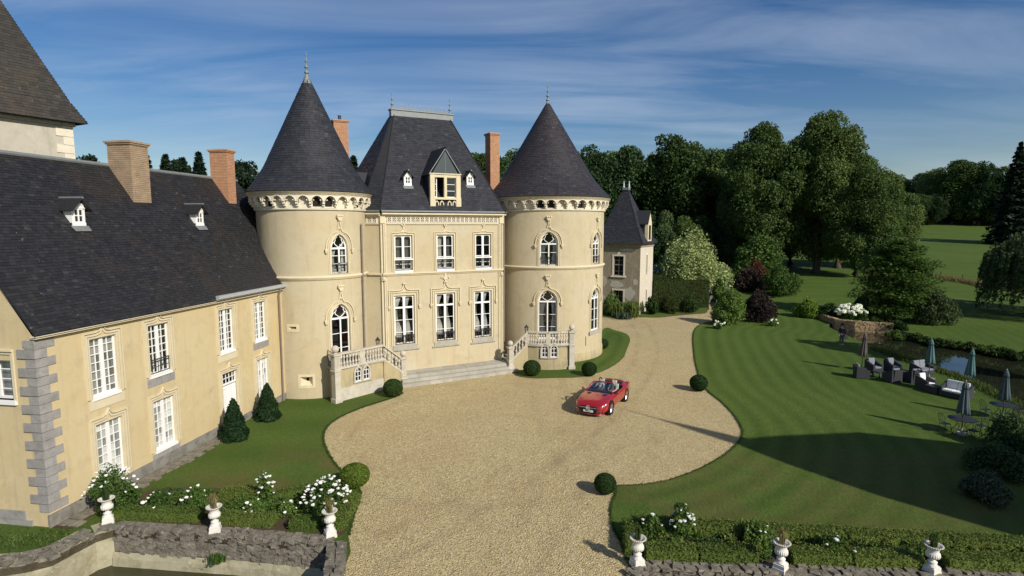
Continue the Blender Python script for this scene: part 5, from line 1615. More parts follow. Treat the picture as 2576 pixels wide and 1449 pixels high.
balustrade(sl_, [(A.x + .12, A.y + .14), (B.x, B.y), (E2.x - .05, E2.y - .07)], [LZ, LZ, .72], .93, solid=[(15, True), (5, False)])
n_st = 6
for k in range(n_st):
    t0, t1 = k / n_st, (k + 1) / n_st
    p, q = B.lerp(E2, t0), B.lerp(E2, t1)
    def to_wall(v):
        u, y = mloc(v + O); return v + MY * (-y + .05)
    pw2, qw2 = to_wall(p), to_wall(q)
    z = LZ - (LZ - TZ) * (k + 1) / (n_st + 1)
    mb = MB(); mb.prism(plan, [(p.x, p.y), (q.x, q.y), (qw2.x, qw2.y), (pw2.x, pw2.y)], -.05, z, rng.random()); mb.build('step', M_STEP, sl_)
# solid string under the sloping balustrade
mb = MB(); d = (E2 - B).normalized(); nn = Vector((d.y, -d.x, 0)) * .09
i = len(mb.v)
mb.v += [tuple(B + nn + UP * -.05), tuple(E2 + nn + UP * -.05), tuple(E2 + nn + UP * .72), tuple(B + nn + UP * (LZ - .001)), tuple(B - nn + UP * -.05), tuple(E2 - nn + UP * -.05), tuple(E2 - nn + UP * .72), tuple(B - nn + UP * (LZ - .001))]
for q in ((0, 1, 2, 3), (7, 6, 5, 4), (3, 2, 6, 7), (1, 5, 6, 2), (0, 3, 7, 4)): mb.f.append([i + k for k in q]); mb.r.append(.3)
mb.build('stair_string', M_STAIN, sl_)
lantern(sl_, B + Vector((-.35, .30, 0)), LZ + .3)
# wrought-iron side rail between the corner pier and the tower
ir = MB(); g0, g1 = A + Vector((-.15, .15, 0)), A + Vector((-.85, 1.05, 0))
for z in (LZ + .08, LZ + .90): ir.tube([g0 + UP * z, g1 + UP * z], .018, 5)
for k in range(7):
    p = g0.lerp(g1, k / 6); ir.tube([p + UP * (LZ + .08), p + UP * (LZ + .90)], .010, 4)
    if k < 6:
        m = g0.lerp(g1, (k + .5) / 6); ir.tube([m + UP * (LZ + .5) + UP * (.22 * math.sin(t)) + (g1 - g0).normalized() * (.07 * math.cos(t)) for t in [j * .8 for j in range(9)]], .008, 4)
ir.build('iron_side_rail', M_IRON, sl_)

# right stair
sr = thing('staircase', 'stone staircase with curved balustrade before the glazed door of the right tower', 'staircase', (2.45, 38.0, 0))
O = Vector((2.45, 38.0, 0))
LZ = 1.70
C0, C1, C2, C3, C4 = [Vector((x, y, 0)) - O for x, y in ((1.05, 38.28), (1.70, 38.06), (2.45, 37.98), (3.25, 38.06), (3.98, 38.32))]
E2 = Vector((-.12, 37.72, 0)) - O
core = MB(); core.prism(plan, [(v.x, v.y) for v in (C0, C1, C2, C3, C4)] + [(C4.x + .1, C4.y + 2.0), (C0.x - .6, C0.y + 2.6)], -.1, LZ - .08); core.build('landing_wall', M_STAIN, sr)
for (p, q) in ((C0, C1), (C1, C2), (C2, C3), (C3, C4)):
    f_, l_ = side_map((p.x, p.y), (q.x, q.y)); mb = MB(); mb.ubox(f_, -.01, l_ + .01, -.1, .66, -.04, .035); mb.build('plinth', M_STAIN, sr)
lo = [v + (v - Vector((0, 3, 0))).normalized() * .10 for v in (C0, C1, C2, C3, C4)]
mb = MB(); mb.prism(plan, [(v.x, v.y) for v in lo] + [(C4.x + .1, C4.y + 2.0), (C0.x - .5, C0.y + 2.4)], LZ - .08, LZ); mb.build('landing', M_STEP, sr)
f_, l_ = side_map((C1.x, C1.y), (C2.x, C2.y)); small_gothic(sr, f_, l_ * .72, .88, .42, .88)
f_, l_ = side_map((C2.x, C2.y), (C3.x, C3.y)); small_gothic(sr, f_, l_ * .50, .88, .42, .88)
pier(sr, C4 + Vector((.1, .0, 0)), -.1, LZ + .93, .36, .19, .15)
pier(sr, E2, .1, 1.66, .30, .19, .48)
balustrade(sr, [(v.x, v.y) for v in (C0, C1, C2, C3, C4)], [LZ] * 5, .93, solid=[(4, False), (4, False), (4, False), (4, False)])
mb = MB(); M4 = Matrix.Translation(C2 + UP * LZ); mb.box(-.15, .15, -.08, .08, .112, .828, .4, M4); mb.build('rail_pedestal', M_BALUST, sr)
mb = MB(); M4 = Matrix.Translation(C0 + UP * LZ); mb.box(-.09, .09, -.09, .09, .005, .93, .4, M4); mb.build('rail_pedestal', M_BALUST, sr)
balustrade(sr, [(C0.x, C0.y), (E2.x + .08, E2.y + .05)], [LZ, .70], .93, solid=[(5, False)])
for k in range(n_st):
    p, q = C0.lerp(E2, k / n_st), C0.lerp(E2, (k + 1) / n_st)
    inn = MY * 1.35
    z = LZ - (LZ - TZ) * (k + 1) / (n_st + 1)
    mb = MB(); mb.prism(plan, [(p.x, p.y), (q.x, q.y), (q.x + inn.x, q.y + inn.y), (p.x + inn.x, p.y + inn.y)], -.05, z, rng.random()); mb.build('step', M_STEP, sr)
mb = MB(); d = (E2 - C0).normalized(); nn = Vector((d.y, -d.x, 0)) * .09; i = 0
mb.v += [tuple(C0 + nn + UP * -.05), tuple(E2 + nn + UP * -.05), tuple(E2 + nn + UP * .70), tuple(C0 + nn + UP * (LZ - .001)), tuple(C0 - nn + UP * -.05), tuple(E2 - nn + UP * -.05), tuple(E2 - nn + UP * .70), tuple(C0 - nn + UP * (LZ - .001))]
for q in ((0, 1, 2, 3), (7, 6, 5, 4), (3, 2, 6, 7), (1, 5, 6, 2), (0, 3, 7, 4)): mb.f.append([k for k in q]); mb.r.append(.3)
mb.build('stair_string', M_STAIN, sr)
lantern(sr, C0 + Vector((-.05, .55, 0)), LZ + .25)

# ------------------------------------------------------------------ vegetation
npr = np.random.default_rng(5)
def unit(a): return a / (np.linalg.norm(a, axis=1, keepdims=True) + 1e-9)
def leaf_mesh(name, P, Nn, S, mat, rnd, tilt=1.1, asp=1.35):
    n = len(P)
    nn = unit(Nn + tilt * npr.normal(size=(n, 3)))
    t = unit(np.cross(nn, npr.normal(size=(n, 3)))); b = np.cross(nn, t)
    S = np.broadcast_to(np.asarray(S, dtype=float), (n,))[:, None] * npr.uniform(.7, 1.3, (n, 1))
    V = np.stack([P - t * S * asp * .5, P - b * S * .42, P + t * S * asp * .5, P + b * S * .42], axis=1).reshape(-1, 3)
    return quads(name, V, np.clip(rnd, 0, 1), mat)
def lobe_points(lobes, n, lo=.30, up=.15, flat=1.0, sub=9):
    if sub:
        A, B = lobe_points(lobes, int(n * .42), .55, up, flat, 0), lobe_points_sub(lobes, int(n * .62), sub)
        return tuple(np.concatenate(q) for q in zip(A, B))
    return lobe_core(lobes, n, lo, up, flat)
def lobe_points_sub(lobes, n, sub, lo=.30, up=.15, flat=1.0):
    if sub:                                      # break every lobe into ragged clumps
        L0 = []
        for c, r_ in lobes:
            for k in range(sub):
                d = npr.normal(size=3); d /= np.linalg.norm(d); q = npr.uniform(.45, .92)
                L0.append((tuple(np.array(c) + d * r_ * q), r_ * npr.uniform(.22, .46)))
        lobes = L0
    return lobe_core(lobes, n, lo, up, flat)
def lobe_core(lobes, n, lo, up, flat):
    L = np.array([[*c, r] for c, r in lobes]); p = L[:, 3] ** 2; p = p / p.sum()
    idx = npr.choice(len(L), n, p=p)
    d = unit(npr.normal(size=(n, 3)) + np.array([0, 0, up]))
    rad = L[idx, 3] * (lo + (1.06 - lo) * npr.random(n) ** .45)
    P = L[idx, :3] + d * rad[:, None] * np.array([1, 1, flat])
    keep = np.ones(n, bool)
    for c in L:
        keep &= np.linalg.norm((P - c[:3]), axis=1) > c[3] * .28
    tone = npr.random(len(L)) * .42
    rnd = tone[idx] + npr.random(n) * .58
    return P[keep], d[keep], rnd[keep]
def broad_meshes(name, h, w_, n, leaf, seed, mat, nl=22, low=.25, top=1.0, lobe=(.15, .26)):
    """Trunk with limbs and a crown of leaf-sized faces; crown from low*h to h."""
    rg = random.Random(seed)
    lobes = []; zc_, cz = h * (low + (1 - low) * .5), h * (1 - low) * .5
    for k in range(nl):
        while True:
            v = Vector((rg.uniform(-1, 1), rg.uniform(-1, 1), rg.uniform(-1, 1)))
            if .25 < v.length < 1: break
        v = v.normalized() * (v.length ** .45)
        r_ = w_ * rg.uniform(*lobe)
        wz = 1.0 - .28 * max(0, v.z)
        lobes.append(((v.x * (w_ / 2 - r_ * .75) * wz, v.y * (w_ / 2 - r_ * .75) * wz, zc_ + v.z * (cz - r_ * .6)), r_))
    lobes.append(((rg.uniform(-.06, .06) * w_, rg.uniform(-.06, .06) * w_, h - w_ * .17), w_ * .17))
    lobes.append(((0, 0, zc_), w_ * .27))
    tb = MB(); r0 = h * .022 + .06
    tb.tube([(0, 0, -.3), (0, 0, h * .02), (rg.uniform(-.1, .1), 0, h * low * .8), (rg.uniform(-.3, .3), rg.uniform(-.3, .3), zc_), (0, 0, h * .86)], [r0 * 1.7, r0 * 1.15, r0 * .9, r0 * .55, r0 * .12], 8)
    for (c, r_) in lobes[:-1]:
        z0 = min(c[2] * .75, h * rg.uniform(low * .7, low + .3))
        a = Vector((0, 0, z0)); b = Vector(c)
        tb.tube([a, a.lerp(b, .5) + Vector((0, 0, -r_ * .15)), b], [r0 * .40, r0 * .24, r0 * .08], 5)
    P, Nn, rnd = lobe_points(lobes, n)
    return tb.mesh('trunk', M_BARK, True), leaf_mesh('crown', P, Nn, leaf, mat, rnd, 1.3)
def conifer_meshes(h, w_, n, seed, mat, leaf=.55):
    rg = np.random.default_rng(seed)
    tb = MB(); tb.tube([(0, 0, -.3), (0, 0, h * .5), (0, 0, h * .98)], [h * .02 + .05, h * .012, .02], 6)
    t = rg.random(n) ** 1.15                       # 0 bottom .. 1 top
    tiers = np.round(t * 26) / 26
    a = rg.random(n) * 2 * np.pi
    br = np.round(a / (2 * np.pi) * 11 + tiers * 37) / 11 * 2 * np.pi - tiers * 37 / 11 * 2 * np.pi
    a = br + rg.normal(0, .13, n)
    rmax = w_ / 2 * (1 - tiers) ** .82 * (1 + .22 * np.sin(tiers * 71 + br * 3)) + .12
    s = rg.random(n) ** .55
    rad = rmax * s
    z = h * (.05 + .95 * tiers) - rad * .34 + rg.normal(0, .10, n) * (1 + rad * .15)
    P = np.stack([rad * np.cos(a), rad * np.sin(a), np.maximum(z, .1)], 1)
    Nn = np.stack([np.cos(a) * .45, np.sin(a) * .45, np.ones(n) * .9], 1)
    return tb.mesh('trunk', M_BARK, True), leaf_mesh('crown', P, Nn, leaf, mat, rg.random(n), .5, 1.7)
def plant_tree(name, label, cat, meshes, x, y, z=None, s=1.0, rz=0.0, group=None, sz=None):
    th = thing(name, label, cat, (x, y, terr(x, y) if z is None else z), rz, group)
    th.scale = (s, s, s if sz is None else sz)
    obj('trunk', meshes[0], th); obj('crown', meshes[1], th)
    return th
def atV(px, Y): return D(px, 700, Y).x          # world x of a picture column at depth Y
def top_h(py, Y, x): return D(1288, py, Y).z - terr(x, Y)

FAR = [broad_meshes('broadleaf', 20, 13.0, 32000, .37, 20 + k, (L_DARK, L_OAK, L_DARK, L_OAK2, L_OAK)[k], 20, .16) for k in range(5)]
wood = [(1150, 402, 112), (1212, 385, 118), (1262, 392, 112), (1292, 374, 120), (1440, 380, 122), (1478, 364, 112), (1530, 378, 120), (1584, 364, 112), (1636, 382, 118), (1690, 342, 108), (1738, 372, 118), (1782, 372, 110), (1830, 374, 116), (1858, 352, 110)]
wlab = ['broadleaf tree peeping over the roof between central block and right chimney', 'tree top left of the right brick chimney', 'tree top just right of the right brick chimney', 'tree top touching the left side of the right tower cone',
        'tree crown directly behind the right tower cone', 'tall tree just right of the right tower cone', 'tree above the pavilion spire', 'round tree right of the pavilion spire', 'tree in the gap before the tallest knobbly wood tree',
        'knobbly dark tree standing highest in the wood behind the variegated tree', 'tree right of the knobbly wood tree', 'broad even-topped tree in the wood', 'low wood tree left of the great oaks', 'wood tree pressed against the great oaks']
for k, (px, py, Y) in enumerate(wood):
    x = atV(px, Y); h = top_h(py, Y, x)
    plant_tree('broadleaf_tree', wlab[k], 'tree', FAR[k % 5], x, Y, None, h / 20 * .92, k * 1.3, 'trees of the wood behind the chateau', h / 20)
for k in range(16):                              # second rank, closing the wood
    px = 1180 + k * 46 + rng.uniform(-10, 10); Y = 136 + rng.uniform(-6, 8); x = atV(px, Y); h = top_h(392 + rng.uniform(-10, 14), Y, x)
    plant_tree('broadleaf_tree', 'dark tree in the shaded rear rank of the wood', 'tree', FAR[(k * 2 + 1) % 5], x, Y, None, h / 20 * 1.1, k * 2.1, 'rear rank of the wood', h / 20)
for k in range(13):                              # dark undergrowth between the trunks
    px = 1430 + k * 40 + rng.uniform(-8, 8); Y = 100 + rng.uniform(-3, 4); x = atV(px, Y)
    plant_tree('understorey_tree', 'dark understorey tree filling the shade below the wood', 'tree', FAR[(k * 3) % 5], x, Y, terr(x, Y) - 1.5, .46 + .1 * rng.random(), k * .9, 'understorey of the wood', .50 + .1 * rng.random())
OAK = [broad_meshes('oak', 26, 17, 115000, .31, 41, L_OAK, 46, .10, lobe=(.13, .22)), broad_meshes('oak', 26, 16, 115000, .31, 47, L_OAK, 46, .07, lobe=(.13, .22))]
for k, (px, py, Y, wd, lab) in enumerate(((1912, 318, 97, 15.5, 'great oak on the left of the pair, lit crown with bare twigs on top'), (2052, 282, 95, 16, 'tallest great oak, ragged crown rising above all other trees'),
        (2150, 392, 90, 12.5, 'oak with foliage sweeping low at the right end of the great oaks'), (2222, 436, 100, 11.5, 'lower rounded oak beside the mown meadow'), (1985, 352, 103, 14, 'oak filling the gap behind the two tallest oaks'), (2105, 360, 101, 13, 'oak right behind the tallest oak'))):
    x = atV(px, Y); h = top_h(py, Y, x)
    plant_tree('oak_tree', lab, 'tree', OAK[k % 2], x, Y, None, wd / 17.5, k * 1.9 + .4, None, h / 26)
for k, (px, py, Y, lab) in enumerate(((2290, 430, 250, 'distant tree left of the gap at the end of the meadow'), (2340, 418, 235, 'distant dark tree at the far end of the meadow'), (2395, 398, 228, 'broad domed tree at the far end of the meadow'),
        (2448, 400, 225, 'domed tree left of the tall conifer'), (2500, 412, 220, 'tree behind the left flank of the tall conifer'), (2250, 440, 260, 'farthest tree seen in the notch beside the oaks'), (2330, 445, 270, 'distant tree in the dark line behind the meadow'), (2600, 415, 215, 'tree half cut by the right edge behind the conifers'))):
    x = atV(px, Y); h = top_h(py, Y, x)
    plant_tree('broadleaf_tree', lab, 'tree', FAR[(k + 2) % 5], x, Y, terr(x, Y) - 2, h / 20 * 1.25, k * 1.7, 'trees beyond the meadow', h / 20 * 1.05)
for k in range(12):
    px = 2255 + k * 34; Y = 212 + rng.uniform(-4, 6); x = atV(px, Y)
    plant_tree('understorey_tree', 'low dark tree closing the foot of the far wood', 'tree', FAR[k % 5], x, Y + 18, terr(x, Y + 18) - 3, .8, k * 1.1, 'foot of the far wood', .75)
CON = [conifer_meshes(26, 11, 15000, 3, L_CONIF, .62), conifer_meshes(20, 8, 9000, 8, L_CONIF, .6)]
for k, (px, py, Y, lab, v) in enumerate(((2536, 362, 150, 'tall dark spruce with a pointed tip at the end of the near meadow', 0), (2592, 384, 152, 'second spruce cut by the right edge of the picture', 0),
        (388, 394, 95, 'conifer tip right beside the big weathered chimney', 1), (436, 394, 98, 'double-tipped conifer behind the wing roof', 1), (478, 402, 96, 'low conifer tip behind the wing roof', 1), (518, 388, 98, 'conifer left of the second wing chimney', 1),
        (898, 398, 92, 'conifer tip between the left chimney and the central roof', 1))):
    x = atV(px, Y); h = top_h(py, Y, x); H0 = (26, 20)[v]
    plant_tree('conifer', lab, 'tree', CON[v], x, Y, None, h / H0, k * .8, 'conifers', h / H0)
PINE = broad_meshes('pine', 20, 11, 9000, .5, 66, L_CONIF, 14, .35)
for px, py, Y, s, lab in ((628, 414, 96, .8, 'bushy pine between the second wing chimney and the left tower'), (240, 399, 105, .75, 'rounded tree top between the keep and the big chimney'), (460, 408, 110, .8, 'tree mass behind the conifer tips')):
    x = atV(px, Y); h = top_h(py, Y, x)
    plant_tree('pine_tree', lab, 'tree', PINE, x, Y, None, s, px, None, h / 20)

# ---- shrubs and garden trees
def dome_meshes(w_, h, n, leaf, seed, mat, nl=12, tilt=.7):
    rg = random.Random(seed); lobes = []
    for k in range(nl):
        a = rg.random() * 6.28; q = rg.random() ** .6; r_ = min(w_, h * 1.4) * rg.uniform(.18, .28)
        zz = rg.uniform(r_ * .6, max(r_ * .7, (h - r_) * math.sqrt(max(.05, 1 - q * q * .85))))
        lobes.append(((math.cos(a) * q * (w_ / 2 - r_ * .8), math.sin(a) * q * (w_ / 2 - r_ * .8), zz), r_))
    lobes.append(((0, 0, h * .5), min(w_, h) * .36)); lobes.append(((0, 0, h - w_ * .2), w_ * .2))
    P, Nn, rnd = lobe_points(lobes, n); m = P[:, 2] > .02
    tb = MB()
    for k in range(5):
        a = k * 1.26; tb.tube([(0.05 * math.cos(a), .05 * math.sin(a), -.1), (math.cos(a) * w_ * .16, math.sin(a) * w_ * .16, h * .55)], [.05, .015], 5)
    return tb.mesh('stem', M_BARK), leaf_mesh('foliage', P[m], Nn[m], leaf, mat, rnd[m], tilt + .5)
def shrub(name, label, meshes, x, y, s=1.0, z=None, cat='shrub', group=None, rz=0.0, sz=None):
    th = thing(name, label, cat, (x, y, terr(x, y) if z is None else z), rz, group)
    th.scale = (s, s, sz or s)
    obj('stem', meshes[0], th); obj('foliage', meshes[1], th)
    return th
def shrub_px(name, label, px0, px1, py_top, py_base, Y, mat, n, leaf, seed, nl=14, cat='shrub', tilt=.7):
    x0, x1 = atV(px0, Y), atV(px1, Y); x = (x0 + x1) / 2
    h = D(1288, py_top, Y).z - terr(x, Y)
    return shrub(name, label, dome_meshes(abs(x1 - x0), h, n, leaf, seed, mat, nl, tilt), x, Y, cat=cat)
shrub_px('variegated_tree', 'pale variegated tree behind the clipped hedge', 1650, 1832, 572, 700, 76, L_PALE, 26000, .22, 71, 26, 'tree')
shrub_px('shade_tree', 'grey-green rounded tree right of the variegated tree', 1838, 1972, 588, 700, 84, L_MID, 16000, .26, 72, 20, 'tree')
shrub_px('copper_shrub', 'small red-leaved shrub in the middle of the shrubbery', 1862, 1942, 652, 720, 78, L_RED, 5000, .18, 73)
shrub_px('shrub', 'dark shrub below the red-leaved shrub', 1842, 1930, 672, 740, 76.5, L_PURP, 5000, .2, 74)
shrub_px('willow_shrub', 'fresh green bush standing alone on the mown slope', 1908, 2014, 664, 742, 73, L_MID, 12000, .17, 75, 16)
shrub_px('shrub', 'upright green bush at the bend of the drive', 1796, 1888, 724, 815, 56, L_MID, 14000, .14, 76, 14)
shrub_px('smoke_bush', 'dark purple bush beside the upright green bush', 1868, 1956, 728, 812, 57.5, L_PURP, 12000, .14, 77, 14)
shrub_px('shrub', 'low green bush left of the drive bend bushes', 1790, 1830, 700, 745, 70, L_MID, 4000, .17, 78)
shrub_px('shrub', 'bright lime-green rounded bush above the pond', 2000, 2072, 750, 806, 60, L_LIME, 9000, .13, 79, 14)
shrub_px('shrub', 'dull green bush right of the lime-green bush', 2064, 2122, 762, 802, 59, L_BOX, 5000, .13, 80)
shrub_px('shrub', 'dark bush behind the white hydrangea', 2150, 2200, 742, 790, 61, L_BOX, 5000, .13, 81)
shrub_px('shrub', 'low shrub right of the white hydrangea', 2172, 2232, 796, 822, 57, L_BOX, 4000, .11, 82)
shrub_px('shrub', 'dark bush at the right end of the stone pond wall', 2232, 2300, 806, 846, 53.5, L_BOX, 5000, .11, 84)
shrub_px('weeping_tree', 'small weeping tree hanging over the pond', 2308, 2416, 732, 840, 56, L_WILLOW, 12000, .14, 83, 14, 'tree')
# layered tree by the pond
rg = np.random.default_rng(12); Yb = 59; xb = atV(2258, Yb); hb = top_h(604, Yb, xb); n = 36000
tz = np.round(rg.random(n) ** .9 * 15) / 15; a = rg.random(n) * 2 * np.pi
rm = 3.5 * np.sqrt(np.maximum(.02, 1 - ((tz - .34) / .70) ** 2)) * (1 + .20 * np.sin(a * 3 + tz * 23) + .12 * np.sin(a * 7 + tz * 51))
s = rg.random(n) ** .6
P = np.stack([np.cos(a) * rm * s + .35 * np.sin(tz * 37), np.sin(a) * rm * s + .35 * np.cos(tz * 29), .7 + (hb - .8) * tz - .10 * rm * s + rg.normal(0, .16, n)], 1)
tb = MB(); tb.tube([(0, 0, -.3), (0, 0, hb * .95)], [.2, .03], 7)
plant_tree('layered_tree', 'dark tree with layered horizontal branches beside the pond', 'tree', (tb.mesh('trunk', M_BARK), leaf_mesh('crown', P, np.tile([0, 0, 1.0], (n, 1)), .19, L_MID, np.clip(rg.random(n) * .75, 0, 1), .35)), xb, Yb)
# weeping willow at the right edge
Yw = 60; xw = atV(2655, Yw); n = 34000; ns = 700
a = rg.random(ns) * 2 * np.pi; rr = 6.2 * rg.random(ns) ** .5; zt = 9.4 - .085 * rr ** 2 + rg.normal(0, .35, ns); ln = rg.uniform(1.5, 6.5, ns)
k = rg.integers(0, ns, n); t = rg.random(n)
z = np.maximum(zt[k] - ln[k] * t, .5 + .4 * rg.random(n))
P = np.stack([np.cos(a[k]) * (rr[k] + .5 * t) + rg.normal(0, .06, n), np.sin(a[k]) * (rr[k] + .5 * t) + rg.normal(0, .06, n), z], 1)
tb = MB(); tb.tube([(0, 0, -.3), (.2, 0, 4), (0, 0, 8)], [.45, .35, .1], 8)
plant_tree('weeping_willow', 'weeping willow trailing at the right edge of the picture', 'tree', (tb.mesh('trunk', M_BARK), leaf_mesh('crown', P, np.stack([np.cos(a[k]), np.sin(a[k]), np.zeros(n)], 1), .20, L_WILLOW, rg.random(n), .5, 2.0)), xw, Yw)

tm_ = broad_meshes('bank', 12.5, 5.6, 9000, .25, 55, L_MID, 16, .2)
plant_tree('bank_tree', 'tree beyond the right edge, seen only by its shadow on lawn and pond', 'tree', tm_, 38.0, 34.0, 0.0)

# ---- clipped hedges and balls
def ball_meshes(r_, n, leaf, mat, sz=.92, core=.93):
    cb = MB(); cb.ball((0, 0, r_ * sz), r_ * core, 14, sz)
    d = unit(npr.normal(size=(n, 3))); P = d * r_ * npr.uniform(.95, 1.03, (n, 1)) * np.array([1, 1, sz]) + np.array([0, 0, r_ * sz])
    m = P[:, 2] > .0
    return cb.mesh('clipped_core', mat, True), leaf_mesh('foliage', P[m], d[m], leaf, mat, npr.random(m.sum()), .8)
BALLM = ball_meshes(.55, 5200, .055, L_BOX)
for (px, py, s, lab) in ((989, 996, 1.0, 'clipped box ball at the left corner of the terrace steps'), (1338, 944, 1.02, 'clipped box ball before the right stair'), (1482, 944, .90, 'clipped box ball on the grass strip below the right tower'),
        (1757, 981, .93, 'clipped box ball at the gravel edge right of the red car'), (1522, 1238, .72, 'clipped box ball standing on gravel near the right rose bed'), (1516, 876, .8, 'clipped box ball half hidden behind the right tower')):
    p = G(px, py, 0); th = thing('box_ball', lab, 'shrub', (p.x, p.y, -.03), rng.random() * 6, 'clipped box balls'); th.scale = (s, s, s)
    obj('clipped_core', BALLM[0], th); obj('foliage', BALLM[1], th)
BM2 = ball_meshes(.55, 5200, .05, L_YBOX)
p = G(893, 1222); th = thing('box_ball', 'yellow-green clipped ball at the corner of the left rose bed', 'shrub', (p.x, p.y, -.02), 0, 'clipped box balls'); th.scale = (1, 1, .86)
obj('clipped_core', BM2[0], th); obj('foliage', BM2[1], th)
def cone_meshes(r_, h, n, leaf, mat):
    cb = MB(); prof = lambda t: r_ * (1 - t) ** .72 * (1 if t > .06 else .86 + 2.3 * t)
    cb.lathe([(max(.004, prof(k / 12) * .80), h * k / 12) for k in range(13)], 16)
    t = 1 - np.sqrt(npr.random(n)); a = npr.random(n) * 2 * np.pi
    rr = np.array([prof(v) for v in t]) * (1 + .10 * np.sin(a * 4 + t * 19) + .08 * np.sin(a * 9 - t * 41)) * npr.uniform(.84, 1.2, n) + .02
    P = np.stack([rr * np.cos(a), rr * np.sin(a), t * h], 1)
    return cb.mesh('clipped_core', mat, True), leaf_mesh('foliage', P, np.stack([np.cos(a), np.sin(a), .45 * np.ones(n)], 1), leaf, mat, npr.random(n), .8)
CM = cone_meshes(.58, 2.0, 9000, .085, L_YEW)
for px, py, s, sz, lab in ((591, 1104, .88, .98, 'cone-shaped yew in front of the white door'), (675, 1054, .88, .96, 'cone-shaped yew nearer the left tower')):
    p = G(px, py); th = thing('yew_cone', lab, 'shrub', (p.x, p.y, -.02), rng.random(), 'cone-shaped yews'); th.scale = (s, s, sz)
    obj('clipped_core', CM[0], th); obj('foliage', CM[1], th)
def hedge_meshes(l, w_, h, dens, leaf, mat, rough=.05):
    cb = MB(); cb.box(0, l, -w_ / 2, w_ / 2, -.05, h - .03); a = []
    for (ax, ar) in ((0, l * w_), (1, l * h), (2, l * h), (3, w_ * h), (4, w_ * h)):
        n = int(ar * dens); u, v = npr.random(n), npr.random(n); o = npr.normal(0, rough, n); z0 = np.zeros(n)
        if ax == 0: P = np.stack([u * l, (v - .5) * w_, h + o], 1); q = [0, 0, 1]
        elif ax in (1, 2): sg = 1 if ax == 1 else -1; P = np.stack([u * l, sg * (w_ / 2) + o, v * h], 1); q = [0, sg, .2]
        else: sg = l if ax == 3 else 0; P = np.stack([sg + o, (u - .5) * w_, v * h], 1); q = [1 if ax == 3 else -1, 0, .2]
        a.append((P, np.tile(np.array(q, float), (n, 1))))
    P = np.concatenate([x[0] for x in a]); Nn = np.concatenate([x[1] for x in a])
    f = .5 + .5 * np.sin(P[:, 0] * 3.1 + P[:, 1] * 2.3) * np.sin(P[:, 2] * 5 + P[:, 0] * 1.7)
    return cb.mesh('clipped_core', mat), leaf_mesh('foliage', P, Nn, leaf, mat, npr.random(len(P)) * .7 + .3 * f, .8)
def hedge(label, p, q, w_, h, dens, leaf, mat, name='box_hedge', rough=.05, group=None, z=0.0):
    p, q = Vector(p), Vector(q); d = q - p
    th = thing(name, label, 'hedge', (p.x, p.y, z), math.atan2(d.y, d.x), group)
    m = hedge_meshes(d.length, w_, h, dens, leaf, mat, rough)
    obj('clipped_core', m[0], th); obj('foliage', m[1], th)
hA, hB = D(1640, 772, 66.5), D(1778, 775, 66.5)
hedge('tall dark clipped hedge wall right of the pavilion', (hA.x, 66.5), (hB.x, 66.5), 1.1, 3.35, 220, .11, L_TOP, 'clipped_hedge')
hedge('long clipped hedge running back from the dark hedge wall', (hA.x + 1.3, 67.2), (hA.x + 3.0, 82), 2.4, 3.3, 160, .12, L_TOP, 'clipped_hedge')
hedge('clipped hedge pillar below the variegated tree', (atV(1732, 74), 74), (atV(1758, 74), 74), 1.4, 4.4, 200, .11, L_TOP, 'clipped_hedge')
for a, b, t, Y, lab, m, sd_ in ((1618, 1662, 745, 62.0, 'clipped green shrub against the pale pavilion wall', L_BOX, 3), (1650, 1706, 740, 63.0, 'brownish clipped shrub in the row before the tall hedge', L_TOP, 4), (1708, 1768, 736, 63.5, 'rounded green shrub at the right end of the row before the tall hedge', L_BOX, 5)):
    shrub_px('clipped_shrub', lab, a, b, t, 785, Y, m, 6000, .12, 90 + sd_, 10)
# strap-leaved plants at the foot of the pavilion
def strap_meshes(r_, h, n, mat, wd_=.035, lo=.2, hi=1.0):
    V = []; rnd = []
    for k in range(n):
        a = rng.random() * 6.28; b = rng.uniform(lo, hi); L = h * rng.uniform(.7, 1.1); x0, y0 = rng.gauss(0, r_ * .35), rng.gauss(0, r_ * .35)
        d = Vector((math.cos(a), math.sin(a), 0)); sd_ = Vector((-d.y, d.x, 0)) * wd_
        p0 = Vector((x0, y0, 0)); p1 = p0 + d * L * .35 * b + UP * L * .8; p2 = p0 + d * L * .9 * b + UP * L * (1.05 - .75 * b)
        V += [p0 - sd_, p0 + sd_, p1 + sd_, p1 - sd_, p1 - sd_, p1 + sd_, p2 + sd_ * .2, p2 - sd_ * .2]; r = rng.random(); rnd += [r, r]
    return quads('foliage', np.array([tuple(v) for v in V]), rnd, mat)
for px, Y, r_, h, lab in ((1540, 62.2, 1.0, 2.6, 'leafy climber at the left window of the pavilion'), (1556, 60.8, 1.0, 1.7, 'strap-leaved clump below the pavilion window'), (1588, 60.6, 1.1, 1.9, 'largest strap-leaved clump at the pavilion corner'), (1570, 59.6, 1.0, .8, 'low grey clump at the gravel edge by the pavilion')):
    x = atV(px, Y)
    if Y > 62: shrub('climber', lab, dome_meshes(2.2, h, 4000, .12, 33, L_MID), x, Y); continue
    th = thing('strap_leaf_clump', lab, 'plant', (x, Y, terr(x, Y) - .02)); obj('foliage', strap_meshes(r_, h, 260, L_GREY if h < 1 else L_HEDGE), th)
    mb = MB(); mb.ball((0, 0, 0), r_ * .35, 8, .5); mb.build('crown_base', M_BARK, th)

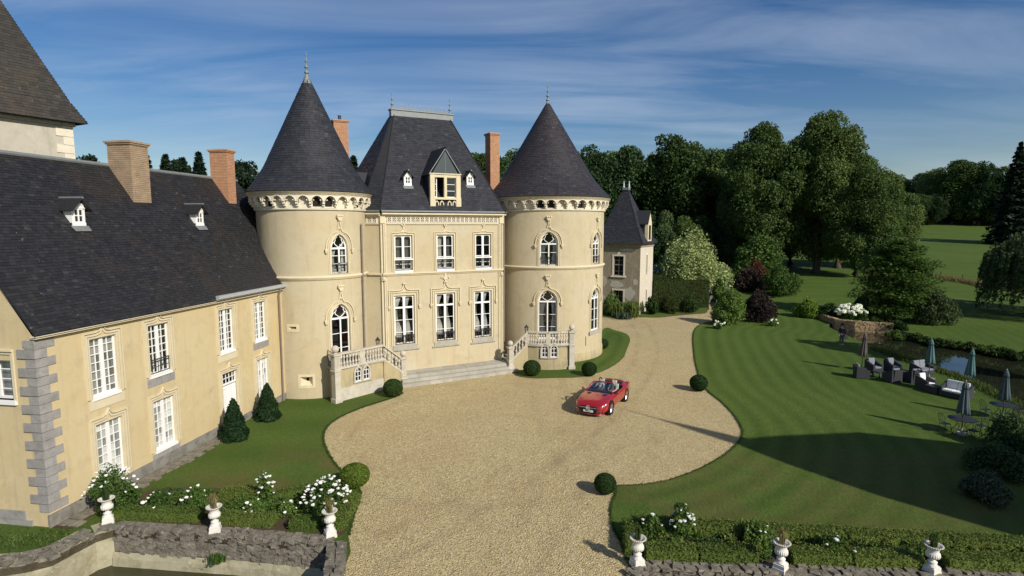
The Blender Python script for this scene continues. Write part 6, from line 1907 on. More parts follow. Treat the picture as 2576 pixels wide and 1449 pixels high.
# ---- flowers
fb = MB(); fb.ball((0, 0, 0), .05, 8, .8)
for k in range(6):
    a = k * 1.047; fb.lathe([(.004, .0), (.030, .012), (.036, .034)], 6, (.035 * math.cos(a), .035 * math.sin(a), -.005))
FLOW = fb.mesh('flower', M_PETAL, True)
hbm = MB(); hbm.ball((0, 0, 0), .16, 10, .8)
for k in range(14):
    a = k * 2.4; q = .16; zz = math.sin(k * .5) * .09; hbm.ball((q * .75 * math.cos(a), q * .75 * math.sin(a), zz), .055, 6)
HYDR = hbm.mesh('flower_head', M_HYDR, True)
def rose(label, px, py, w_, h, nf, seed, spread=None, leaf=.06, n=2600, mat=None):
    p = G(px, py); rg = random.Random(seed)
    m = dome_meshes(w_, h, n, leaf, seed, mat or L_MID, 10)
    th = shrub('rose_bush', label, m, p.x, p.y, z=0.0, cat='rose bush', group='white roses in the beds')
    for k in range(nf):
        a = rg.random() * 6.28; q = rg.random() ** .5 * w_ * .5; zz = h * (1.0 - .55 * (q / (w_ * .5)) ** 2) * rg.uniform(.72, 1.06)
        o = obj('flower', FLOW, th); s = rg.uniform(.5, 1.05); o.location = (q * math.cos(a), q * math.sin(a) - .05, zz); o.scale = (s, s, s); o.rotation_euler = (rg.uniform(-.6, .3), rg.uniform(-.4, .4), rg.random() * 6)
rose('tall white rose bush climbing against the corner of the wing', 286, 1288, 1.75, 1.75, 26, 1, n=5200)
rose('white rose bush standing up in the middle of the left bed', 670, 1262, .75, 1.15, 24, 2, n=1300)
rose('large white rose bush smothered in flowers beside the yellow-green ball', 822, 1284, 1.7, 1.25, 92, 3, n=5200)
rose('white rose bush at the left end of the left bed', 400, 1284, 1.0, .75, 9, 4)
rose('low white rose bush right of the first bed roses', 492, 1282, .9, .85, 11, 5)
rose('small white rose bush behind the middle left urn', 640, 1296, .7, .65, 7, 6)
rose('small white rose bush low beside the large flowering one', 722, 1298, .7, .6, 8, 7)
rose('white rose bush in the right bed near the gravel', 1712, 1352, .85, 1.15, 30, 8)
rose('sparse white rose bush between the first two right urns', 1905, 1370, 1.1, .8, 5, 9)
rose('sparse white rose bush in the far part of the right bed', 2100, 1398, 1.3, .7, 4, 10)
rose('leafy rose bush with few flowers near the right bed corner', 1640, 1352, .8, .8, 4, 11)
hx_, hy_ = atV(2146, 57.5), 57.5
hy = shrub('hydrangea', 'white hydrangea in full flower above the stone wall', dome_meshes(3.0, 1.5, 3500, .14, 61, L_MID), hx_, hy_, z=.35, cat='shrub')
for k in range(70):
    a = rng.random() * 6.28; q = rng.random() ** .5 * 1.5; o = obj('flower_head', HYDR, hy); o.location = (q * math.cos(a), q * math.sin(a) - .15, 1.5 * (1 - .5 * (q / 1.5) ** 2) * rng.uniform(.7, 1.08)); s = rng.uniform(.7, 1.3); o.scale = (s, s, s)
for px, py, Y, nf, lab in ((1812, 802, 53.5, 14, 'little white hydrangea at the foot of the bushes by the drive'), (1950, 800, 55, 8, 'white hydrangea on the lawn side of the purple bush')):
    x = atV(px, Y); h2 = shrub('hydrangea', lab, dome_meshes(1.1, .8, 900, .12, int(px), L_MID), x, Y, cat='shrub')
    for k in range(nf):
        a = rng.random() * 6.28; q = rng.random() ** .5 * .5; o = obj('flower_head', HYDR, h2); o.location = (q * math.cos(a), q * math.sin(a) - .2, .75 * rng.uniform(.5, 1.05)); o.scale = (.55, .55, .55)

# ---- beds: box edging and mixed planting
def seg(pts, labs, w_, h, dens=900, leaf=.055, mat=None):
    for (a, b), lab in zip(pts, labs):
        p, q = G(*a), G(*b); hedge(lab, (p.x, p.y), (q.x, q.y), w_, h, dens, leaf, mat or L_HEDGE, 'box_hedge', .035, 'box edging of the rose beds')
seg([((292, 1300), (505, 1308)), ((556, 1312), (690, 1320)), ((735, 1326), (800, 1330)), ((846, 1335), (890, 1262)), ((560, 1250), (660, 1255)), ((690, 1258), (790, 1240))],
    ['box edging between the first and middle left urns', 'box edging right of the middle left urn', 'short box edging left of the third left urn', 'box edging along the gravel beside the third left urn', 'ragged box edging at the back of the left bed', 'box edging behind the large white rose'], .46, .32, 1100, .045)
seg([((1594, 1395), (1590, 1330)), ((1622, 1402), (1750, 1406)), ((1756, 1406), (1900, 1410)), ((1985, 1412), (2130, 1418)), ((2138, 1418), (2310, 1424)), ((2372, 1426), (2576, 1432)), ((2576, 1434), (2700, 1440)),
     ((1602, 1330), (1860, 1346)), ((1866, 1346), (2120, 1361)), ((2126, 1362), (2380, 1376)), ((2386, 1376), (2640, 1390))],
    ['box edging at the gravel end of the right bed', 'first box block behind the first right urn', 'box block left of the middle right urn', 'box block right of the middle right urn', 'box block left of the third right urn', 'box block right of the third right urn', 'box block cut by the right edge of the picture',
     'rear box edging at the gravel end of the right bed', 'rear box edging behind the middle right urn', 'rear box edging before the third right urn', 'rear box edging running out of the picture'], .50, .36, 1100, .045)
def bed_cover(name, label, quad_, n, leaf, mats, hmax):
    A, B, C, E_ = [G(*q) for q in quad_]
    th = thing(name, label, 'planting', (A.x, A.y, 0))
    for m, fr in mats:
        k = int(n * fr); nc = 60; cu = npr.random((nc, 2)); ch = npr.uniform(.4, 1, nc) * hmax; ci = npr.integers(0, nc, k)
        d = npr.normal(size=(k, 3)); d[:, 2] = np.abs(d[:, 2]); d = unit(d)
        u = np.clip(cu[ci, 0], 0, 1)[:, None]; v = np.clip(cu[ci, 1], 0, 1)[:, None]
        a, b, c, e = [np.array(q) for q in (A, B, C, E_)]
        base = (a * (1 - u) + b * u) * (1 - v) + (e * (1 - u) + c * u) * v - a
        P = base + d * ch[ci][:, None] * npr.uniform(.6, 1.05, (k, 1))
        o = obj('foliage', leaf_mesh('foliage', P, d, leaf, m, npr.random(k)), th, 'stuff')
bed_cover('bed_planting', 'mixed low perennials filling the left rose bed', ((300, 1292), (840, 1322), (850, 1262), (420, 1235)), 26000, .055, ((L_MID, .5), (L_HEDGE, .35), (L_DARK, .15)), .28)
bed_cover('bed_planting', 'mixed low perennials filling the right rose bed', ((1610, 1395), (2700, 1436), (2640, 1392), (1605, 1340)), 60000, .06, ((L_MID, .4), (L_HEDGE, .40), (L_DARK, .12), (L_RED, .04)), .30)
sp_ = MB()
for poly in (((262, 1310), (868, 1345), (880, 1250), (560, 1228), (380, 1228)), ((1582, 1420), (2760, 1455), (2680, 1388), (1590, 1322))): sp_.face([(*V2(G(*q)), .006) for q in poly])
sp_.build('bed_soil', M_SOIL, None, kind='structure')
# ---- rough grass along the banks and the fence
def tufts(name, line, n, spread, h, mat, kindlab=None, zf=None):
    T, at_ = walk(line); V = []; rnd = []
    for k in range(n):
        p, d = at_(rng.random() * T); p = p + Vector((rng.gauss(0, spread), rng.gauss(0, spread), 0)); p.z = (terr(p.x, p.y) if zf is None else zf)
        L = h * rng.uniform(.5, 1.2); a = rng.random() * 6.28; e = Vector((math.cos(a), math.sin(a), 0)) * .03; ln_ = Vector((rng.gauss(0, .3), rng.gauss(0, .3), 1)) * L
        V += [p - e, p + e, p + e * .2 + ln_, p - e * .2 + ln_]; rnd.append(rng.random())
    o = obj(name, quads(name, np.array([tuple(v) for v in V]), rnd, mat), None, 'stuff'); return o
tag(tufts('bank_grass', GP(pond_near[3:]), 7000, .22, .20, L_TUFT), 'ragged grass along the near bank of the pond', 'grass')
bp = [dome_meshes(2.2, .75, 2600, .11, 300 + k, (L_MID, L_BOX, L_TUFT)[k], 9) for k in range(3)]
for k in range(13):
    px = 2262 + k * 27; py = 846 + (px - 2262) * .165 + rng.uniform(-3, 2); p = G(px, py - 4, 0)
    shrub('bank_plant', ['low bank plant nearest the stone wall', 'leafy bank plant under the layered tree', 'bank plant left of the weeping tree', 'bank plant below the weeping tree', 'bank plant right of the weeping tree', 'first bank plant past the weeping tree', 'pale bank plant on the open far bank', 'bank plant opposite the teal parasol', 'clump opposite the dark teal parasol', 'bank plant left of the willow', 'bank plant before the willow', 'dark bank plant below the willow', 'bank plant at the right edge of the pond'][k], bp[k % 3], p.x, p.y + .4, rng.uniform(.65, 1.0), z=-.35, cat='plant', group='plants on the far bank of the pond', rz=rng.random() * 6)
Yf = [(2362, 706, 88), (2430, 716, 84), (2500, 728, 79), (2560, 738, 76)]
tag(tufts('fence_grass', [(atV(a, Y), Y) for a, b, Y in Yf], 5000, .45, .6, L_STRAW), 'tall dry grass along the meadow fence', 'grass')
tag(tufts('fence_grass', [(atV(a, Y), Y) for a, b, Y in ((2196, 690, 94), (2180, 655, 112), (2165, 625, 135))], 4000, .6, .9, L_STRAW), 'strip of tall grass running up the meadow beside the oaks', 'grass')
for k, t in enumerate((.02, .3, .6, .88, 1.0)):
    Y = 88 - 12 * t; px = 2362 + 198 * t; x = atV(px, Y)
    mb = MB(); mb.tube([(0, 0, -.3), (.02, 0, 1.15)], .07, 6); o = mb.build('fence_post', M_BARK); o.location = (x, Y, terr(x, Y))
    tag(o, ['fence post nearest the layered tree', 'second fence post from the layered tree', 'middle fence post in the dry grass', 'fence post left of the willow', 'fence post under the willow'][k], 'post', 'meadow fence posts')
# water plants and ivy on the moat walls
tag(tufts('wall_ivy', [V2(G(545, 1400, -.6)), V2(G(552, 1420, -.9))], 260, .10, .22, L_MID, zf=-.75), 'ivy sprouting from the moat wall below the middle left urn', 'plant')
# shrubs lost in the gatehouse shadow
shrub_px('lavender_bush', 'grey-leaved bush in the deep shadow at the right edge', 2470, 2600, 1182, 1290, 19.5, L_GREY, 9000, .07, 95)
shrub_px('rose_shrub', 'dark shrub in the shadow beside the grey-leaved bush', 2480, 2620, 1110, 1200, 21.5, L_DARK, 9000, .08, 96)
shrub_px('shrub', 'dark evergreen bush at the right edge beside the iron tables', 2520, 2640, 1040, 1135, 24.2, L_DARK, 9000, .08, 97)
# lawn in front of the gable
tag(tufts('moat_edge_grass', [(-19, 16.3), (-16.2, 16.6), (-14.3, 17.0)], 1600, .3, .07, L_TUFT), 'rough grass on the ledge below the gable end', 'grass')

# ---- soft turf edge along the drive, loose stones on the gravel
ed = [p for p in gravel_s if p[1] > 14]
k0 = next(i for i, p in enumerate(gravel_s) if p[1] > 14)
def run(a, b): return [gravel_s[i] for i in range(a, b)]
iL = [i for i, p in enumerate(gravel_s) if -12 < p[0] < -4.5 and 17 < p[1] < 33.5]; iR = [i for i, p in enumerate(gravel_s) if p[0] > 2.6 and 15.5 < p[1] < 60 and i > len(gravel_s) * .55]
for ii, lab in ((iL, 'fine turf blades along the curved left edge of the drive'), (iR, 'fine turf blades along the right edge of the drive')):
    tag(tufts('turf_edge', run(min(ii), max(ii) + 1), 8000, .03, .042, L_TUFT, zf=-.02), lab, 'grass')
n = 16000; px_a = npr.uniform(-7.5, 10.5, n); py_a = npr.uniform(13, 34, n) ; okp = np.array([inside((x, y), gravel_s) for x, y in zip(px_a, py_a)])
px_a, py_a = px_a[okp], py_a[okp]; n = len(px_a); sz_ = npr.uniform(.010, .030, (n, 1, 1))
oc = np.array([(1, 0, 0), (0, 1, 0), (-1, 0, 0), (0, -1, 0), (0, 0, .7), (0, 0, -.5)], float)
ang = npr.uniform(0, 6.28, n); ca, sa = np.cos(ang), np.sin(ang); st_a = npr.uniform(.6, 1.4, (n, 1))
tri = np.array([(0, 1, 4), (1, 2, 4), (2, 3, 4), (3, 0, 4)])
q = np.repeat(oc[None], n, 0) * sz_; q[:, :, 0] *= st_a
X = q[:, :, 0] * ca[:, None] - q[:, :, 1] * sa[:, None] + px_a[:, None]; Y_ = q[:, :, 0] * sa[:, None] + q[:, :, 1] * ca[:, None] + py_a[:, None]; Z_ = q[:, :, 2] + GRAVEL_Z + .004
Vp = np.stack([X, Y_, Z_], 2)[:, tri, :].reshape(-1, 3)
tag(obj('loose_gravel', quads('loose_gravel', Vp, np.repeat(npr.random(n), 4), stone_mat('loose_gravel_stone', (0.58, 0.48, 0.27), (0.34, 0.26, 0.13), (0.70, 0.62, 0.44), 9.0, 0.6), 3), None, 'stuff'), 'loose stones scattered over the gravel drive', 'gravel')

# ------------------------------------------------------------------ urns on the moat wall
up = MB()
up.lathe([(.13, .36), (.13, .385), (.07, .41), (.055, .45), (.075, .48), (.15, .54), (.19, .62), (.175, .70), (.15, .73), (.155, .82), (.19, .90), (.245, .935), (.25, .955), (.235, .97), (.20, .95), (.15, .90), (.004, .88)], 24)
for k in range(20):
    a = k * math.pi / 10; up.lathe([(.004, 0), (.024, .02), (.030, .08), (.022, .15), (.004, .17)], 6, (.168 * math.cos(a), .168 * math.sin(a), .535))
URN = up.mesh('urn_bowl', M_URN, True)
rm = MB()
for k in range(26):
    a = k * 2 * math.pi / 26; rm.ball((.243 * math.cos(a), .243 * math.sin(a), .952), .026, 6)
RIM = rm.mesh('beaded_rim', M_BALUST, True)
pp = MB(); pp.box(-.17, .17, -.17, .17, .06, .20); pp.box(-.145, .145, -.145, .145, .20, .24); pp.lathe([(.15, .24), (.13, .29), (.09, .33), (.11, .36)], 16); pp.box(-.185, .185, -.185, .185, -.06, .06)
PED = pp.mesh('pedestal', M_URN)
GRM = [strap_meshes(.13, .60, 130, L_STRAW, .010, .05, .7), strap_meshes(.13, .52, 130, L_TUFT, .010, .05, .8)]
for k, (px, py, lab, g_) in enumerate(((270, 1318, 'white urn at the corner nearest the gable, with green grass', 1), (540, 1340, 'white urn in the middle of the left moat wall, with dry grass', 0), (830, 1352, 'white urn at the gravel end of the left moat wall', 0),
        (1604, 1426, 'white urn at the gravel end of the right moat wall', 1), (1965, 1438, 'white urn in the middle of the right moat wall, with straw-coloured grass', 0), (2346, 1446, 'white urn nearest the right edge of the picture', 1))):
    p = G(px, py); th = thing('garden_urn', lab, 'urn', (p.x, p.y + .05, .06), rng.random(), 'urns along the moat wall'); th.scale = (.92, .92, .84)
    obj('pedestal', PED, th); b = obj('bowl', URN, th); obj('beaded_rim', RIM, b)
    q = obj('grass_tuft', GRM[g_], th); q.location = (0, 0, .90); q.scale = (.8, .8, 1)

# ------------------------------------------------------------------ the red roadster
M_RED = plain('red_car_paint', (0.30, 0.009, 0.013), 0.2, 0.5, var=0.04, coat=1.0, bs=0.0)
M_TYRE = plain('tyre_rubber', (0.018, 0.018, 0.018), 0.8)
M_RIM = plain('alloy', (0.55, 0.56, 0.57), 0.25, 0.5, 0.9, 0.05)
M_CHROME = plain('chrome', (0.75, 0.76, 0.77), 0.12, 0.5, 1.0, 0.03)
M_BLACK = plain('black_trim', (0.012, 0.012, 0.013), 0.4)
M_SEAT = plain('pale_leather', (0.52, 0.50, 0.46), 0.6)
M_LAMP = plain('headlight_glass', (0.55, 0.56, 0.57), 0.08, 0.6, 0.4, 0.15, 9)
M_SILVER = plain('dark_grey_car_paint', (0.12, 0.115, 0.11), 0.3, 0.5, 0.3, 0.05, coat=1.0)
def car_body(parent, mat, secs, cockpit):
    mb = MB(); rows = []
    for (x, hw, zs, zb, zc) in secs:
        if cockpit and cockpit[0] <= x <= cockpit[1]:
            half = [(hw * .92, zs), (hw + .03, zs + .14), (hw + .035, (zs + zb) / 2 + .04), (hw - .01, zb - .03), (hw - .06, zb), (hw - .12, zb - .02), (hw - .15, .50), (.3, .42), (0, .42)]
        else:
            half = [(hw * .92, zs), (hw + .03, zs + .14), (hw + .035, (zs + zb) / 2 + .04), (hw - .01, zb - .03), (hw - .08, zb + (zc - zb) * .25), (hw * .74, zb + (zc - zb) * .55), (hw * .5, zb + (zc - zb) * .84), (hw * .25, zc - .005), (0, zc)]
        rows.append([(x, y, z) for y, z in half] + [(x, -y, z) for y, z in reversed(half[:-1])])
    n = len(rows[0])
    for a, b in zip(rows, rows[1:]):
        for k in range(n - 1): mb.face([a[k], b[k], b[k + 1], a[k + 1]])
        mb.face([a[0], a[n - 1], b[n - 1], b[0]])
    mb.face(rows[0]); mb.face(list(reversed(rows[-1])))
    me_ = mb.mesh('body', mat, True)
    bm = bmesh.new(); bm.from_mesh(me_); bmesh.ops.remove_doubles(bm, verts=bm.verts, dist=.0005); bmesh.ops.recalc_face_normals(bm, faces=bm.faces); bm.to_mesh(me_); bm.free()
    o = obj('body', me_, parent)
    md = o.modifiers.new('subdivision', 'SUBSURF'); md.levels = 2; md.render_levels = 2
    return o
def wheel_mesh():
    t = MB(); t.lathe([(.235, -.10), (.32, -.11), (.345, -.08), (.348, 0), (.345, .08), (.32, .11), (.235, .10)], 28)
    rm_ = MB(); rm_.lathe([(.238, -.09), (.238, .085), (.225, .095), (.215, .07)], 24); rm_.lathe([(.06, .06), (.05, .085), (.004, .09)], 10)
    for k in range(5):
        a = k * 2 * math.pi / 5
        for da in (-.10, .10):
            c_, s_ = math.cos(a + da), math.sin(a + da); c2, s2 = math.cos(a + da * 1.6), math.sin(a + da * 1.6)
            rm_.tube([(.05 * c_, .05 * s_, .07), (.225 * c2, .225 * s2, .08)], .018, 5)
    ds = MB(); ds.lathe([(.22, -.02), (.15, -.02), (.004, -.02)], 20)
    return t.mesh('tyre', M_TYRE, True), rm_.mesh('rim', M_RIM), ds.mesh('brake_disc', M_BLACK)
WH = wheel_mesh()
ax = MB(); ax.lathe([(.004, -.1), (.40, -.1), (.40, .0), (.355, .006)], 26); ARCH = ax.mesh('wheel_arch', M_BLACK, False)
def wheels(th, fx, rx, y):
    for x in (fx, rx):
        for s in (-1, 1):
            a = obj('wheel_arch', ARCH, th); a.location = (x, s * (y + .015), .36); a.rotation_euler = (-s * math.pi / 2, 0, 0)
            w_ = obj('wheel', WH[0], th); w_.location = (x, s * (y - .085), .345); w_.rotation_euler = (-s * math.pi / 2, 0, 0)
            obj('rim', WH[1], w_); obj('brake_disc', WH[2], w_)
cc = (G(1471, 1047) * 0 + Vector((0, 0, 0)))
fw, rw_ = Vector((5.10, 28.85, 0)), Vector((6.38, 31.2, 0))       # tyre contact points on the car's left side
hd = (fw - rw_).normalized(); lf = Vector((-hd.y, hd.x, 0))
mid = (fw + rw_) / 2 - lf * .84
car = thing('convertible_car', 'red open-topped sports car with two people on the gravel', 'car', (mid.x - hd.x * .04, mid.y - hd.y * .04, GRAVEL_Z), math.atan2(hd.y, hd.x))
secs = [(-2.36, .58, .42, .70, .78), (-2.30, .74, .34, .84, .93), (-2.05, .84, .27, .92, 1.00), (-1.6, .90, .22, .94, 1.01), (-1.25, .905, .20, .93, .99), (-1.12, .90, .20, .92, .97), (-1.06, .90, .20, .92, .95), (-.5, .895, .19, .90, .9), (.0, .89, .19, .885, .9), (.50, .885, .19, .88, .9), (.56, .885, .19, .88, .93), (.9, .885, .19, .86, .93), (1.35, .885, .19, .81, .885), (1.75, .86, .19, .75, .82), (2.05, .78, .19, .68, .735), (2.20, .66, .20, .60, .65), (2.27, .50, .24, .50, .545)]
car_body(car, M_RED, secs, (-1.07, .51))
wheels(car, 1.30, -1.285, .915)
def part(name, mat, fn, sm=False, parent=None):
    mb = MB(); fn(mb); return mb.build(name, mat, parent or car, sm)
nose = lambda y: 2.288 - .9 * max(0.0, abs(y) - .42) ** 1.6
part('floor', M_BLACK, lambda m: m.box(-1.06, .5, -.74, .74, .435, .455))
part('tonneau', M_BLACK, lambda m: m.box(-1.52, -.92, -.62, .62, .90, 1.018))
part('cabin_lining', M_BLACK, lambda m: (m.box(-1.05, .5, -.75, -.735, .46, .90), m.box(-1.05, .5, .735, .75, .46, .90), m.box(-1.06, -1.02, -.735, .735, .46, .93)))
part('dashboard', M_BLACK, lambda m: (m.box(.30, .60, -.72, .72, .70, .93)))
fr_ = [(.66, .74, .91), (.02, .60, 1.27)]
part('windscreen_frame', M_RED, lambda m: (m.tube([(.66, .74, .90), (.34, .68, 1.11), (.02, .58, 1.27), (-.02, .3, 1.30), (-.03, 0, 1.305), (-.02, -.3, 1.30), (.02, -.58, 1.27), (.34, -.68, 1.11), (.66, -.74, .90)], .034, 8)), True)
part('windscreen', glass_mat('car_glass', (.45, .5, .52), .12), lambda m: m.face([(.66, .73, .91), (.66, -.73, .91), (.03, -.57, 1.26), (-.01, 0, 1.295), (.03, .57, 1.26)]))
for s in (-1, 1):
    def seat(m, s=s):
        m.box(-.62, -.08, s * .36 - .24, s * .36 + .24, .45, .62); M4 = Matrix.Translation((-.66, s * .36, .58)) @ Matrix.Rotation(-.22, 4, 'Y'); m.box(-.09, .07, -.24, .24, 0, .52, .5, M4); m.box(-.06, .05, -.13, .13, .54, .70, .5, M4)
    st_ = part('seat', M_SEAT, seat)
    part('headlight', M_LAMP, lambda m, s=s: m.prism(lambda a, b, d: (a, b, d), [(2.14, s * .46), (2.175, s * .57), (2.02, s * .755), (1.80, s * .815), (1.72, s * .80), (1.90, s * .62)], .60, .725) if False else (m.ball((1.965, s * .645, .612), .145, 14, .55), m.ball((1.83, s * .735, .652), .115, 14, .5)), True)
    part('wing_mirror', M_RED, lambda m, s=s: (m.ball((.48, s * 1.0, .97), .085, 10, .75), m.tube([(.5, s * .86, .90), (.48, s * .98, .95)], .02, 5)), True)
    part('side_intake', M_BLACK, lambda m, s=s: m.prism(lambda a, b, d: (nose(a) + d, a, b), [(s * .47, .32), (s * .60, .33), (s * .74, .35), (s * .74, .44), (s * .60, .43), (s * .46, .41)], -.06, .012))
    part('intake_trim', M_CHROME, lambda m, s=s: m.tube([(nose(.47) + .02, s * .47, .365), (nose(.60) + .02, s * .60, .375), (nose(.72) + .02, s * .72, .39)], .016, 6))
    part('bonnet_vent', M_BLACK, lambda m, s=s: m.prism(lambda a, b, d: (a, b, d), [(.92, s * .34), (1.10, s * .36), (1.10, s * .52), (.94, s * .54)], .86, .925 - .0))
    part('rear_light', plain('red_lens', (.25, .01, .01), .1), lambda m, s=s: m.ball((-2.24, s * .66, .80), .14, 10, .45), True)
part('grille', M_BLACK, lambda m: m.prism(lambda a, b, d: (nose(a) + d, a, b), [(-.47, .46), (-.44, .42), (.44, .42), (.47, .46), (.45, .57), (.30, .60), (-.30, .60), (-.45, .57)], -.08, .008))
def grille_bar(m):
    m.tube([(2.285, -.44, .52), (2.31, -.2, .525), (2.315, 0, .525), (2.31, .2, .525), (2.285, .44, .52)], .024, 6)
part('grille_bar', M_CHROME, grille_bar)
def star(m):
    f = lambda a, b, d: (2.315 + d, a, .525 + b)
    m.ribbon(f, [(.105 * math.cos(t * math.pi / 10), .105 * math.sin(t * math.pi / 10)) for t in range(20)], .028, 0, .03, True)
    for k in range(3):
        t = math.pi / 2 + k * 2 * math.pi / 3; m.ribbon(f, [(0, 0), (.10 * math.cos(t), .10 * math.sin(t))], .03, .0, .028)
    m.prism(f, [(.10 * math.cos(t * math.pi / 6), .10 * math.sin(t * math.pi / 6)) for t in range(12)], -.02, -.004)
bdg = part('star_badge', M_CHROME, star)
part('lower_intake', M_BLACK, lambda m: m.prism(lambda a, b, d: (nose(a) + d, a, b), [(-.40, .22), (.40, .22), (.44, .40), (-.44, .40)], -.08, .006))
part('front_splitter', M_RED, lambda m: m.tube([(1.98, -.78, .20), (2.18, -.5, .19), (2.28, 0, .19), (2.18, .5, .19), (1.98, .78, .20)], .035, 6), True)
plate = part('number_plate', plain('plate_white', (.72, .72, .70), .5), lambda m: m.box(2.290, 2.312, -.26, .26, .29, .40))
cu = bpy.data.curves.new('plate_text', 'FONT'); cu.body = 'EN15'; cu.size = .105; cu.align_x = 'CENTER'; cu.align_y = 'CENTER'; cu.extrude = .002
to = bpy.data.objects.new('plate_text', cu); COL.objects.link(to)
dg = bpy.context.evaluated_depsgraph_get(); tm = bpy.data.meshes.new_from_object(to.evaluated_get(dg)); bpy.data.objects.remove(to)
tm.materials.clear(); tm.materials.append(M_BLACK)
lt = obj('plate_lettering', tm, plate); lt.location = (2.3155, 0, .345); lt.rotation_euler = (math.pi / 2, 0, math.pi / 2); lt.scale = (1.15, 1.0, 1)
part('steering_wheel', M_BLACK, lambda m: (m.tube([(.20 + .06 * math.sin(t), -.36 + .17 * math.cos(t), .90 + .16 * math.sin(t)) for t in [k * .4488 for k in range(15)]], .015, 5), m.tube([(.21, -.36, .9), (.34, -.36, .82)], .03, 5)))

# ------------------------------------------------------------------ people
def skin_mesh(name, verts, edges_, rad, mat, parent, sub=1):
    me_ = bpy.data.meshes.new(name); me_.from_pydata(verts, edges_, []); me_.materials.append(mat)
    o = obj(name, me_, parent)
    md = o.modifiers.new('skin', 'SKIN'); md.use_smooth_shade = True
    sv = me_.skin_vertices[0].data
    for k, r_ in enumerate(rad):
        sv[k].radius = r_ if hasattr(r_, '__len__') else (r_, r_)
    sv[0].use_root = True
    o.modifiers.new('subdivision', 'SUBSURF').levels = sub; o.modifiers[-1].render_levels = sub
    return o
class Rig:
    def __init__(s): s.v = []; s.e = []; s.r = []
    def add(s, p, r_, parent=None):
        s.v.append(tuple(p)); s.r.append(r_); i = len(s.v) - 1
        if parent is not None: s.e.append((parent, i))
        return i
    def chain(s, pts, rads, start=None):
        i = start
        for p, r_ in zip(pts, rads): i = s.add(p, r_, i)
        return i
    def hand(s, i, d, side, curl):
        w0 = Vector(s.v[i]); d = Vector(d).normalized(); side = Vector(side).normalized(); curl = Vector(curl).normalized()
        pm = s.add(w0 + d * .06, (.034, .018), i)
        for k, (off, L) in enumerate(((-.030, .070), (-.010, .080), (.010, .076), (.030, .060))):
            b = s.add(w0 + d * .10 + side * off, .0095, pm); c = s.add(w0 + d * (.10 + L * .5) + side * off + curl * L * .22, .0085, b); s.add(w0 + d * (.10 + L * .75) + side * off + curl * L * .62, .0075, c)
        t = s.add(w0 + d * .045 - side * .048 + curl * .01, .011, pm); s.add(w0 + d * .085 - side * .062 + curl * .03, .009, t)
M_SKIN = plain('skin', (0.50, 0.30, 0.215), 0.6, 0.3, var=0.06)
def head(parent, c, face, hair_mat, hat=None):
    f = Vector(face).normalized(); sd_ = Vector((-f.y, f.x, 0)); c = Vector(c)
    M4 = Matrix(((f.x, sd_.x, 0, c.x), (f.y, sd_.y, 0, c.y), (0, 0, 1, c.z), (0, 0, 0, 1)))
    mb = MB(); i0 = len(mb.v)
    for j in range(11):
        ph = math.pi * j / 10
        for k in range(14):
            a = 2 * math.pi * k / 14; rr = math.sin(ph); z = -math.cos(ph)
            jaw = 1 - .18 * max(0, -z)
            x = .098 * rr * math.cos(a) * jaw + (.012 if z < -.3 and math.cos(a) > .3 else 0); y = .076 * rr * math.sin(a) * jaw
            if abs(z + .05) < .25 and math.cos(a) > .93: x += .018
            mb.v.append(tuple(M4 @ Vector((x, y, z * .118))))
    for j in range(10):
        for k in range(14): mb.f.append([j * 14 + k, j * 14 + (k + 1) % 14, (j + 1) * 14 + (k + 1) % 14, (j + 1) * 14 + k]); mb.r.append(.5)
    for s in (-1, 1): mb.ball(tuple(M4 @ Vector((-.005, s * .078, -.005))), .022, 6, 1.4)
    hd_ = mb.build('head', M_SKIN, parent, True)
    ey = MB()
    for s in (-1, 1): ey.ball(tuple(M4 @ Vector((.088, s * .030, .012))), .010, 6)
    ey.tube([M4 @ Vector((.094, -.022, -.060)), M4 @ Vector((.094, .022, -.060))], .005, 4)
    ey.build('eyes_and_mouth', M_BLACK, hd_)
    hb_ = MB()
    for z0, zz, r_ in ((0, 0, 0),): pass
    hb_.lathe([(.086, .005), (.094, .035), (.088, .08), (.05, .118), (.004, .126)], 12, (c.x - f.x * .014, c.y - f.y * .014, c.z))
    hb_.lathe([(.06, -.06), (.084, -.02), (.088, .01)], 12, (c.x - f.x * .026, c.y - f.y * .026, c.z))
    hb_.build('hair', hair_mat, hd_, True)
    if hat:
        ht = MB(); ht.lathe([(.21, .055), (.20, .068), (.105, .075), (.10, .15), (.085, .185), (.004, .19)], 18, (c.x, c.y, c.z)); ht.lathe([(.21, .055), (.09, .058)], 18, (c.x, c.y, c.z)); ht.build('hat', hat, parent, True)
    return hd_
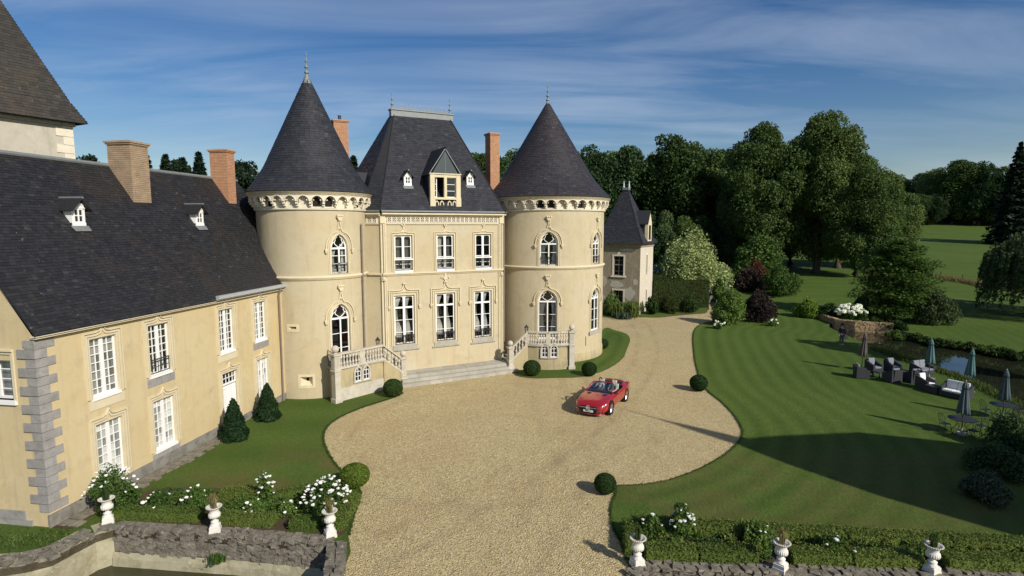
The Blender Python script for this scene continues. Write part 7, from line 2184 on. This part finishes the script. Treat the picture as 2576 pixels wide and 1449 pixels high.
def seated(name, label, y, shirt, hair, wheel_):
    th = thing(name, label, 'person', tuple(car.matrix_basis @ Vector((0, 0, 0))) if False else car.location, car.rotation_euler.z)
    b = Rig(); pel = b.add((-.48, y, .68), (.14, .11)); ch = b.chain([(-.54, y, .82), (-.58, y, .98), (-.59, y, 1.06)], [(.13, .10), (.14, .10), .06], pel)
    nk = b.add((-.575, y, 1.13), .048, ch); b.add((-.56, y, 1.19), .05, nk)
    for s in (-1, 1):
        kn = b.chain([(-.40, y + s * .09, .68), (-.02, y + s * .10, .76)], [.085, .06], pel); b.chain([(.22, y + s * .10, .52), (.30, y + s * .10, .47)], [.045, .04], kn)
        sh = b.add((-.57, y + s * .17, 1.03), .058, ch)
        if wheel_: wr = b.chain([(-.36, y + s * .24, .86), (-.02, y + s * .17, .94)], [.045, .03], sh); b.hand(wr, (.35, -s * .1, .05), (0, -s, 0), (0, 0, -1))
        else: wr = b.chain([(-.42, y + s * .24, .82), (-.18, y + s * .12, .78)], [.045, .03], sh); b.hand(wr, (.3, -s * .2, 0), (0, -s, 0), (0, 0, -1))
    skin_mesh('body', b.v, b.e, b.r, M_SKIN, th)
    c = Rig(); p0 = c.add((-.48, y, .70), (.155, .125)); p1 = c.chain([(-.54, y, .82), (-.58, y, .97), (-.59, y, 1.045)], [(.15, .115), (.155, .115), .075], p0)
    for s in (-1, 1): c.chain([(-.57, y + s * .17, 1.03), (-.44, y + s * .22, .92)], [.07, .058], p1)
    skin_mesh('shirt', c.v, c.e, c.r, shirt, th)
    head(th, (-.545, y, 1.265), (1, 0, 0), hair)
seated('person', 'driver in a white shirt at the wheel of the red car', -.36, plain('white_cotton', (.70, .71, .72), .9), plain('brown_hair', (.05, .03, .02), .7), True)
seated('person', 'passenger in a teal top in the red car', .36, plain('teal_cotton', (.10, .24, .22), .9), plain('fair_hair', (.22, .16, .09), .7), False)
pp_ = G(2116, 868)
per = thing('person', 'person in dark jacket and wide-brimmed hat standing by the pond', 'person', (pp_.x, pp_.y, 0), 0)
b = Rig(); pel = b.add((0, 0, .92), (.15, .11)); ch = b.chain([(0, 0, 1.08), (0, .01, 1.28), (0, .01, 1.40)], [(.13, .10), (.16, .11), .07], pel); nk = b.add((0, 0, 1.48), .05, ch); b.add((0, 0, 1.54), .05, nk)
for s in (-1, 1):
    kn = b.chain([(s * .09, 0, .86), (s * .10, -.01, .48)], [.09, .06], pel); b.chain([(s * .11, .02, .10), (s * .11, -.10, .05)], [.042, .04], kn)
    sh = b.add((s * .18, .01, 1.37), .06, ch); wr = b.chain([(s * .24, .03, 1.10), (s * .24, -.08, .87)], [.045, .03], sh); b.hand(wr, (0, -.1, -.3), (0, 1, 0), (-s, 0, 0))
skin_mesh('body', b.v, b.e, b.r, M_SKIN, per)
c = Rig(); p0 = c.add((0, 0, .90), (.18, .14)); p1 = c.chain([(0, 0, 1.08), (0, .01, 1.28), (0, .01, 1.38)], [(.16, .125), (.185, .13), .085], p0)
for s in (-1, 1): c.chain([(s * .18, .01, 1.37), (s * .24, .03, 1.10), (s * .24, -.07, .90)], [.075, .06, .045], p1)
skin_mesh('jacket', c.v, c.e, c.r, plain('dark_jacket', (.03, .025, .03), .9), per)
c = Rig(); p0 = c.add((0, 0, .90), (.165, .125))
for s in (-1, 1): c.chain([(s * .09, 0, .84), (s * .10, -.01, .48), (s * .11, .02, .09)], [.10, .075, .06], p0)
skin_mesh('trousers', c.v, c.e, c.r, plain('grey_trousers', (.07, .075, .085), .9), per)
head(per, (0, -.01, 1.62), (-.2, -1, 0), plain('dark_hair', (.03, .02, .015), .7), plain('dark_felt', (.015, .013, .013), .9))
mb = MB(); mb.box(.20, .42, -.16, -.04, .52, .78); mb.tube([(.24, -.10, .78), (.25, -.09, .90), (.36, -.09, .90), (.38, -.10, .78)], .012, 5); o = mb.build('shoulder_bag', plain('pale_canvas', (.30, .30, .29), .9)); o.location = per.location
tag(o, 'pale canvas bag carried by the person at the pond', 'bag')

# ------------------------------------------------------------------ garden furniture
M_WICK = stone_mat('dark_wicker', (0.050, 0.052, 0.058), (0.028, 0.03, 0.034), None, 30.0, 0.6, 0.7)
M_CUSH = plain('grey_cushion', (0.20, 0.21, 0.24), 0.9, var=.06)
M_CWHITE = plain('white_cushion', (0.72, 0.72, 0.71), 0.9, var=.04)
def armchair(label, px, py, face, cush=None, wd=.78, name='armchair', cat='chair'):
    p = G(px, py); th = thing(name, label, cat, (p.x, p.y, 0), face, 'wicker lawn furniture')
    D_ = .76; h = wd / 2                           # front towards local -y
    mb = MB(); mb.box(-h + .13, h - .13, -D_ / 2, D_ / 2 - .14, .05, .32); mb.build('seat', M_WICK, th)
    for s in (-1, 1):
        mb = MB(); mb.prism(lambda a, b, d, s=s: (s * (h - .13) + s * d, a, b), [(-D_ / 2, .03), (D_ / 2, .03), (D_ / 2, .80), (D_ / 2 - .12, .78), (-D_ / 2 + .12, .58), (-D_ / 2, .56)], 0, .13); mb.build('arm', M_WICK, th)
    mb = MB(); mb.prism(lambda a, b, d: (d, a, b), [(D_ / 2 - .14, .03), (D_ / 2 - .002, .03), (D_ / 2 + .08, .84), (D_ / 2 - .06, .84)], -h + .13, h - .13); mb.build('backrest', M_WICK, th)
    if cush:
        n = 1 if wd < 1 else 2
        for k in range(n):
            a = -h + .14 + (wd - .28) * k / n; b_ = a + (wd - .28) / n - .01
            mb = MB(); mb.box(a, b_, -D_ / 2 - .02, D_ / 2 - .16, .325, .44); o = mb.build('seat_cushion', cush, th); bv = o.modifiers.new('bevel', 'BEVEL'); bv.width = .035; bv.segments = 2
            mb = MB(); mb.prism(lambda a_, b2, d: (d, a_, b2), [(D_ / 2 - .27, .42), (D_ / 2 - .15, .42), (D_ / 2 - .07, .92), (D_ / 2 - .18, .92)], a, b_); o = mb.build('back_cushion', cush, th); bv = o.modifiers.new('bevel', 'BEVEL'); bv.width = .035; bv.segments = 2
    return th
armchair('wicker armchair with its side to the camera at the left end of the group', 2166, 950, R(75), M_CUSH)
armchair('grey-cushioned wicker armchair beside the brown parasol', 2197, 936, R(12), M_CUSH)
armchair('grey-cushioned wicker armchair right of the one by the brown parasol', 2245, 936, R(12), M_CUSH)
armchair('wicker armchair with its back to the camera, left of the pair', 2243, 960, R(192), M_CUSH)
armchair('wicker armchair with its back to the camera, right of the pair', 2294, 961, R(186), M_CUSH)
armchair('dark wicker sofa behind the right pair of armchairs', 2318, 942, R(20), M_CUSH, 1.35, 'sofa', 'sofa')
armchair('wicker armchair with white cushions', 2327, 978, R(20), M_CWHITE)
armchair('wicker sofa with white seat cushions near the front teal parasol', 2404, 1000, R(-60), M_CWHITE, 1.4, 'sofa', 'sofa')
def low_table(label, px, py, rz, w_=.62, solid=False):
    p = G(px, py); th = thing('low_table', label, 'table', (p.x, p.y, 0), rz, 'wicker lawn furniture')
    mb = MB(); mb.box(-w_ / 2, w_ / 2, -w_ / 2, w_ / 2, .36, .42); mb.build('table_top', M_WICK, th)
    if solid: mb = MB(); mb.box(-w_ / 2 + .03, w_ / 2 - .03, -w_ / 2 + .03, w_ / 2 - .03, .02, .36); mb.build('base', M_WICK, th)
    else:
        for sx in (-1, 1):
            for sy in (-1, 1): mb = MB(); mb.box(sx * (w_ / 2 - .05) - .03, sx * (w_ / 2 - .05) + .03, sy * (w_ / 2 - .05) - .03, sy * (w_ / 2 - .05) + .03, 0, .36); mb.build('leg', M_WICK, th)
low_table('low wicker table between the left armchairs', 2212, 950, .2); low_table('low wicker table between the right armchairs', 2270, 950, .2)
low_table('low wicker table before the sofa with white seat cushions', 2352, 988, .3, .75, True)
def parasol(label, px, py, mat, lean=0.0, h=2.55):
    p = G(px, py); th = thing('closed_parasol', label, 'parasol', (p.x, p.y, 0), rng.random() * 6, 'closed parasols on the lawn'); th.rotation_euler = (lean, 0, rng.random())
    mb = MB(); mb.tube([(0, 0, 0), (0, 0, h)], .024, 8); mb.build('pole', M_BARK, th)
    mb = MB(); mb.box(-.24, .24, -.24, .24, 0, .06); mb.lathe([(.06, .06), (.04, .30)], 8); mb.build('base', M_GREYST, th)
    mb = MB(); n = 32
    prof = [(.03, h), (.085, h - .10), (.115, h - .30), (.10, h - .34), (.14, h - .7), (.19, h - 1.15), (.235, h - 1.5), (.20, h - 1.53)]
    i0 = len(mb.v)
    for k in range(n):
        a = 2 * math.pi * k / n
        for j, (r_, z) in enumerate(prof):
            q = 1 + (.24 * math.cos(8 * a) if j > 1 else .08 * math.cos(8 * a)); mb.v.append((r_ * q * math.cos(a), r_ * q * math.sin(a), z - (.05 * math.cos(8 * a) if j > 5 else 0)))
    m = len(prof)
    for k in range(n):
        for j in range(m - 1): mb.f.append([k * m + j, ((k + 1) % n) * m + j, ((k + 1) % n) * m + j + 1, k * m + j + 1]); mb.r.append(.5)
    cn_ = mb.build('canopy', mat, th, True)
    mb = MB(); mb.lathe([(.125, h - .36), (.125, h - .32)], 14); mb.build('tie_strap', M_BLACK, cn_)
    mb = MB(); mb.lathe([(.03, h - .01), (.035, h + .03), (.004, h + .07)], 8); mb.build('cap', M_GREYST, th)
M_PB, M_PT, M_PG = plain('brown_canvas', (.105, .090, .085), .9), plain('teal_canvas', (.085, .165, .165), .9), plain('slate_green_canvas', (.075, .105, .115), .9)
parasol('brown closed parasol behind the left armchairs', 2166, 932, M_PB, .05); parasol('teal closed parasol behind the white-cushioned armchair', 2336, 952, M_PT)
parasol('dark teal closed parasol behind the sofa with white cushions', 2434, 985, M_PT, .03); parasol('grey-green closed parasol through the nearer iron table', 2418, 1092, M_PG); parasol('grey-green closed parasol through the farther iron table', 2521, 1054, M_PG)
def iron_table(label, px, py):
    p = G(px, py); th = thing('iron_table', label, 'table', (p.x, p.y, 0), 0, 'round iron tables')
    mb = MB(); mb.lathe([(.05, .715), (.56, .715), (.57, .70), (.57, .73), (.56, .732), (.05, .732)], 32); mb.build('table_top', M_IRON, th)
    for k in range(4):
        a = k * math.pi / 2 + .4; mb = MB(); mb.tube([(.48 * math.cos(a), .48 * math.sin(a), 0), (.20 * math.cos(a), .20 * math.sin(a), .40), (.44 * math.cos(a), .44 * math.sin(a), .71)], .018, 6); mb.build('leg', M_IRON, th)
    return p
def iron_chair(label, x, y, rz):
    th = thing('iron_chair', label, 'chair', (x, y, 0), rz, 'iron garden chairs')
    mb = MB(); mb.lathe([(.03, .455), (.20, .455), (.21, .445), (.20, .465), (.03, .465)], 18); mb.build('seat', M_IRON, th)
    for sx in (-1, 1):
        mb = MB(); mb.tube([(sx * .19, -.20, 0), (sx * .15, -.13, .45)], .013, 5); mb.build('leg', M_IRON, th)
        mb = MB(); mb.tube([(sx * .18, .22, 0), (sx * .16, .15, .45), (sx * .18, .24, .88)], .013, 5); mb.build('leg', M_IRON, th)
    mb = MB(); mb.tube([(-.18, .24, .88), (-.12, .255, .95), (0, .262, .98), (.12, .255, .95), (.18, .24, .88)], .013, 5); mb.tube([(-.17, .20, .62), (0, .21, .60), (.17, .20, .62)], .010, 5)
    for x_ in (-.08, 0, .08): mb.tube([(x_, .205, .61), (x_, .255, .96)], .008, 4)
    mb.build('backrest', M_IRON, th)
p = iron_table('nearer round iron table with a parasol', 2418, 1090)
for dx_, dy_, rz, lab in ((-.75, .05, R(95), 'iron chair left of the nearer iron table'), (-.15, -.85, R(175), 'iron chair in front of the nearer iron table'), (.75, -.2, R(-80), 'iron chair right of the nearer iron table')): iron_chair(lab, p.x + dx_, p.y + dy_, rz)
p = iron_table('farther round iron table with a parasol', 2521, 1052)
for dx_, dy_, rz, lab in ((-.85, .0, R(95), 'iron chair left of the farther iron table'), (-.2, -.85, R(175), 'iron chair in front of the farther iron table'), (.8, .0, R(-90), 'iron chair right of the farther iron table')): iron_chair(lab, p.x + dx_, p.y + dy_, rz)

# ------------------------------------------------------------------ the parked car half hidden by the hedge, and a blue cover
x = atV(1800, 74)
pc = thing('parked_car', 'dark grey parked car half hidden behind the clipped hedge', 'car', (x, 74, terr(x, 74)), R(205))
secs2 = [(-2.1, .60, .40, .72, .80), (-2.0, .76, .28, .85, .95), (-1.6, .84, .22, .92, 1.15), (-1.0, .86, .20, .93, 1.40), (-.2, .87, .20, .92, 1.47), (.4, .87, .20, .90, 1.36), (1.05, .86, .20, .86, .95), (1.6, .84, .20, .80, .86), (1.95, .74, .22, .70, .75), (2.1, .56, .28, .56, .62)]
car_body(pc, M_SILVER, secs2, None); wheels(pc, 1.28, -1.25, .885)
def part2(name, mat, fn): mb = MB(); fn(mb); return mb.build(name, mat, pc)
part2('windscreen', M_DARKGL, lambda m: m.face([(.98, .66, 1.01), (.98, -.66, 1.01), (.40, -.52, 1.40), (.40, .52, 1.40)]))
for s in (-1, 1):
    part2('side_window', M_DARKGL, lambda m, s=s: m.face([(.80, s * .80, .98), (-1.1, s * .81, .99), (-.85, s * .66, 1.34), (.30, s * .64, 1.34)]))
    part2('headlight', M_LAMP, lambda m, s=s: m.ball((1.93, s * .58, .66), .15, 10, .5))
x = atV(1648, 78)
mb = MB(); n = 10
for i_ in range(n):
    for j_ in range(n):
        def hgt(i, j): u, v = i / n - .5, j / n - .5; return (u * 3.2, v * 4.5, 3.3 * (1 - (2 * abs(u)) ** 4) * (1 - (2 * abs(v)) ** 4) + .12 * math.sin(i * 1.9 + j * 1.3))
        mb.face([hgt(i_, j_), hgt(i_ + 1, j_), hgt(i_ + 1, j_ + 1), hgt(i_, j_ + 1)])
o = mb.build('tarpaulin', plain('blue_tarpaulin', (.03, .075, .16), .6)); o.location = (x, 78, terr(x, 78) - .2)
tag(o, 'blue tarpaulin cover just visible behind the pavilion corner', 'cover')
